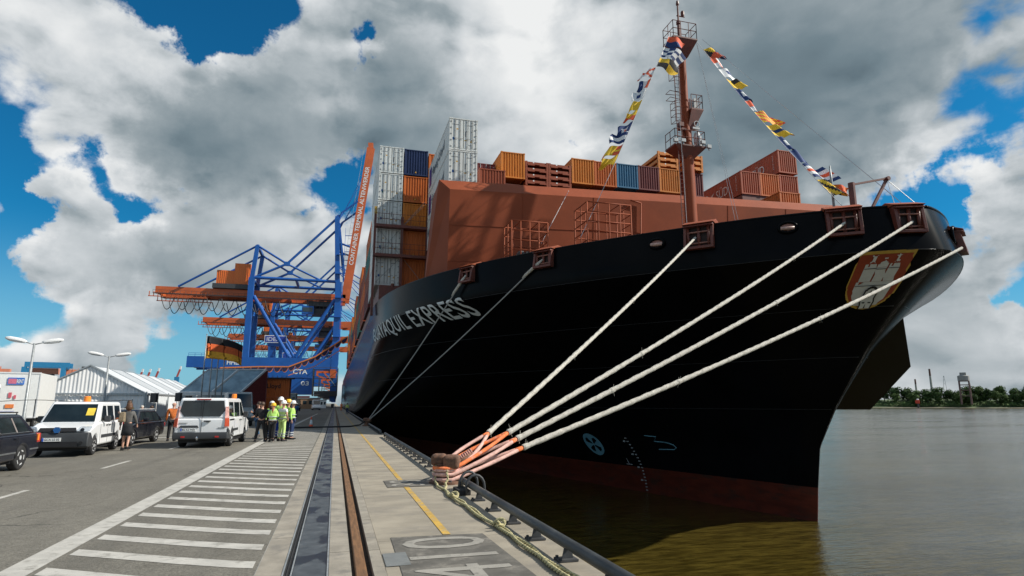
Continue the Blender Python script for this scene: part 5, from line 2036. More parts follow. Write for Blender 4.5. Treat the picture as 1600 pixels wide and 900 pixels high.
gable_tent('marquee', 'large white marquee with pleated gable, behind the white lorry', -5.9, 5.9, 0, 52, 2.85, 6.1, RAD(3), (-27.5, 82, 0), 8, [tentg2, tentg])
gable_tent('marquee', 'longer grey-roofed marquee joined behind the white one', -7, 7, 0, 60, 2.6, 5.6, RAD(2), (-31.5, 136, 0), 8, [tentg])

# ---- lean-to glass pavilion with sloping glazed front
pglass = P('pavilion_glass_sky_tint', (.24, .34, .40), rough=.08, var=.35, scale=.4, spec=.8)  # reflected sky is painted in as a pale blue base colour
pgl2 = P('pavilion_side_red', (.14, .03, .03), rough=.5, var=.2)
pframe = P('pavilion_frame_white', (.55, .60, .63), rough=.45, var=.06)
e = empty('glass_pavilion', (-18.6, 86.0, 0), RAD(-6), 'glass pavilion with two sloping blue glazed panes behind the flag poles', 'building')
e.scale = (1.147, 1.147, 1.147)
def pane(p, nm='roof_pane', m=pglass):
    b = MB()
    b.prism(p, (0, .05, .02))
    return b.build(nm, m, e)
ZB_, ZT_ = 2.75, 5.35
XS = [0.0, 2.9, 5.75, 9.1]
sk = 1.95
for i in range(3) if False else range(2):
    x0, x1 = (0, 3.1) if i == 0 else (3.25, 6.1)
    pane([(x0, 0, ZB_), (x1, 0, ZB_), (x1 + sk, 2.5, ZT_), (x0 + sk, 2.5, ZT_)])
b = MB()
b.span(-.2, 6.3, -.25, .05, ZB_ - .35, ZB_ - .02)
b.beam((3.17, -.06, ZB_), (3.17 + sk, 2.44, ZT_), .2)
b.beam((6.18, -.06, ZB_), (6.18 + sk, 2.44, ZT_), .18)
b.beam((-.1, -.06, ZB_), (-.1 + sk, 2.44, ZT_), .12)
b.beam((sk, 2.46, ZT_ + .02), (6.18 + sk, 2.46, ZT_ + .02), .12)
for x in (0, 1.55, 3.1, 4.65, 6.2):
    b.span(x - .06, x + .06, -.2, -.08, 0, ZB_ - .35)
b.build('frame', pframe, e)
for i in range(4):
    b = MB()
    b.span(.08 + 1.55 * i, 1.49 + 1.55 * i, -.02, .04, .05, ZB_ - .36)
    b.build('wall_pane', pglass, e)
b = MB()
b.face([(6.28, 0, 0), (6.28 + sk, 2.5, 0), (6.28 + sk, 2.5, ZT_), (6.28, 0, ZB_)])
b.span(6.3, 8.3, 2.55, 2.7, 0, ZT_ - .1)
b.build('side_wall', pgl2, e)
b = MB()
b.span(0, 6.2, 6.5, 6.7, 0, ZT_)
b.build('back_wall', pgl2, e)

# ---- two-high ribbed orange boxes carrying the line's name
for j in range(2):
    c = container('dry', (0, 0, 0), 6.06, 2.59, C_OR2, ['lower ribbed orange display container behind the hard-hat workers', 'upper ribbed orange display container with black lettering behind the workers'][j], 'display containers on the quay')  # deeper orange puts the shade on these boxes into their paint
    c.location = (-12.4, 97.2, 2.62 * j)
    c.rotation_euler.z = RAD(-92)
    if j:
        letter('side_lettering', 'Hapag-Lloyd', ink, (2.455, .55, 1.05), (0, 1, 0), (0, 0, 1), w=4.3, h=.85, parent=c, bold=.015)
bpy.context.view_layer.update()
e = empty('display_canopy', (-12.3, 94.6, 5.24), 0, 'thin dark roof edge on top of the orange display containers', 'canopy')
b = MB()
b.span(-.6, 6.4, -.4, 2.6, 0, .14)
b.build('roof_sheet', darksteel, e)
for i in range(9):
    b = MB()
    b.tube((.4 + i * .62, .3, .14), (.4 + i * .62, .3, .45), .04, n=5)
    b.build('rail_post', rust, e)

# ---- street lamps with two arms
def lamp(loc, h, label, rz):
    e = empty('street_lamp', loc, rz, label, 'street lamp', 'twin-armed street lamps by the tents')
    b = MB()
    b.lathe([(.17, 0), (.17, 1.2), (.125, 1.3), (.085, h)], 10)
    b.build('pole', galv, e, smooth=True)
    for s_ in (-1, 1):
        b = MB()
        b.tube((0, 0, h - .1), (s_ * .75, 0, h + .12), .05, n=6)
        b.build('arm', galv, e, smooth=True)
        b = MB()
        b.lathe([(.05, .5), (.16, .7), (.21, 1.2), (.20, 1.7), (.10, 2.0), (.02, 2.05)], 10, (0, 0, 0), sx=.55, sy=1, axis='X')
        b.v = [(x * s_, y, h + .02 + .17 * x + z) for x, y, z in b.v]
        b.build('lamp_head', shirtwhite, e, smooth=True)
        b = MB()
        b.span(s_ * .8, s_ * 1.9, -.13, .13, h + .03, h + .05)
        b.v = [(x, y, z + .17 * (abs(x) - 0) - .06) for x, y, z in b.v]
        b.build('lamp_glass', P('lamp_diffuser', (.5, .5, .48), rough=.3), e)
    return e


lp = lamp((-18.75, 46.0, 0), 7.0, 'twin-armed street lamp standing in front of the white box trailer', RAD(14))
lp.scale = (.74, .74, .79)
lamp((-24.5, 78.0, 0), 6.9, 'farther twin-armed street lamp in front of the marquee gable', RAD(14))

# ---- flag poles
for i, (x, y, h) in enumerate(((-15.35, 81.0, 9.9), (-14.8, 82.5, 9.6), (-14.1, 82.5, 9.5), (-13.4, 82.5, 9.3))):
    e = empty('flag_pole', (x, y, 0), 0, ['first and tallest pale flag pole, carrying the black red gold flag', 'second bare flag pole beside the flag, in front of the pavilion', 'third bare flag pole in front of the pavilion', 'fourth bare flag pole, nearest the pavilion middle'][i], 'flag pole', 'flag poles at the pavilion')
    b = MB()
    b.lathe([(.09, 0), (.075, h * .5), (.05, h)], 8)
    b.build('pole', galv, e, smooth=True)
    b = MB()
    b.lathe([(.02, h), (.09, h + .06), (.02, h + .15)], 8)
    b.build('finial', galv, e, smooth=True)
PAT['de'] = lambda u, v: 0 if v > .667 else (1 if v > .333 else 2)
fd = V((.94, .34, 0))
n, m_ = 20, 12
b = MB()
G = []
for i in range(n + 1):
    row = []
    u = i / n
    for j in range(m_ + 1):
        v = j / m_
        droop = .9 * u ** 1.5 + (1.0 * max(0, u - .8) * (1 - v))
        fold = 1 - .12 * u
        p = V((0, 0, -2.9 * (1 - v) * (1 - .15 * u))) + fd * 5.0 * u * fold + V((-.34, .94, 0)) * (.35 * math.sin(u * 7 + v * .8) * u) - V((0, 0, 1.1 * droop))
        row.append(p)
    G.append(row)
for i in range(n):
    for j in range(m_):
        b.use(PAT['de'](0, (j + .5) / m_))
        b.face([G[i][j], G[i + 1][j], G[i + 1][j + 1], G[i][j + 1]])
f = b.build('national_flag', [P('flag_cloth_black', (.012, .012, .015), rough=.85), P('flag_cloth_red', (.65, .12, .03), rough=.85), P('flag_cloth_gold', (.85, .42, .04), rough=.85)], None, (-15.28, 81, 9.8), smooth=True)
bm = bmesh.new()
bm.from_mesh(f.data)
bmesh.ops.remove_doubles(bm, verts=bm.verts, dist=.001)
bm.to_mesh(f.data)
bm.free()
f.scale = (.95, .95, .95)
sm = f.modifiers.new('cloth', 'SOLIDIFY')
sm.thickness = .02
tag(f, 'black, red and gold striped flag flying from the first pole', 'flag')

# ---- loudspeakers on stands by the tent wall
for (x, y, hz, lb) in ((-15.9, 63.5, 2.25, 'left'), (-15.0, 68.5, 2.35, 'middle'), (-14.6, 71.0, 2.1, 'right')):
    e = empty('loudspeaker', (x, y, 0), RAD(-15), f'black loudspeaker on a tripod stand by the tent wall, {lb}most of three' if lb != 'middle' else 'black loudspeaker on a tripod stand, middle one of three by the tent wall', 'loudspeaker', 'loudspeakers by the tent')
    b = MB()
    b.hexa([(-.26, -.28, hz - .42), (.26, -.28, hz - .42), (.20, .25, hz - .42), (-.20, .25, hz - .42), (-.26, -.28, hz + .42), (.26, -.28, hz + .42), (.20, .25, hz + .42), (-.20, .25, hz + .42)])
    b.build('cabinet', plastic, e, bevel=.03)
    b = MB()
    b.tube((0, 0, .5), (0, 0, hz - .42), .022, n=6)
    for k in range(3):
        a = k * 2.1
        b.tube((0, 0, .75), (.5 * math.cos(a), .5 * math.sin(a), .02), .016, n=5)
    b.build('stand', ink, e)

# ---- crowd rope along the tents
e = empty('barrier_rope', (-12.9, 47.0, 0), 0, 'thin dark barrier rope on slim posts in front of the white lorry', 'barrier')
b = MB()
b.path([V((-.2 - 9.5 * f, 0 - 4 * f, 1.95 - .12 * math.sin(f * math.pi * 2) ** 2)) for f in [i / 20 for i in range(21)]], .018, 4)
b.build('rope', ink, e)
for f in (0, .5, 1.0):
    b = MB()
    b.tube((-.2 - 9.5 * f, -4 * f, 0), (-.2 - 9.5 * f, -4 * f, 2.0), .025, n=5)
    b.build('post', ink, e)

# ---- portable buildings and stacks far down the quay
def slab_building(loc, d, m, label, name='site_hut', cat='hut', win=4, rz=0):
    e = empty(name, loc, rz, label, cat, 'small structures far down the quay')
    b = MB()
    b.span(-d[0] / 2, d[0] / 2, 0, d[1], 0, d[2])
    b.build('wall', m, e)
    b = MB()
    b.span(-d[0] / 2 - .15, d[0] / 2 + .15, -.15, d[1] + .15, d[2], d[2] + .25)
    b.build('roof', galv, e)
    for i in range(win):
        b = MB()
        w = d[0] / win
        b.span(-d[0] / 2 + w * (i + .2), -d[0] / 2 + w * (i + .8), -.04, .0, d[2] * .45, d[2] * .8)
        b.build('window', glassd, e)
    return e


slab_building((-20, 150, 0), (9, 5, 3), tentb, 'small grey hut behind the pavilion far along the quay')
slab_building((-8.2, 205, 0), (7, 12, 3.2), P('hut_tan', (.36, .22, .13), rough=.7), 'small tan hut under the crane portal')
slab_building((-13.5, 190, 0), (5, 8, 4.4), P('hut_slate', (.14, .18, .21), rough=.6), 'slate grey hut under the crane portal, left of the tan one')
slab_building((-5.0, 232, 0), (4, 8, 2.8), tentw, 'small white hut under crane portal near the rails')
# dim container yard that closes the view under the cranes
for k, (x, y, n, c0) in enumerate(((-24, 300, 3, 3), (-12, 318, 2, 5), (-42, 300, 4, 0), (-60, 310, 3, 1), (-78, 300, 4, 6), (-100, 320, 3, 3))):
    for i in range(n):
        ci = (c0 + i * 3) % 8
        c = container('dry', (x, y, 2.62 * i), 12.19, 2.59, cols[ci], f'{nm[ci]} yard container far down the quay, {lvl[min(i, 3)]} of the {ordw[k]} yard stack', 'yard containers far down the quay')
        c.rotation_euler.z = RAD(90)
# ================================================================== VEHICLES  (front towards -Y, origin on the ground under the middle)
def arch_outline(top, zb, wheels, ra):
    """side outline: given top points front to rear, close it underneath with wheel arches"""
    pts = list(top)
    for yw in sorted(wheels, reverse=True):
        pts.append((yw + ra, zb))
        for i in range(1, 10):
            a = math.pi * i / 10
            pts.append((yw + ra * math.cos(a), zb + ra * math.sin(a) * 1.02))
        pts.append((yw - ra, zb))
    return pts


WH = {}


def wheel(e, x, y, r, side, style):
    key = (r, style)
    if key not in WH:
        b = MB()
        b.lathe([(r * .62, -.10), (r * .9, -.11), (r * .98, -.085), (r, -.05), (r, .05), (r * .98, .085), (r * .9, .11), (r * .62, .10)], 24, axis='X')
        t = b.mesh('tyre', rubber)
        t.polygons.foreach_set('use_smooth', [True] * len(t.polygons))
        b = MB()
        b.lathe([(r * .64, -.08), (r * .64, .085), (r * .58, .09), (r * .56, .04), (.0, .03)], 24, axis='X')
        n = 5 if style != 'cap' else 9
        for i in range(n):
            a = 2 * math.pi * i / n
            w = .11 if style == 'five' else .06
            c, s = math.cos(a), math.sin(a)
            for da in ((-.0,) if style != 'split' else (-.13, .13)):
                c, s = math.cos(a + da), math.sin(a + da)
                p0, p1 = V((.075, .05 * c, .05 * s)), V((.088, r * .60 * c, r * .60 * s))
                b.beam(p0, p1, w * r / .3, .03, up=(1, 0, 0))
        b.lathe([(.06, .05), (.06, .10), (.03, .105)], 10, axis='X')
        WH[key] = (t, b.mesh('rim', [alloy, ink]), )
    t, rm = WH[key]
    o = put('wheel', t, e, (x, y, r))
    q = put('rim', rm, o)
    if side < 0:
        o.rotation_euler.z = math.pi
    return o


def vehicle(loc, rz, label, cat, name, spec, paint, group=None):
    e = empty(name, loc, rz, label, cat, group)
    W2 = spec['w'] / 2
    zbt = spec['belt']
    low = arch_outline(spec['lower'], spec['zb'], spec['wheels'], spec['ra'])
    b = MB()
    b.prism([(-W2, y, z) for y, z in low], (2 * W2, 0, 0))
    body = b.build('body', paint, e, bevel=spec.get('bev', .07), seg=3)
    # greenhouse: belt (wider) to roof (narrower)
    wb, wr = W2 - .03, spec['wroof'] / 2
    c = spec['cabin']        # front belt y, front roof y, rear roof y, rear belt y, roof z
    yb0, yr0, yr1, yb1, zr = c
    b = MB()
    z0 = zbt - .04
    b.hexa([(-wb, yb0, z0), (wb, yb0, z0), (wb, yb1, z0), (-wb, yb1, z0), (-wr, yr0, zr), (wr, yr0, zr), (wr, yr1, zr), (-wr, yr1, zr)])
    cab = b.build('cabin', paint, e, bevel=spec.get('cbev', .09), seg=3)
    xs = lambda z: wb + (wr - wb) * (z - z0) / (zr - z0)

    def side_panel(nm, poly, m, off, parent, both=True):
        for s_ in (-1, 1) if both else (1,):
            b = MB()
            b.prism([(s_ * (xs(z) + off), y, z) for y, z in poly], (-s_ * .02, 0, 0))
            b.build(nm, m, parent)
    for poly in spec['side_win']:
        side_panel('side_window', poly, glass, .012, cab)
    # windscreen and rear window lie on the sloping end planes
    def end_panel(nm, ya, za, yb_, zb_, f0, f1, inset, m, parent, xs0=None, xs1=None, off=.014, rnd=.0):
        p = lambda f: (ya + (yb_ - ya) * f, za + (zb_ - za) * f)
        (y0, z0_), (y1, z1_) = p(f0), p(f1)
        w0, w1 = xs(max(z0_, z0)) - inset, xs(max(z1_, z0)) - inset
        if xs0 is not None:
            w0 = xs0
        s_ = -1 if nm == 'windscreen' else 1
        b = MB()
        if rnd:
            poly = [(-w0 + rnd * 1.6, y0, z0_), (w0 - rnd * 1.6, y0, z0_), (w0, y0 + (y1 - y0) * .35, z0_ + (z1_ - z0_) * .35), (w1, y1, z1_), (-w1, y1, z1_), (-w0, y0 + (y1 - y0) * .35, z0_ + (z1_ - z0_) * .35)]
        else:
            poly = [(-w0, y0, z0_), (w0, y0, z0_), (w1, y1, z1_), (-w1, y1, z1_)]
        b.prism([(x, y + s_ * off, z + off * .6) for x, y, z in poly], (0, -s_ * .03, 0))
        return b.build(nm, m, parent)
    end_panel('windscreen', yb0, z0, yr0, zr, .08, .88, .10, glass, cab)
    end_panel('rear_window', yb1, z0, yr1, zr, *spec.get('rear_win', (.12, .85)), .12, glass, cab, rnd=.10 if spec.get('van') else 0)
    for x in (-1, 1):
        for yw in spec['wheels']:
            wheel(e, x * (W2 - .12), yw, spec['rw'], x, spec['style'])
            k = MB()
            k.lathe([(spec['ra'] - .01, -.12), (spec['ra'] - .01, .10)], 18, (x * (W2 - .16), yw, spec['zb'] + .02), axis='X')
            k.v = [v for v in k.v]
    under = MB()
    y0, y1 = spec['lower'][0][0], spec['lower'][-1][0]
    under.span(-W2 + .12, W2 - .12, y0 + .3, y1 - .3, .20, spec['zb'] + .12)
    under.build('underbody', ink, e)
    # mirrors
    for s_ in (-1, 1):
        k = MB()
        k.box((s_ * (W2 + .10), yb0 + spec.get('mir', .75), zbt + .10), (.20, .12, spec.get('mirh', .18)))
        k.build('mirror', spec.get('mirm', paint), e, bevel=.03)
    # seams and handles
    sm = MB()
    for y in spec['seams']:
        for s_ in (-1, 1):
            sm.span(s_ * (W2 - .01), s_ * (W2 + .004), y - .007, y + .007, spec['zb'] + .08, zbt - .07)
    sm.build('door_seam', ink, body)
    for y in spec['handles']:
        for s_ in (-1, 1):
            k = MB()
            k.box((s_ * (W2 + .015), y, zbt - .12), (.035, .17, .035))
            k.build('door_handle', spec.get('hm', plastic), body)
    return e, body, cab, xs


def number_plate(e, txt, y, z, s_, x=0.0, w=.52, nm='number_plate'):
    """s_=-1 on the front, +1 on the tail"""
    k = MB()
    k.span(x - w / 2, x + w / 2, y - .012, y + .012, z, z + .115)
    p = k.build(nm, plate, e)
    k = MB()
    xl = x - w / 2 if s_ < 0 else x + w / 2
    k.span(xl, xl + (.045 if s_ < 0 else -.045), y - .014 if s_ < 0 else y, y if s_ < 0 else y + .014, z + .004, z + .111)
    k.build('country_band', plateblue, p)
    d = (1, 0, 0) if s_ < 0 else (-1, 0, 0)
    letter('plate_text', txt, ink, (x - (w / 2 - .06) * (1 if s_ < 0 else -1), y + s_ * .013, z + .022), d, (0, 0, 1), w=w - .10, h=.072, parent=p, thick=.002, bold=.01)


# ---- small white van facing the camera
sp = dict(w=1.80, belt=1.10, zb=.30, ra=.37, rw=.315, wheels=(-1.30, 1.40), style='cap', wroof=1.50, van=True,
          lower=[(-2.08, .42), (-2.12, .62), (-2.02, .88), (-1.28, 1.08), (-1.1, 1.10), (2.06, 1.10), (2.10, .60), (2.04, .34)],
          cabin=(-1.18, -.48, 1.95, 2.06, 1.80), side_win=[[(-.78, 1.14), (-.08, 1.14), (-.08, 1.66), (-.42, 1.66)], [(.10, 1.14), (.78, 1.14), (.78, 1.66), (.10, 1.66)], [(1.0, 1.14), (1.72, 1.14), (1.68, 1.66), (1.0, 1.66)]],
          seams=(-.86, .02, .9), handles=(-.15, .18), mir=.62, mirh=.22, mirm=plastic, bev=.09)
e, body, cab, xs = vehicle((-8.85, 26.0, 0), RAD(3), 'small white van with a black front bumper and orange roof beacon, facing the camera', 'van', 'small_van', sp, vanwhite, 'vehicles parked on the quay')
k = MB()
k.prism([(-.925, y, z) for y, z in ((-2.16, .30), (-2.19, .55), (-2.12, .80), (-1.92, .80), (-1.72, .62), (-1.70, .30))], (1.85, 0, 0))
k.build('front_bumper', plastic, e, bevel=.06)
k = MB()
k.span(-.62, .62, -2.205, -2.15, .34, .50)
k.build('lower_grille', ink, e)
k = MB()
k.prism([(-.55, -2.10, .81), (.55, -2.10, .81), (.50, -2.03, .93), (-.50, -2.03, .93)], (0, -.03, .02))
k.build('upper_grille', ink, e)
k = MB()
k.box((0, -2.14, .88), (.16, .03, .19))
k.build('badge', chrome, e, bevel=.02)
k = MB()
k.lathe([(.105, -.02), (.105, .0), (.09, .01)], 6, (0, -2.16, .88), axis='Y')
k.build('badge_ring', P('badge_blue', (.05, .2, .55), rough=.2, metal=.5), e)
for s_ in (-1, 1):
    k = MB()
    k.prism([(s_ * .52, -2.10, .82), (s_ * .88, -1.99, .80), (s_ * .90, -1.74, .98), (s_ * .62, -1.96, .97)], (0, -.05, .02))
    h = k.build('headlight', lampglass, e, bevel=.02)
    k = MB()
    k.lathe([(.06, -.02), (.06, .02)], 12, (s_ * .70, -2.09, .88), axis='Y')
    k.build('lamp_bowl', chrome, h)
    k = MB()
    k.lathe([(.055, -.02), (.055, .01)], 12, (s_ * .72, -2.19, .46), axis='Y')
    k.build('fog_lamp', ink, e)
    k = MB()
    k.span(s_ * .89, s_ * .925, -.72, 1.05, .56, .66)
    k.build('side_moulding', plastic, e)
    k = MB()
    k.span(s_ * .80, s_ * .90, 2.06, 2.11, .75, 1.15)
    k.build('tail_light', redlamp, e)
number_plate(e, 'GCA LS 02', -2.215, .52, -1, x=-.1)
k = MB()
k.lathe([(.11, 1.80), (.115, 1.84), (.105, 1.98), (.09, 2.0)], 14, (.12, .1, 0))
k.build('roof_beacon', amber, e, smooth=False)
k = MB()
k.tube((0, -.35, 1.8), (0, -.28, 1.98), .008, n=4)
k.build('aerial', ink, e)
k = MB()
k.hexa([(.42, -.92, 1.30), (.66, -.92, 1.30), (.66, -.90, 1.30), (.42, -.90, 1.30), (.42, -.70, 1.58), (.66, -.70, 1.58), (.66, -.68, 1.58), (.42, -.68, 1.58)])
k.v = [(x, y - .05, z) for x, y, z in k.v]
k.build('windscreen_card', P('card_yellow', (.75, .55, .06), rough=.5), cab)

# ---- white passenger van seen from behind
sp = dict(w=1.98, belt=1.16, zb=.36, ra=.40, rw=.34, wheels=(-1.55, 1.45), style='cap', wroof=1.72, van=True,
          lower=[(-2.42, .45), (-2.46, .70), (-2.30, .98), (-1.60, 1.14), (-1.3, 1.16), (2.48, 1.16), (2.50, .60), (2.46, .36)],
          cabin=(-1.45, -.62, 2.34, 2.47, 1.96), side_win=[[(-1.02, 1.20), (-.22, 1.20), (-.22, 1.80), (-.55, 1.80)], [(-.05, 1.20), (1.05, 1.20), (1.05, 1.80), (-.05, 1.80)], [(1.25, 1.20), (2.18, 1.24), (2.10, 1.80), (1.25, 1.80)]],
          seams=(-1.1, -.12, 1.14), handles=(-.25, .05), rear_win=(.12, .86), mir=.7, mirh=.26, mirm=plastic, bev=.08)
e, body, cab, xs = vehicle((-4.98, 29.75, 0), RAD(180 - 2), 'white passenger van seen from behind with dark rear windows and an orange beacon', 'van', 'passenger_van', sp, vanwhite, 'vehicles parked on the quay')
k = MB()
k.prism([(-1.01, y, z) for y, z in ((2.20, .34), (2.20, .62), (2.53, .62), (2.56, .50), (2.54, .34))], (2.02, 0, 0))
k.build('rear_bumper', plastic, e, bevel=.04)
for s_ in (-1, 1):
    k = MB()
    k.prism([(s_ * 1.012, 1.98, .36), (s_ * 1.012, 2.5, .36), (s_ * 1.012, 2.5, .78), (s_ * 1.012, 2.15, .66)], (-s_ * .04, 0, 0))
    k.build('bumper_corner', plastic, e)
    k = MB()
    k.hexa([(s_ * .86, 2.44, .80), (s_ * 1.003, 2.30, .80), (s_ * 1.003, 2.49, .80), (s_ * .86, 2.535, .80), (s_ * .84, 2.36, 1.62), (s_ * .93, 2.28, 1.62), (s_ * .93, 2.40, 1.62), (s_ * .84, 2.455, 1.62)])
    t_ = k.build('tail_light', redclear, e, bevel=.01)
    k = MB()
    k.hexa([(s_ * .868, 2.46, .84), (s_ * 1.006, 2.32, .84), (s_ * 1.006, 2.50, .84), (s_ * .868, 2.542, .84), (s_ * .858, 2.43, 1.16), (s_ * .985, 2.30, 1.16), (s_ * .985, 2.47, 1.16), (s_ * .858, 2.513, 1.16)])
    k.build('brake_lens', P('brake_lens', (.50, .07, .025), rough=.2), t_, bevel=.01)
    k = MB()
    k.box((s_ * .62, 2.57, .44), (.14, .02, .06))
    k.build('reflector', redlamp, e)
k = MB()
k.span(-.012, .0, 2.495, 2.51, .62, 1.20)
k.build('door_seam', ink, e)
k = MB()
k.prism([(-.012, 2.49, 1.16), (.0, 2.49, 1.16), (.0, 2.39, 1.90), (-.012, 2.39, 1.90)], (0, .02, .0))
k.build('door_seam', ink, e)
k = MB()
k.span(-.34, -.08, 2.50, 2.53, 1.02, 1.07)
k.span(-.30, -.18, 2.52, 2.55, 1.00, 1.04)
k.build('door_handle', plastic, e, bevel=.01)
k = MB()
k.hexa([(.08, 2.47, .80), (.80, 2.47, .80), (.80, 2.53, .80), (.08, 2.53, .80), (.14, 2.47, .88), (.74, 2.47, .88), (.74, 2.52, .88), (.14, 2.52, .88)])
k.build('plate_lamp_bar', plastic, e)
number_plate(e, 'BG KZ 9421', 2.515, .66, 1, x=.45, w=.56)
k = MB()
k.span(-.26, .26, 2.35, 2.42, 1.885, 1.925)
k.build('high_brake_light', redlamp, e)
k = MB()
k.tube((.08, 2.4, .34), (.08, 2.64, .34), .03)
k.lathe([(.035, .36), (.045, .40), (.03, .45)], 8, (.08, 2.66, 0))
k.build('tow_hitch', chrome, e)
k = MB()
k.lathe([(.10, 1.96), (.105, 2.0), (.095, 2.13), (.08, 2.15)], 14, (-.72, .2, 0))
k.build('roof_beacon', amber, e)
k = MB()
k.span(-.88, -.62, 2.5, 2.512, .76, .80)
k.span(.50, .82, 2.5, 2.508, .96, .99)
k.build('badge', P('badge_grey', (.35, .37, .38), rough=.3, metal=.6), e)
for s_ in (-1, 1):
    k = MB()
    k.span(s_ * .985, s_ * 1.0, .3, 1.3, .62, .72)
    k.build('side_moulding', plastic, e)
    k = MB()
    k.span(s_ * .985, s_ * 1.0, 1.3, 2.2, 1.06, 1.12)
    k.build('slide_rail', ink, e)

# ---- black estates
sp = dict(w=1.84, belt=.95, zb=.26, ra=.36, rw=.325, wheels=(-1.40, 1.38), style='split', wroof=1.28,
          lower=[(-2.34, .34), (-2.36, .58), (-2.24, .74), (-1.1, .93), (-.9, .95), (2.22, .95), (2.36, .80), (2.36, .46), (2.28, .30)],
          cabin=(-1.02, -.22, 1.72, 2.24, 1.46), side_win=[[(-.62, .99), (.12, .99), (.12, 1.36), (-.18, 1.36)], [(.20, .99), (1.02, .99), (.98, 1.36), (.20, 1.36)], [(1.12, .99), (1.78, .99), (1.52, 1.36), (1.10, 1.36)]],
          seams=(-.70, .16, 1.06), handles=(.0, .9), mir=.55, mirh=.14, bev=.09, hm=carblack)
e, body, cab, xs = vehicle((-8.86, 31.0, 0), RAD(-4), 'black estate car behind the walking woman, half hidden by the small white van', 'car', 'estate_car', sp, carblack, 'vehicles parked on the quay')
ka = MB()
ka.prism([(-.42, -2.37, .40), (.42, -2.37, .40), (.36, -2.32, .70), (-.36, -2.32, .70)], (0, -.03, 0))
ka.build('grille', ink, e)
for i in range(5):
    k = MB()
    k.span(-.38, .38, -2.41, -2.39, .44 + i * .055, .46 + i * .055)
    k.build('grille_bar', chrome, e)
for s_ in (-1, 1):
    k = MB()
    k.prism([(s_ * .50, -2.33, .60), (s_ * .86, -2.22, .62), (s_ * .90, -2.0, .76), (s_ * .56, -2.26, .72)], (0, -.04, .01))
    k.build('headlight', lampglass, e)
    k = MB()
    k.box((s_ * .82, 2.36, .78), (.2, .04, .16))
    k.build('tail_light', redlamp, e)
    k = MB()
    k.tube((s_ * .60, -.1, 1.50), (s_ * .60, 1.7, 1.49), .018, n=6)
    k.build('roof_rail', alloy, e)
number_plate(e, 'HH GL 318', -2.43, .42, -1)
sp2 = dict(sp)
sp2['style'] = 'five'
e, body, cab, xs = vehicle((-8.86, 18.35, 0), RAD(1), 'dark blue-black estate car cut off by the left edge, tail nearest the white van', 'car', 'estate_car', sp2, P('estate_midnight', (.008, .010, .018), rough=.25, coat=.3), 'vehicles parked on the quay')
for s_ in (-1, 1):
    k = MB()
    k.box((s_ * .86, 2.28, .80), (.15, .20, .26))
    t_ = k.build('tail_light', redlamp, e, bevel=.03)
    k = MB()
    k.box((s_ * .925, 2.22, .82), (.03, .08, .18))
    k.build('indicator', amber, t_)
    k = MB()
    k.tube((s_ * .60, -.1, 1.52), (s_ * .60, 1.6, 1.505), .018, n=6)
    k.tube((s_ * .60, -.05, 1.44), (s_ * .60, -.05, 1.52), .015, n=5)
    k.tube((s_ * .60, 1.55, 1.43), (s_ * .60, 1.55, 1.505), .015, n=5)
    k.build('roof_rail', ink, e)
    k = MB()
    k.span(s_ * .915, s_ * .932, -.95, .98, .46, .50)
    k.span(s_ * .915, s_ * .932, 1.78, 2.3, .50, .54)
    k.build('side_moulding', P('moulding_grey', (.10, .105, .11), rough=.4), e)
    k = MB()
    k.prism([(s_ * (xs(.985) + .016), -.7, .98), (s_ * (xs(.985) + .016), 1.9, .98), (s_ * (xs(.985) + .016), 1.9, .995), (s_ * (xs(.985) + .016), -.7, .995)], (-s_ * .02, 0, 0))
    k.build('window_trim', chrome, cab)
    for p0, p1 in (((.16, .99), (.16, 1.36)), ((1.07, .99), (1.04, 1.36))):
        k = MB()
        k.beam((s_ * (xs(p0[1]) + .014), p0[0], p0[1]), (s_ * (xs(p1[1]) + .014), p1[0], p1[1]), .03, .02)
        k.build('pillar_trim', P('pillar_pale', (.42, .36, .34), rough=.4), cab)

# ---- grey panel van facing the camera behind the white one
sp = dict(w=2.0, belt=1.35, zb=.42, ra=.42, rw=.35, wheels=(-1.75, 1.75), style='cap', wroof=1.80, van=True,
          lower=[(-2.82, .50), (-2.86, .80), (-2.66, 1.12), (-2.1, 1.33), (-1.9, 1.35), (2.82, 1.35), (2.86, .7), (2.8, .42)],
          cabin=(-1.98, -1.30, 2.76, 2.84, 2.62), side_win=[[(-1.55, 1.42), (-.7, 1.42), (-.7, 2.05), (-1.22, 2.05)]],
          seams=(-1.6, -.6, .8), handles=(-.75,), mir=.55, mirh=.34, mirm=plastic)
e, body, cab, xs = vehicle((-7.55, 54.5, 0), RAD(12), 'grey panel van facing the camera in the shade behind the white passenger van', 'van', 'panel_van', sp, greyvan, 'vehicles parked on the quay')
k = MB()
k.prism([(-1.02, y, z) for y, z in ((-2.9, .40), (-2.92, .66), (-2.5, .7), (-2.4, .4))], (2.04, 0, 0))
k.build('front_bumper', plastic, e, bevel=.05)
k = MB()
k.span(-.55, .55, -2.91, -2.80, .78, .98)
k.build('grille', ink, e)
for s_ in (-1, 1):
    k = MB()
    k.prism([(s_ * .60, -2.84, .82), (s_ * .95, -2.72, .84), (s_ * .97, -2.5, 1.14), (s_ * .68, -2.72, 1.08)], (0, -.05, .02))
    k.build('headlight', lampglass, e)

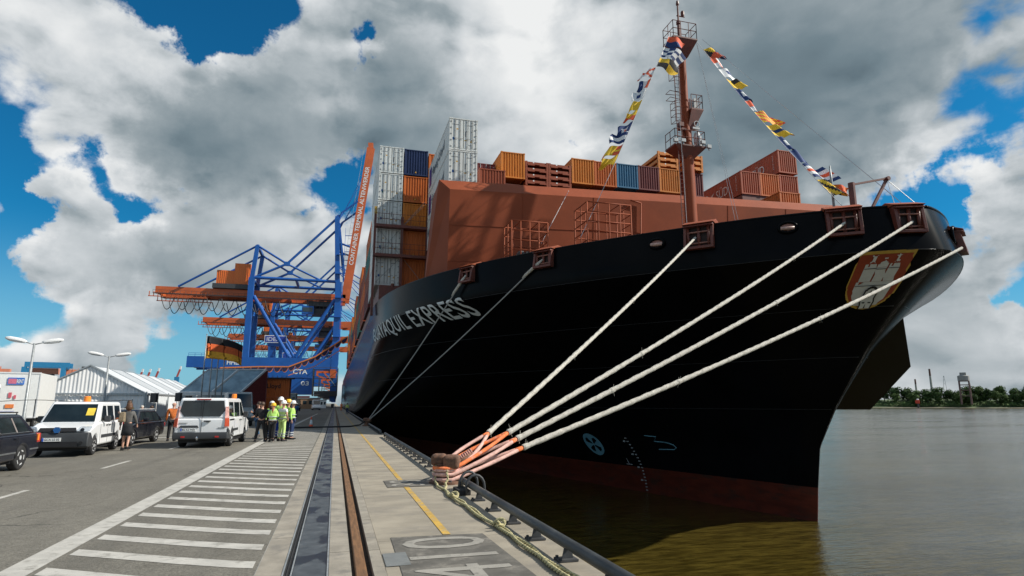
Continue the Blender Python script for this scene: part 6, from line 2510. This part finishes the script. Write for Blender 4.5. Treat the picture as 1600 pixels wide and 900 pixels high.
# ---- white box trailer seen end-on with rental signs, and a lorry cab cut by the left edge
e = empty('box_trailer', (-21.6, 50.6, 0), RAD(12), 'white box trailer with a blue and red rental sign, behind the small white van', 'trailer', 'vehicles parked on the quay')
k = MB()
k.span(-1.55, 1.55, 0, 6.5, .75, 3.85)
bx = k.build('box_body', white, e, bevel=.03)
k = MB()
for z in (.78, 3.83):
    k.span(-1.58, 1.58, -.03, .03, z - .05, z + .05)
for x in (-1.55, 1.55, -.95):
    k.span(x - .03, x + .03, -.03, .03, .83, 3.78)
k.build('box_edge', shirtwhite, bx)
k = MB()
k.span(-1.2, 1.2, .2, 6.2, .45, .74)
k.build('chassis', ink, e)
sgm = P('sign_red', (.62, .12, .16), rough=.5)
k = MB()
k.span(-.25, .68, -.05, -.032, 3.02, 3.50)
sg_ = k.build('rental_sign', P('rental_blue', (.04, .17, .55), rough=.5), bx)
k = MB()
k.span(-.21, .24, -.056, -.051, 3.08, 3.42)
k.build('sign_field', P('sign_pink', (.60, .16, .24), rough=.5), sg_)
letter('sign_lettering', 'RENT', letterwhite, (.26, -.057, 3.12), (1, 0, 0), (0, 0, 1), w=.38, h=.26, parent=sg_, bold=.02)
for x0, x1, z0, z1 in ((-.1, .08, 2.12, 2.48), (.2, .33, 2.05, 2.3)):
    k = MB()
    k.span(x0, x1, -.05, -.032, z0, z1)
    k.build('notice', sgm, bx)
k = MB()
k.span(-.2, .28, -.05, -.032, 1.42, 1.68)
k.build('notice', P('sign_orange', (.75, .22, .06), rough=.5), bx)
k = MB()
k.span(-.4, .35, -.045, -.032, 1.18, 1.24)
k.build('notice', P('sign_lilac', (.50, .52, .68), rough=.5), bx)
for x in (-1.2, 1.2):
    for y in (1.6, 5.0):
        o = wheel(e, x, y, .42, 1 if x > 0 else -1, 'cap')
e = empty('lorry', (-21.75, 47.4, 0), RAD(6), 'white lorry cab with dark side window and mirrors, cut by the left edge', 'lorry', 'vehicles parked on the quay')
k = MB()
k.span(-2.2, .55, -1.2, 1.2, .9, 3.0)
cb = k.build('cab', white, e, bevel=.12, seg=3)
k = MB()
k.prism([(-2.2, -1.1, 3.0), (.35, -1.1, 3.02), (-.6, -1.1, 3.32), (-1.4, -1.1, 3.75), (-2.2, -1.1, 3.8)], (0, 2.2, 0))
k.build('wind_deflector', white, e, bevel=.05)
k = MB()
k.span(-.85, .22, -1.215, -1.19, 1.85, 2.72)
k.build('side_window', glass, cb)
k = MB()
k.span(.545, .57, -1.0, 1.0, 1.8, 2.75)
k.build('windscreen', glass, cb)
for z0, z1 in ((1.95, 2.5), (1.6, 1.88)):
    k = MB()
    k.span(.25, .55, -1.55, -1.3, z0, z1)
    k.build('mirror', plastic, cb, bevel=.04)
k = MB()
k.span(-9.5, -2.4, -1.25, 1.25, .95, 3.9)
k.build('box_body', white, e, bevel=.03)
k = MB()
k.span(-9.4, .4, -1.0, 1.0, .5, .93)
k.build('chassis', ink, e)
for x in (-.5, -7, -8):
    for s_ in (-1, 1):
        o = wheel(e, 0, 0, .5, 1, 'cap')
        o.location = (x, s_ * 1.08, .5)
        o.rotation_euler.z = s_ * math.pi / 2

# ---- vehicles far down the quay
for (x, y, lb, pm) in ((-4.6, 168, 'tiny white van far down the quay under the crane, nearest the rails', vanwhite), (-8.6, 150, 'tiny dark car far down the quay under the crane', carblack), (-12.0, 140, 'tiny grey van far down the quay behind the workers', greyvan)):
    s3 = dict(sp)
    vehicle((x, y, 0), RAD(5), lb, 'vehicle', 'parked_vehicle', s3, pm, 'vehicles far down the quay')
# ================================================================== PEOPLE (face towards -Y at zero turn)
def skinned(name, chain, m, parent, sub=1):
    """chain: dict node -> (pos, radius, parent node); grown with a skin modifier"""
    names = list(chain)
    idx = {n: i for i, n in enumerate(names)}
    me = bpy.data.meshes.new(name)
    me.from_pydata([chain[n][0] for n in names], [(idx[n], idx[chain[n][2]]) for n in names if chain[n][2]], [])
    me.materials.append(m)
    o = bpy.data.objects.new(name, me)
    COL.objects.link(o)
    o.parent = parent
    o.modifiers.new('skin', 'SKIN')
    if not me.skin_vertices:
        bm = bmesh.new()
        bm.from_mesh(me)
        bm.verts.layers.skin.verify()
        bm.to_mesh(me)
        bm.free()
    sv = me.skin_vertices[0].data
    for i, n in enumerate(names):
        r = chain[n][1]
        sv[i].radius = (r, r) if not isinstance(r, tuple) else r
        sv[i].use_root = chain[n][2] is None
    s = o.modifiers.new('sub', 'SUBSURF')
    s.levels = s.render_levels = sub
    o.modifiers['skin'].use_smooth_shade = True
    return o


def person(loc, rz, label, h=1.76, top=None, legs=None, arms=('down', 'down'), step=.10, stride=0.0, sleeves=True, skirt=False, hair=None, hat=None, vest=False, bands=False, shoe=None, longhair=False, bald=False, look=0.0, group='people on the quay', bend=0.0):
    s = h / 1.76
    e = empty('person', loc, rz, label, 'person', group)
    q = lambda x, y, z: (x * s, (y - bend * max(0, z - 1.0)) * s, z * s)
    hw = .17 if skirt or longhair else .195
    J = {'pelvis': (q(0, 0, .96), .12 * s, None), 'waist': (q(0, 0, 1.10), .115 * s, 'pelvis'), 'chest': (q(0, 0, 1.30), (.15 * s, .12 * s), 'waist'), 'base': (q(0, .01, 1.44), .075 * s, 'chest'), 'neck': (q(0, .0, 1.52), .052 * s, 'base'), 'jaw': (q(0, -.02, 1.585), .064 * s, 'neck'), 'head': (q(0, -.005, 1.665), .088 * s, 'jaw'), 'crown': (q(0, .01, 1.735), .062 * s, 'head')}
    nose = (-math.sin(look) * .105, -.01 - math.cos(look) * .105)
    J['nose'] = (q(nose[0], nose[1], 1.645), .016 * s, 'head')
    for sx in (-1, 1):
        J[f'ear{sx}'] = (q(sx * .094, .01, 1.655), .018 * s, 'head')
    ARM = {'down': ((.24, .03, 1.15), (.26, -.03, .92)), 'hip': ((.33, .08, 1.17), (.22, -.10, 1.02)), 'phone': ((.22, -.10, 1.17), (.10, -.26, 1.26)), 'fold': ((.24, -.06, 1.18), (.03, -.20, 1.18)), 'front': ((.24, -.04, 1.16), (.16, -.24, 1.08)), 'swing': ((.23, -.08, 1.16), (.24, -.22, .98)), 'back': ((.24, .12, 1.15), (.10, .18, .98))}
    for k, sx in enumerate((-1, 1)):
        el, wr = ARM[arms[k]]
        J[f'sh{sx}'] = (q(sx * hw, .01, 1.405), .060 * s, 'chest')
        J[f'el{sx}'] = (q(sx * el[0], el[1], el[2]), .042 * s, f'sh{sx}')
        J[f'wr{sx}'] = (q(sx * wr[0], wr[1], wr[2]), .028 * s, f'el{sx}')
        d = (V(wr) - V(el)).normalized()
        p = V(wr) + d * .07
        J[f'palm{sx}'] = (q(sx * p.x, p.y, p.z), (.036 * s, .020 * s), f'wr{sx}')
        ac = d.cross(V((1, 0, 0))).normalized() if abs(d.x) < .9 else V((0, 1, 0))
        for fi, (off, ln) in enumerate(((-.030, .062), (-.010, .075), (.010, .070), (.028, .055))):
            b1 = p + d * .035 + ac * off
            b2 = b1 + d * ln * .6
            b3 = b2 + d * ln * .3 + V((-.018, 0, 0))
            J[f'fa{fi}{sx}'] = (q(sx * b1.x, b1.y, b1.z), .011 * s, f'palm{sx}')
            J[f'fb{fi}{sx}'] = (q(sx * b2.x, b2.y, b2.z), .010 * s, f'fa{fi}{sx}')
            J[f'fc{fi}{sx}'] = (q(sx * b3.x, b3.y, b3.z), .008 * s, f'fb{fi}{sx}')
        t1 = p - ac * .045 + d * .005
        t2 = t1 - ac * .012 + d * .04
        J[f'ta{sx}'] = (q(sx * t1.x, t1.y, t1.z), .012 * s, f'palm{sx}')
        J[f'tb{sx}'] = (q(sx * t2.x, t2.y, t2.z), .009 * s, f'ta{sx}')
        st = stride * sx
        J[f'hip{sx}'] = (q(sx * .088, 0, .90), .088 * s, 'pelvis')
        J[f'kn{sx}'] = (q(sx * (.09 + step * .2), -.02 - st * .35, .51), .056 * s, f'hip{sx}')
        J[f'an{sx}'] = (q(sx * (.09 + step * .4), .03 - st * .62 + (.05 if st < 0 else 0), .10 + (.05 if st < 0 else 0)), .040 * s, f'kn{sx}')
        a = J[f'an{sx}'][0]
        J[f'toe{sx}'] = ((a[0] + sx * .02 * s, a[1] - .15 * s, .035 * s), (.040 * s, .03 * s), f'an{sx}')
    skinned('body', J, skin, e)
    # upper garment
    g = .022 * s
    T = {'pelvis': (q(0, 0, .93), (.150 * s, .13 * s), None), 'waist': (J['waist'][0], (.145 * s, .13 * s), 'pelvis'), 'chest': (J['chest'][0], (.175 * s, .14 * s), 'waist'), 'base': (q(0, .01, 1.455), .082 * s, 'chest')}
    for sx in (-1, 1):
        T[f'sh{sx}'] = (J[f'sh{sx}'][0], .082 * s, 'chest')
        if sleeves:
            T[f'el{sx}'] = (J[f'el{sx}'][0], .060 * s, f'sh{sx}')
            T[f'wr{sx}'] = (J[f'wr{sx}'][0], .045 * s, f'el{sx}')
        else:
            a, c = V(J[f'sh{sx}'][0]), V(J[f'el{sx}'][0])
            T[f'el{sx}'] = (tuple(a.lerp(c, .55)), .064 * s, f'sh{sx}')
    skinned('jacket' if sleeves else 'shirt', T, top, e)
    if vest:
        U_ = {k: (v[0], tuple(x + .012 for x in v[1]) if isinstance(v[1], tuple) else v[1] + .012, v[2]) for k, v in T.items() if not k.startswith(('el', 'wr'))}
        skinned('vest', U_, vest, e)
        for z, w, dp in ((1.02, .180, .160), (1.17, .186, .163)):
            b = MB()
            n = 20
            b.path([(w * s * math.cos(t), dp * s * math.sin(t) - bend * max(0, z - 1) * s, z * s) for t in [2 * math.pi * i / n for i in range(n + 1)]], .020 * s, 5, cap=False)
            b.build('reflective_band', reflect, e)
    if skirt:
        b = MB()
        b.lathe([(.155 * s, 1.02 * s), (.175 * s, .9 * s), (.185 * s, .75 * s), (.205 * s, .56 * s)], 18, sy=.82)
        b.build('skirt', legs, e, smooth=True)
    else:
        L = {'pelvis': (q(0, 0, .97), (.14 * s, .125 * s), None)}
        for sx in (-1, 1):
            L[f'hip{sx}'] = (J[f'hip{sx}'][0], .105 * s, 'pelvis')
            L[f'kn{sx}'] = (J[f'kn{sx}'][0], .078 * s, f'hip{sx}')
            L[f'an{sx}'] = (J[f'an{sx}'][0], .066 * s, f'kn{sx}')
        skinned('trousers', L, legs, e)
        if bands:
            for sx in (-1, 1):
                a = V(J[f'kn{sx}'][0]).lerp(V(J[f'an{sx}'][0]), .45)
                c = V(J[f'kn{sx}'][0]).lerp(V(J[f'an{sx}'][0]), .70)
                for p in (a, c):
                    b = MB()
                    b.lathe([(.080 * s, p.z - .025), (.080 * s, p.z + .025)], 14, (p.x, p.y, 0))
                    b.build('reflective_band', reflect, e)
    for sx in (-1, 1):
        a, t = V(J[f'an{sx}'][0]), V(J[f'toe{sx}'][0])
        b = MB()
        dd = V((t.x - a.x, t.y - a.y, 0)).normalized()
        c = V((a.x, a.y, 0))
        zf = max(0, a.z - .10 * s)
        hx = V((-dd.y, dd.x, 0)) * .052 * s
        P8 = [c - dd * .08 * s - hx, c - dd * .08 * s + hx, c + dd * .22 * s + hx * .8, c + dd * .22 * s - hx * .8]
        b.hexa([p + V((0, 0, .004 + zf)) for p in P8] + [p * 1.0 + V((0, 0, zf + (.12 if i < 2 else .055) * s)) for i, p in enumerate(P8)])
        b.build('shoe', shoe or ink, e, bevel=.02)
        ex = V((sx * .032, -.0, 0))
        ex.rotate(Matrix.Rotation(look, 3, 'Z'))
        b = MB()
        b.lathe([(.002, -.010), (.010, -.004), (.010, .004), (.002, .010)], 8, (sx * .034 * s + nose[0] * .78 * s, nose[1] * .80 * s - bend * .66 * s, 1.672 * s))
        b.build('eye', ink, e)
    hy = -bend * .68 * s
    if not hat and not bald:
        b = MB()
        b.lathe([(.100 * s, 1.64 * s), (.108 * s, 1.69 * s), (.095 * s, 1.75 * s), (.055 * s, 1.79 * s), (.01, 1.80 * s)], 16, (0, .022 * s + hy, 0), sy=1.02)
        if longhair:
            b.lathe([(.075 * s, 1.50 * s), (.115 * s, 1.56 * s), (.118 * s, 1.64 * s), (.10 * s, 1.70 * s)], 14, (0, .035 * s + hy, 0), sy=.85)
        b.build('hair', hair or hairbrown, e, smooth=True)
    if hat:
        b = MB()
        b.lathe([(.135 * s, 1.695 * s), (.138 * s, 1.71 * s), (.118 * s, 1.715 * s), (.116 * s, 1.76 * s), (.095 * s, 1.81 * s), (.05 * s, 1.838 * s), (.01, 1.842 * s)], 18, (0, .0 + hy, 0), sy=1.12)
        b.span(-.016 * s, .016 * s, -.09 * s + hy, .09 * s + hy, 1.80 * s, 1.85 * s)
        b.hexa([(-.09 * s, -.19 * s + hy, 1.69 * s), (.09 * s, -.19 * s + hy, 1.69 * s), (.1 * s, -.10 * s + hy, 1.695 * s), (-.1 * s, -.10 * s + hy, 1.695 * s), (-.09 * s, -.19 * s + hy, 1.70 * s), (.09 * s, -.19 * s + hy, 1.70 * s), (.1 * s, -.1 * s + hy, 1.715 * s), (-.1 * s, -.1 * s + hy, 1.715 * s)])
        b.build('helmet', hat, e, smooth=False)
        if longhair:
            b = MB()
            b.path([(0, .10 * s, 1.64 * s), (0, .14 * s, 1.58 * s), (.01, .16 * s, 1.46 * s), (0, .15 * s, 1.34 * s)], [.03 * s, .04 * s, .036 * s, .012 * s], 7)
            b.build('ponytail', hair or hairbrown, e, smooth=True)
    return e


# woman walking away with a backpack
w = person((-7.5, 26.7, 0), RAD(176), 'person in a grey jacket and black skirt walking away past the black car', h=1.74, top=clothgrey, legs=clothblack, arms=('swing', 'down'), stride=.20, skirt=True, longhair=True, hair=P('hair_auburn', (.10, .045, .02), rough=.6, var=.4, scale=50, bump=.5))
k = MB()
k.hexa([(.02, .14, 1.05), (.26, .14, 1.05), (.26, .30, 1.05), (.02, .30, 1.05), (.04, .14, 1.42), (.24, .14, 1.42), (.23, .25, 1.42), (.05, .25, 1.42)])
bp_ = k.build('backpack', tan, None, None, bevel=.04)
bp_.matrix_world = w.matrix_basis.copy() if False else Matrix.Translation(w.location) @ Matrix.Rotation(w.rotation_euler.z, 4, 'Z')
tag(bp_, 'beige canvas backpack carried by the walking woman in grey', 'backpack')
k = MB()
k.span(.06, .22, .285, .31, 1.10, 1.25)
k.build('pocket', tan, bp_, bevel=.01)
k = MB()
k.path([(.13, .15, 1.40), (.14, .02, 1.47), (.15, -.14, 1.36), (.15, -.14, 1.2)], .016, 5)
k.build('strap', P('strap_dark', (.06, .05, .04), rough=.8), bp_)
# others round the black car
person((-10.35, 36.8, 0), RAD(160), 'person in an olive jacket standing behind the walking woman and the black car', h=1.86, top=olive, legs=clothblack, arms=('down', 'down'))
person((-10.95, 39.4, 0), RAD(100), 'person in dark clothes, leftmost of three heads above the black car roof', h=1.56, top=clothblack, legs=clothblack, hair=hairbrown)
person((-10.5, 39.6, 0), RAD(20), 'person with pale hair, middle of three heads above the black car roof', h=1.6, top=shirtwhite, legs=navy, bald=False, hair=hairgrey)
person((-10.1, 39.9, 0), RAD(-60), 'person with brown hair, rightmost of three heads above the black car roof', h=1.58, top=clothgrey, legs=clothblack, hair=hairbrown)
person((-7.3, 32.6, 0), RAD(190), 'bald person in an orange jacket and black trousers, left of the white van', h=1.80, top=orangecloth, legs=clothblack, arms=('front', 'down'), bald=True)
# the group by the hatched lane
person((-3.75, 34.3, 0), RAD(-60), 'person in a black jacket and jeans holding a phone, leftmost of the group', h=1.80, top=clothblack, legs=denim, arms=('phone', 'front'), stride=.12, group='group by the hatched lane', shoe=clothgrey)
person((-3.22, 30.9, 0), RAD(185), 'person in a black suit seen from behind, left of the yellow helmet', h=1.78, top=clothblack, legs=clothblack, arms=('down', 'fold'), hair=hairbrown, step=.3, group='group by the hatched lane')
person((-2.92, 31.6, 0), RAD(205), 'person in a dark coat standing behind the black-suited one', h=1.74, top=navy, legs=clothblack, arms=('fold', 'down'), longhair=True, group='group by the hatched lane')
person((-2.72, 30.7, 0), RAD(180), 'person in a lime vest and yellow helmet with a red ponytail, seen from behind', h=1.70, top=limevest, legs=clothblack, arms=('fold', 'fold'), hat=helmety, longhair=True, vest=limevest, hair=P('hair_red', (.30, .10, .035), rough=.6, var=.4, scale=50), group='group by the hatched lane', step=.0, stride=.1)
person((-2.33, 31.2, 0), RAD(140), 'person in pale lime work trousers, white shirt and white helmet, hand on hip', h=1.80, top=shirtwhite, legs=limepale, arms=('hip', 'front'), sleeves=False, hat=helmetw, vest=limepale, bands=True, group='group by the hatched lane', bend=.03)
person((-3.0, 33.0, 0), RAD(20), 'person in a lime jacket and white helmet facing the camera, left at the back', h=1.78, top=limevest, legs=royal, arms=('down', 'down'), hat=helmetw, vest=limevest, bands=True, group='group by the hatched lane')
person((-2.62, 33.4, 0), RAD(-15), 'tallest person in a lime vest and white helmet at the back of the group', h=1.98, top=limevest, legs=royal, arms=('down', 'front'), hat=helmetw, vest=limevest, bands=True, group='group by the hatched lane', look=.5)
person((-2.22, 33.0, 0), RAD(100), 'person in a lime vest and yellow helmet half hidden behind the white-helmeted worker', h=1.86, top=limevest, legs=navy, arms=('down', 'down'), hat=helmety, vest=limevest, bands=True, group='group by the hatched lane')
person((-1.98, 32.6, 0), RAD(80), 'person in a lime vest, navy trousers and white helmet, rightmost of the group', h=1.80, top=limevest, legs=navy, arms=('down', 'back'), hat=helmetw, vest=limevest, bands=True, group='group by the hatched lane')
# farther along
person((-5.0, 74, 0), RAD(190), 'distant person in black walking down the quay in the shade, left of a pair', h=1.8, top=clothblack, legs=clothblack, stride=.15, group='distant pair in the shade')
person((-4.2, 74.6, 0), RAD(170), 'distant person in a blue jacket in the shade, right of a pair', h=1.74, top=P('cloth_blue', (.03, .12, .30), rough=.85), legs=navy, stride=.12, group='distant pair in the shade')
person((1.5, 150, 0), RAD(0), 'tiny distant person in orange overalls on the quay edge beneath the hull', h=1.85, top=P('hi_vis_orange', (.85, .20, .03), rough=.8), legs=MATS['hi_vis_orange'], group='distant workers beneath the hull')
person((2.0, 104, 0), RAD(160), 'tiny distant person in a yellow vest on the quay edge beneath the hull', h=1.75, top=limevest, legs=navy, vest=P('hi_vis_yellow', (.7, .55, .1), rough=.8), group='distant workers beneath the hull')
# ================================================================== FAR BANK
BC, BD = V((817, 736, 0)), V((.669, -.743, 0)).normalized()   # middle of the bank and its direction
BN = V((.743, .669, 0)).normalized()
bankm = P('bank_grass', (.055, .085, .03), rough=.95, var=.4, scale=.05)
b = MB()
prof = [(-14, -5.3), (-4, -4.8), (4, -3.2), (14, 1.0), (40, 6), (110, 9), (600, 10)]
L0, L1, nn = -900, 900, 60
for i in range(nn):
    a0, a1 = L0 + (L1 - L0) * i / nn, L0 + (L1 - L0) * (i + 1) / nn
    for (d0, z0), (d1, z1) in zip(prof, prof[1:]):
        h = lambda a, z: z * (1 + .18 * math.sin(a * .031) + .1 * math.sin(a * .083)) if z > 0 else z
        w = lambda a, d: d + 4 * math.sin(a * .05) if d < 30 else d
        b.face([BC + BD * a0 + BN * w(a0, d0) + V((0, 0, h(a0, z0))), BC + BD * a1 + BN * w(a1, d0) + V((0, 0, h(a1, z0))), BC + BD * a1 + BN * w(a1, d1) + V((0, 0, h(a1, z1))), BC + BD * a0 + BN * w(a0, d1) + V((0, 0, h(a0, z1)))])
bk = tag(b.build('far_bank', bankm, smooth=True), kind='structure')
b = MB()
sandm = P('shore_sand', (.16, .14, .10), rough=.95, var=.2, scale=.1)
for i in range(nn):
    a0, a1 = L0 + (L1 - L0) * i / nn, L0 + (L1 - L0) * (i + 1) / nn
    b.face([BC + BD * a0 - BN * 16 + V((0, 0, -4.98)), BC + BD * a1 - BN * 16 + V((0, 0, -4.98)), BC + BD * a1 - BN * 1 + V((0, 0, -4.2)), BC + BD * a0 - BN * 1 + V((0, 0, -4.2))])
tag(b.build('shore', sandm), kind='structure')


def leaf_mat(name, c):
    m = P(name, c, rough=.85, var=.45, scale=.25, spec=.2)
    return m


L1m, L2m, L3m = leaf_mat('foliage_dark', (.030, .058, .018)), leaf_mat('foliage_mid', (.050, .090, .024)), leaf_mat('foliage_pale', (.075, .115, .035))
bark = P('tree_bark', (.05, .04, .03), rough=.95, var=.3)


def crown_mesh(r, h, seed, n=1100):
    rg = random.Random(seed)
    b = MB()
    lobes = [(V((rg.uniform(-.55, .55) * r, rg.uniform(-.55, .55) * r, h * (.16 + .72 * rg.random()))), r * rg.uniform(.42, .68)) for _ in range(14)]
    for i in range(n):
        c, lr = rg.choice(lobes)
        v = V((rg.gauss(0, 1), rg.gauss(0, 1), rg.gauss(0, 1))).normalized()
        p = c + v * lr * (.65 + .4 * rg.random())
        s = r * rg.uniform(.07, .16)
        t1 = v.orthogonal().normalized()
        t1.rotate(Matrix.Rotation(rg.uniform(0, 6.28), 3, v))
        t2 = v.cross(t1)
        tl = V((rg.uniform(-.5, .5), rg.uniform(-.5, .5), rg.uniform(-.5, .5))) * s
        b.use(0 if rg.random() < .5 else 1)
        b.face([p + t1 * s + tl, p + t2 * s * .8, p - t1 * s - tl, p - t2 * s * .8])
    return b


tree_protos = []
for k in range(5):
    rg = random.Random(50 + k)
    r, h = rg.uniform(6.5, 9.5), rg.uniform(15, 21)
    cm = crown_mesh(r, h, k + 3).mesh('crown', [[L1m, L2m, L3m][k % 3], [L2m, L3m, L2m][k % 3]])
    b = MB()
    b.path([(0, 0, -1), (.2, .1, h * .25), (-.1, .2, h * .5), (.1, 0, h * .8)], [.55, .42, .3, .1], 7)
    for j in range(5):
        a = j * 1.3
        z = h * (.35 + .08 * j)
        b.tube((0, 0, z), (r * .55 * math.cos(a), r * .55 * math.sin(a), z + h * .22), .2, .06, 5)
    tree_protos.append((cm, b.mesh('trunk', [bark])))
rg = random.Random(11)
SH = ['dark green', 'mid green', 'pale green']
for i in range(72):
    k = rg.randrange(5)
    row = i % 2
    a = -235 + (i // 2) * 13.5 + rg.uniform(-4, 4)
    d = (12 if row == 0 else 34) + rg.uniform(-4, 4)
    sc = rg.uniform(.62, .95) if row == 0 else rg.uniform(.8, 1.12)
    if row == 0 and rg.random() < .25:
        continue
    p = BC + BD * a + BN * d + V((0, 0, 1.0 if row == 0 else 5.0))
    e = empty('tree', p, rg.uniform(0, 6.28), f'{SH[k % 3]} broad-crowned tree in the wood on the far bank', 'tree', f'{SH[k % 3]} trees on the far bank')
    e.scale = (sc * 1.25, sc * 1.25, sc * 1.12)
    put('crown', tree_protos[k][0], e)
    put('trunk', tree_protos[k][1], e)
# undergrowth along the water and the wood that goes on either side
b = MB()
rg = random.Random(5)
for i in range(5200):
    a, d = rg.uniform(-280, 280), rg.uniform(1, 20)
    p = BC + BD * a + BN * d + V((0, 0, -3.5 + d * .3 + rg.random() * 3.2))
    s = rg.uniform(.7, 1.6)
    u = V((rg.uniform(-1, 1), rg.uniform(-1, 1), rg.uniform(-.4, 1))).normalized() * s
    w = u.orthogonal().normalized() * s
    b.use(rg.randrange(2))
    b.face([p - u, p + w, p + u, p - w])
tag(b.build('undergrowth', [L2m, L3m]), 'green bushes along the water line of the far bank', 'bushes', kind='stuff')
b = MB()
for side in (-1, 1):
    for i in range(9000):
        a, d = side * (240 + 640 * rg.random()), rg.uniform(8, 55)
        zt = 12 + 5 * math.sin(a * .11) + 3 * math.sin(a * .27)
        p = BC + BD * a + BN * d + V((0, 0, rg.uniform(0, 1) ** .6 * zt + d * .1))
        s = rg.uniform(.8, 1.7)
        u = V((rg.uniform(-1, 1), rg.uniform(-1, 1), rg.uniform(-.4, 1))).normalized() * s
        w = u.orthogonal().normalized() * s
        b.use(rg.randrange(2))
        b.face([p - u, p + w, p + u, p - w])
tag(b.build('treeline', [L1m, L2m]), 'wood continuing along the far bank beyond the single trees', 'wood', kind='stuff')


def far_pos(az, d):
    return V((math.sin(RAD(az)) * d, math.cos(RAD(az)) * d, 0))


conc2 = P('far_concrete', (.30, .30, .29), rough=.8)
# derelict scaffold tower with a tank on top
p = far_pos(52.3, 1095)
e = empty('water_tower', p, RAD(35), 'tall lattice tower with a tank on top, rising above the far trees', 'tower')
b = MB()
for x in (-7, 7):
    for y in (-6, 6):
        b.span(x - .8, x + .8, y - .8, y + .8, 0, 40)
for z in (14, 24, 33, 39.5):
    for y in (-6, 6):
        b.span(-7, 7, y - .5, y + .5, z, z + 1.2)
    for x in (-7, 7):
        b.span(x - .5, x + .5, -6, 6, z, z + 1.2)
b.build('frame', P('tower_steel', (.16, .10, .09), rough=.7), e)
b = MB()
b.lathe([(7.6, 40.8), (7.6, 49), (4.5, 50.5)], 14)
b.span(-4, 4, -4, 4, 50.5, 55)
b.span(7, 11, -2, 2, 46, 50)
b.build('tank', conc2, e)
b = MB()
for i in range(5):
    b.beam((8 + (i % 2) * 5, -6.6, 6 + i * 6), (13 - (i % 2) * 5, -6.6, 12 + i * 6), .7, .4)
b.span(12.5, 13.2, -7, -6, 0, 36)
b.build('stair', P('tower_steel2', (.2, .13, .12), rough=.7), e)
e.scale = (.95, .95, .82)


def chimney(az, h, d, r, label):
    e = empty('chimney', far_pos(az, d), 0, label, 'chimney', 'chimneys behind the far bank')
    b = MB()
    b.lathe([(r * 1.3, 0), (r, h * .8), (r * .95, h * .8 + .1)], 10)
    b.build('shaft', conc2, e)
    b = MB()
    b.lathe([(r, h * .8 + .1), (r * .9, h)], 10)
    b.build('tip', P('chimney_dark', (.12, .06, .05), rough=.8), e)


chimney(50.25, 70, 1500, 1.9, 'tall slender dark chimney standing left of the lattice tower')
chimney(49.25, 50, 1500, 1.7, 'shorter chimney left of the tall slender one')
chimney(45.9, 50, 1400, 2.6, 'short chimney just right of the ship beyond the far trees')
chimney(58.0, 52, 1400, 2.6, 'short chimney near the right edge of the photo')


def pylon(az, h, d, label):
    e = empty('power_pylon', far_pos(az, d), RAD(40), label, 'pylon', 'power pylons behind the far bank')
    b = MB()
    for sx in (-1, 1):
        for sy in (-1, 1):
            b.tube((sx * 4, sy * 4, 0), (sx * .5, sy * .5, h), .28, n=4)
    for i in range(8):
        f0, f1 = i / 8, (i + 1) / 8
        w0, w1 = 4 - 3.5 * f0, 4 - 3.5 * f1
        b.tube((-w0, -w0, h * f0), (w1, -w1, h * f1), .18, n=4)
        b.tube((w0, w0, h * f0), (-w1, w1, h * f1), .18, n=4)
    b.build('lattice', galv, e)
    b = MB()
    for z, w in ((h * .72, 13), (h * .86, 10), (h * .97, 7)):
        b.beam((-w, 0, z), (w, 0, z), .5, .7)
    b.build('crossarm', galv, e)


pylon(47.4, 56, 1500, 'lattice power pylon above the far trees left of the chimneys')
pylon(51.1, 52, 1400, 'lattice power pylon between the tall chimney and the lattice tower')
e = empty('storage_tank', far_pos(58.9, 1180), 0, 'pale industrial tank at the right edge above the trees', 'tank')
b = MB()
b.lathe([(9, 0), (9, 22), (6, 30), (7, 36), (8, 40)], 14)
b.build('shell', conc2, e)
e = empty('storage_silo', far_pos(46.35, 1300), 0, 'pale grey silo above the far trees beside the ship', 'silo')
b = MB()
b.lathe([(6, 0), (6, 34), (3.5, 38), (2, 39)], 12)
b.build('shell', conc2, e)

# ---- red marker beacon on its dark pile in the water
e = empty('marker_beacon', far_pos(49.25, 1062) + V((0, 0, -5)), RAD(-45), 'red marker with a white top on a dark pile in the water', 'beacon')
b = MB()
b.lathe([(.42, -3), (.40, 3.4), (.28, 3.6)], 10)
b.build('pile', darksteel, e)
b = MB()
b.span(-.75, .75, -.55, .55, 3.6, 6.5)
b.span(-1.0, -.75, -.3, .3, 3.9, 5.9)
b.build('body', P('marker_red', (.70, .07, .03), rough=.5, var=.1), e, bevel=.15)
b = MB()
b.lathe([(.55, 6.5), (.5, 7.1), (.2, 7.5)], 10)
b.build('top', shirtwhite, e)
e.scale = (3.0, 3.0, 1.75)
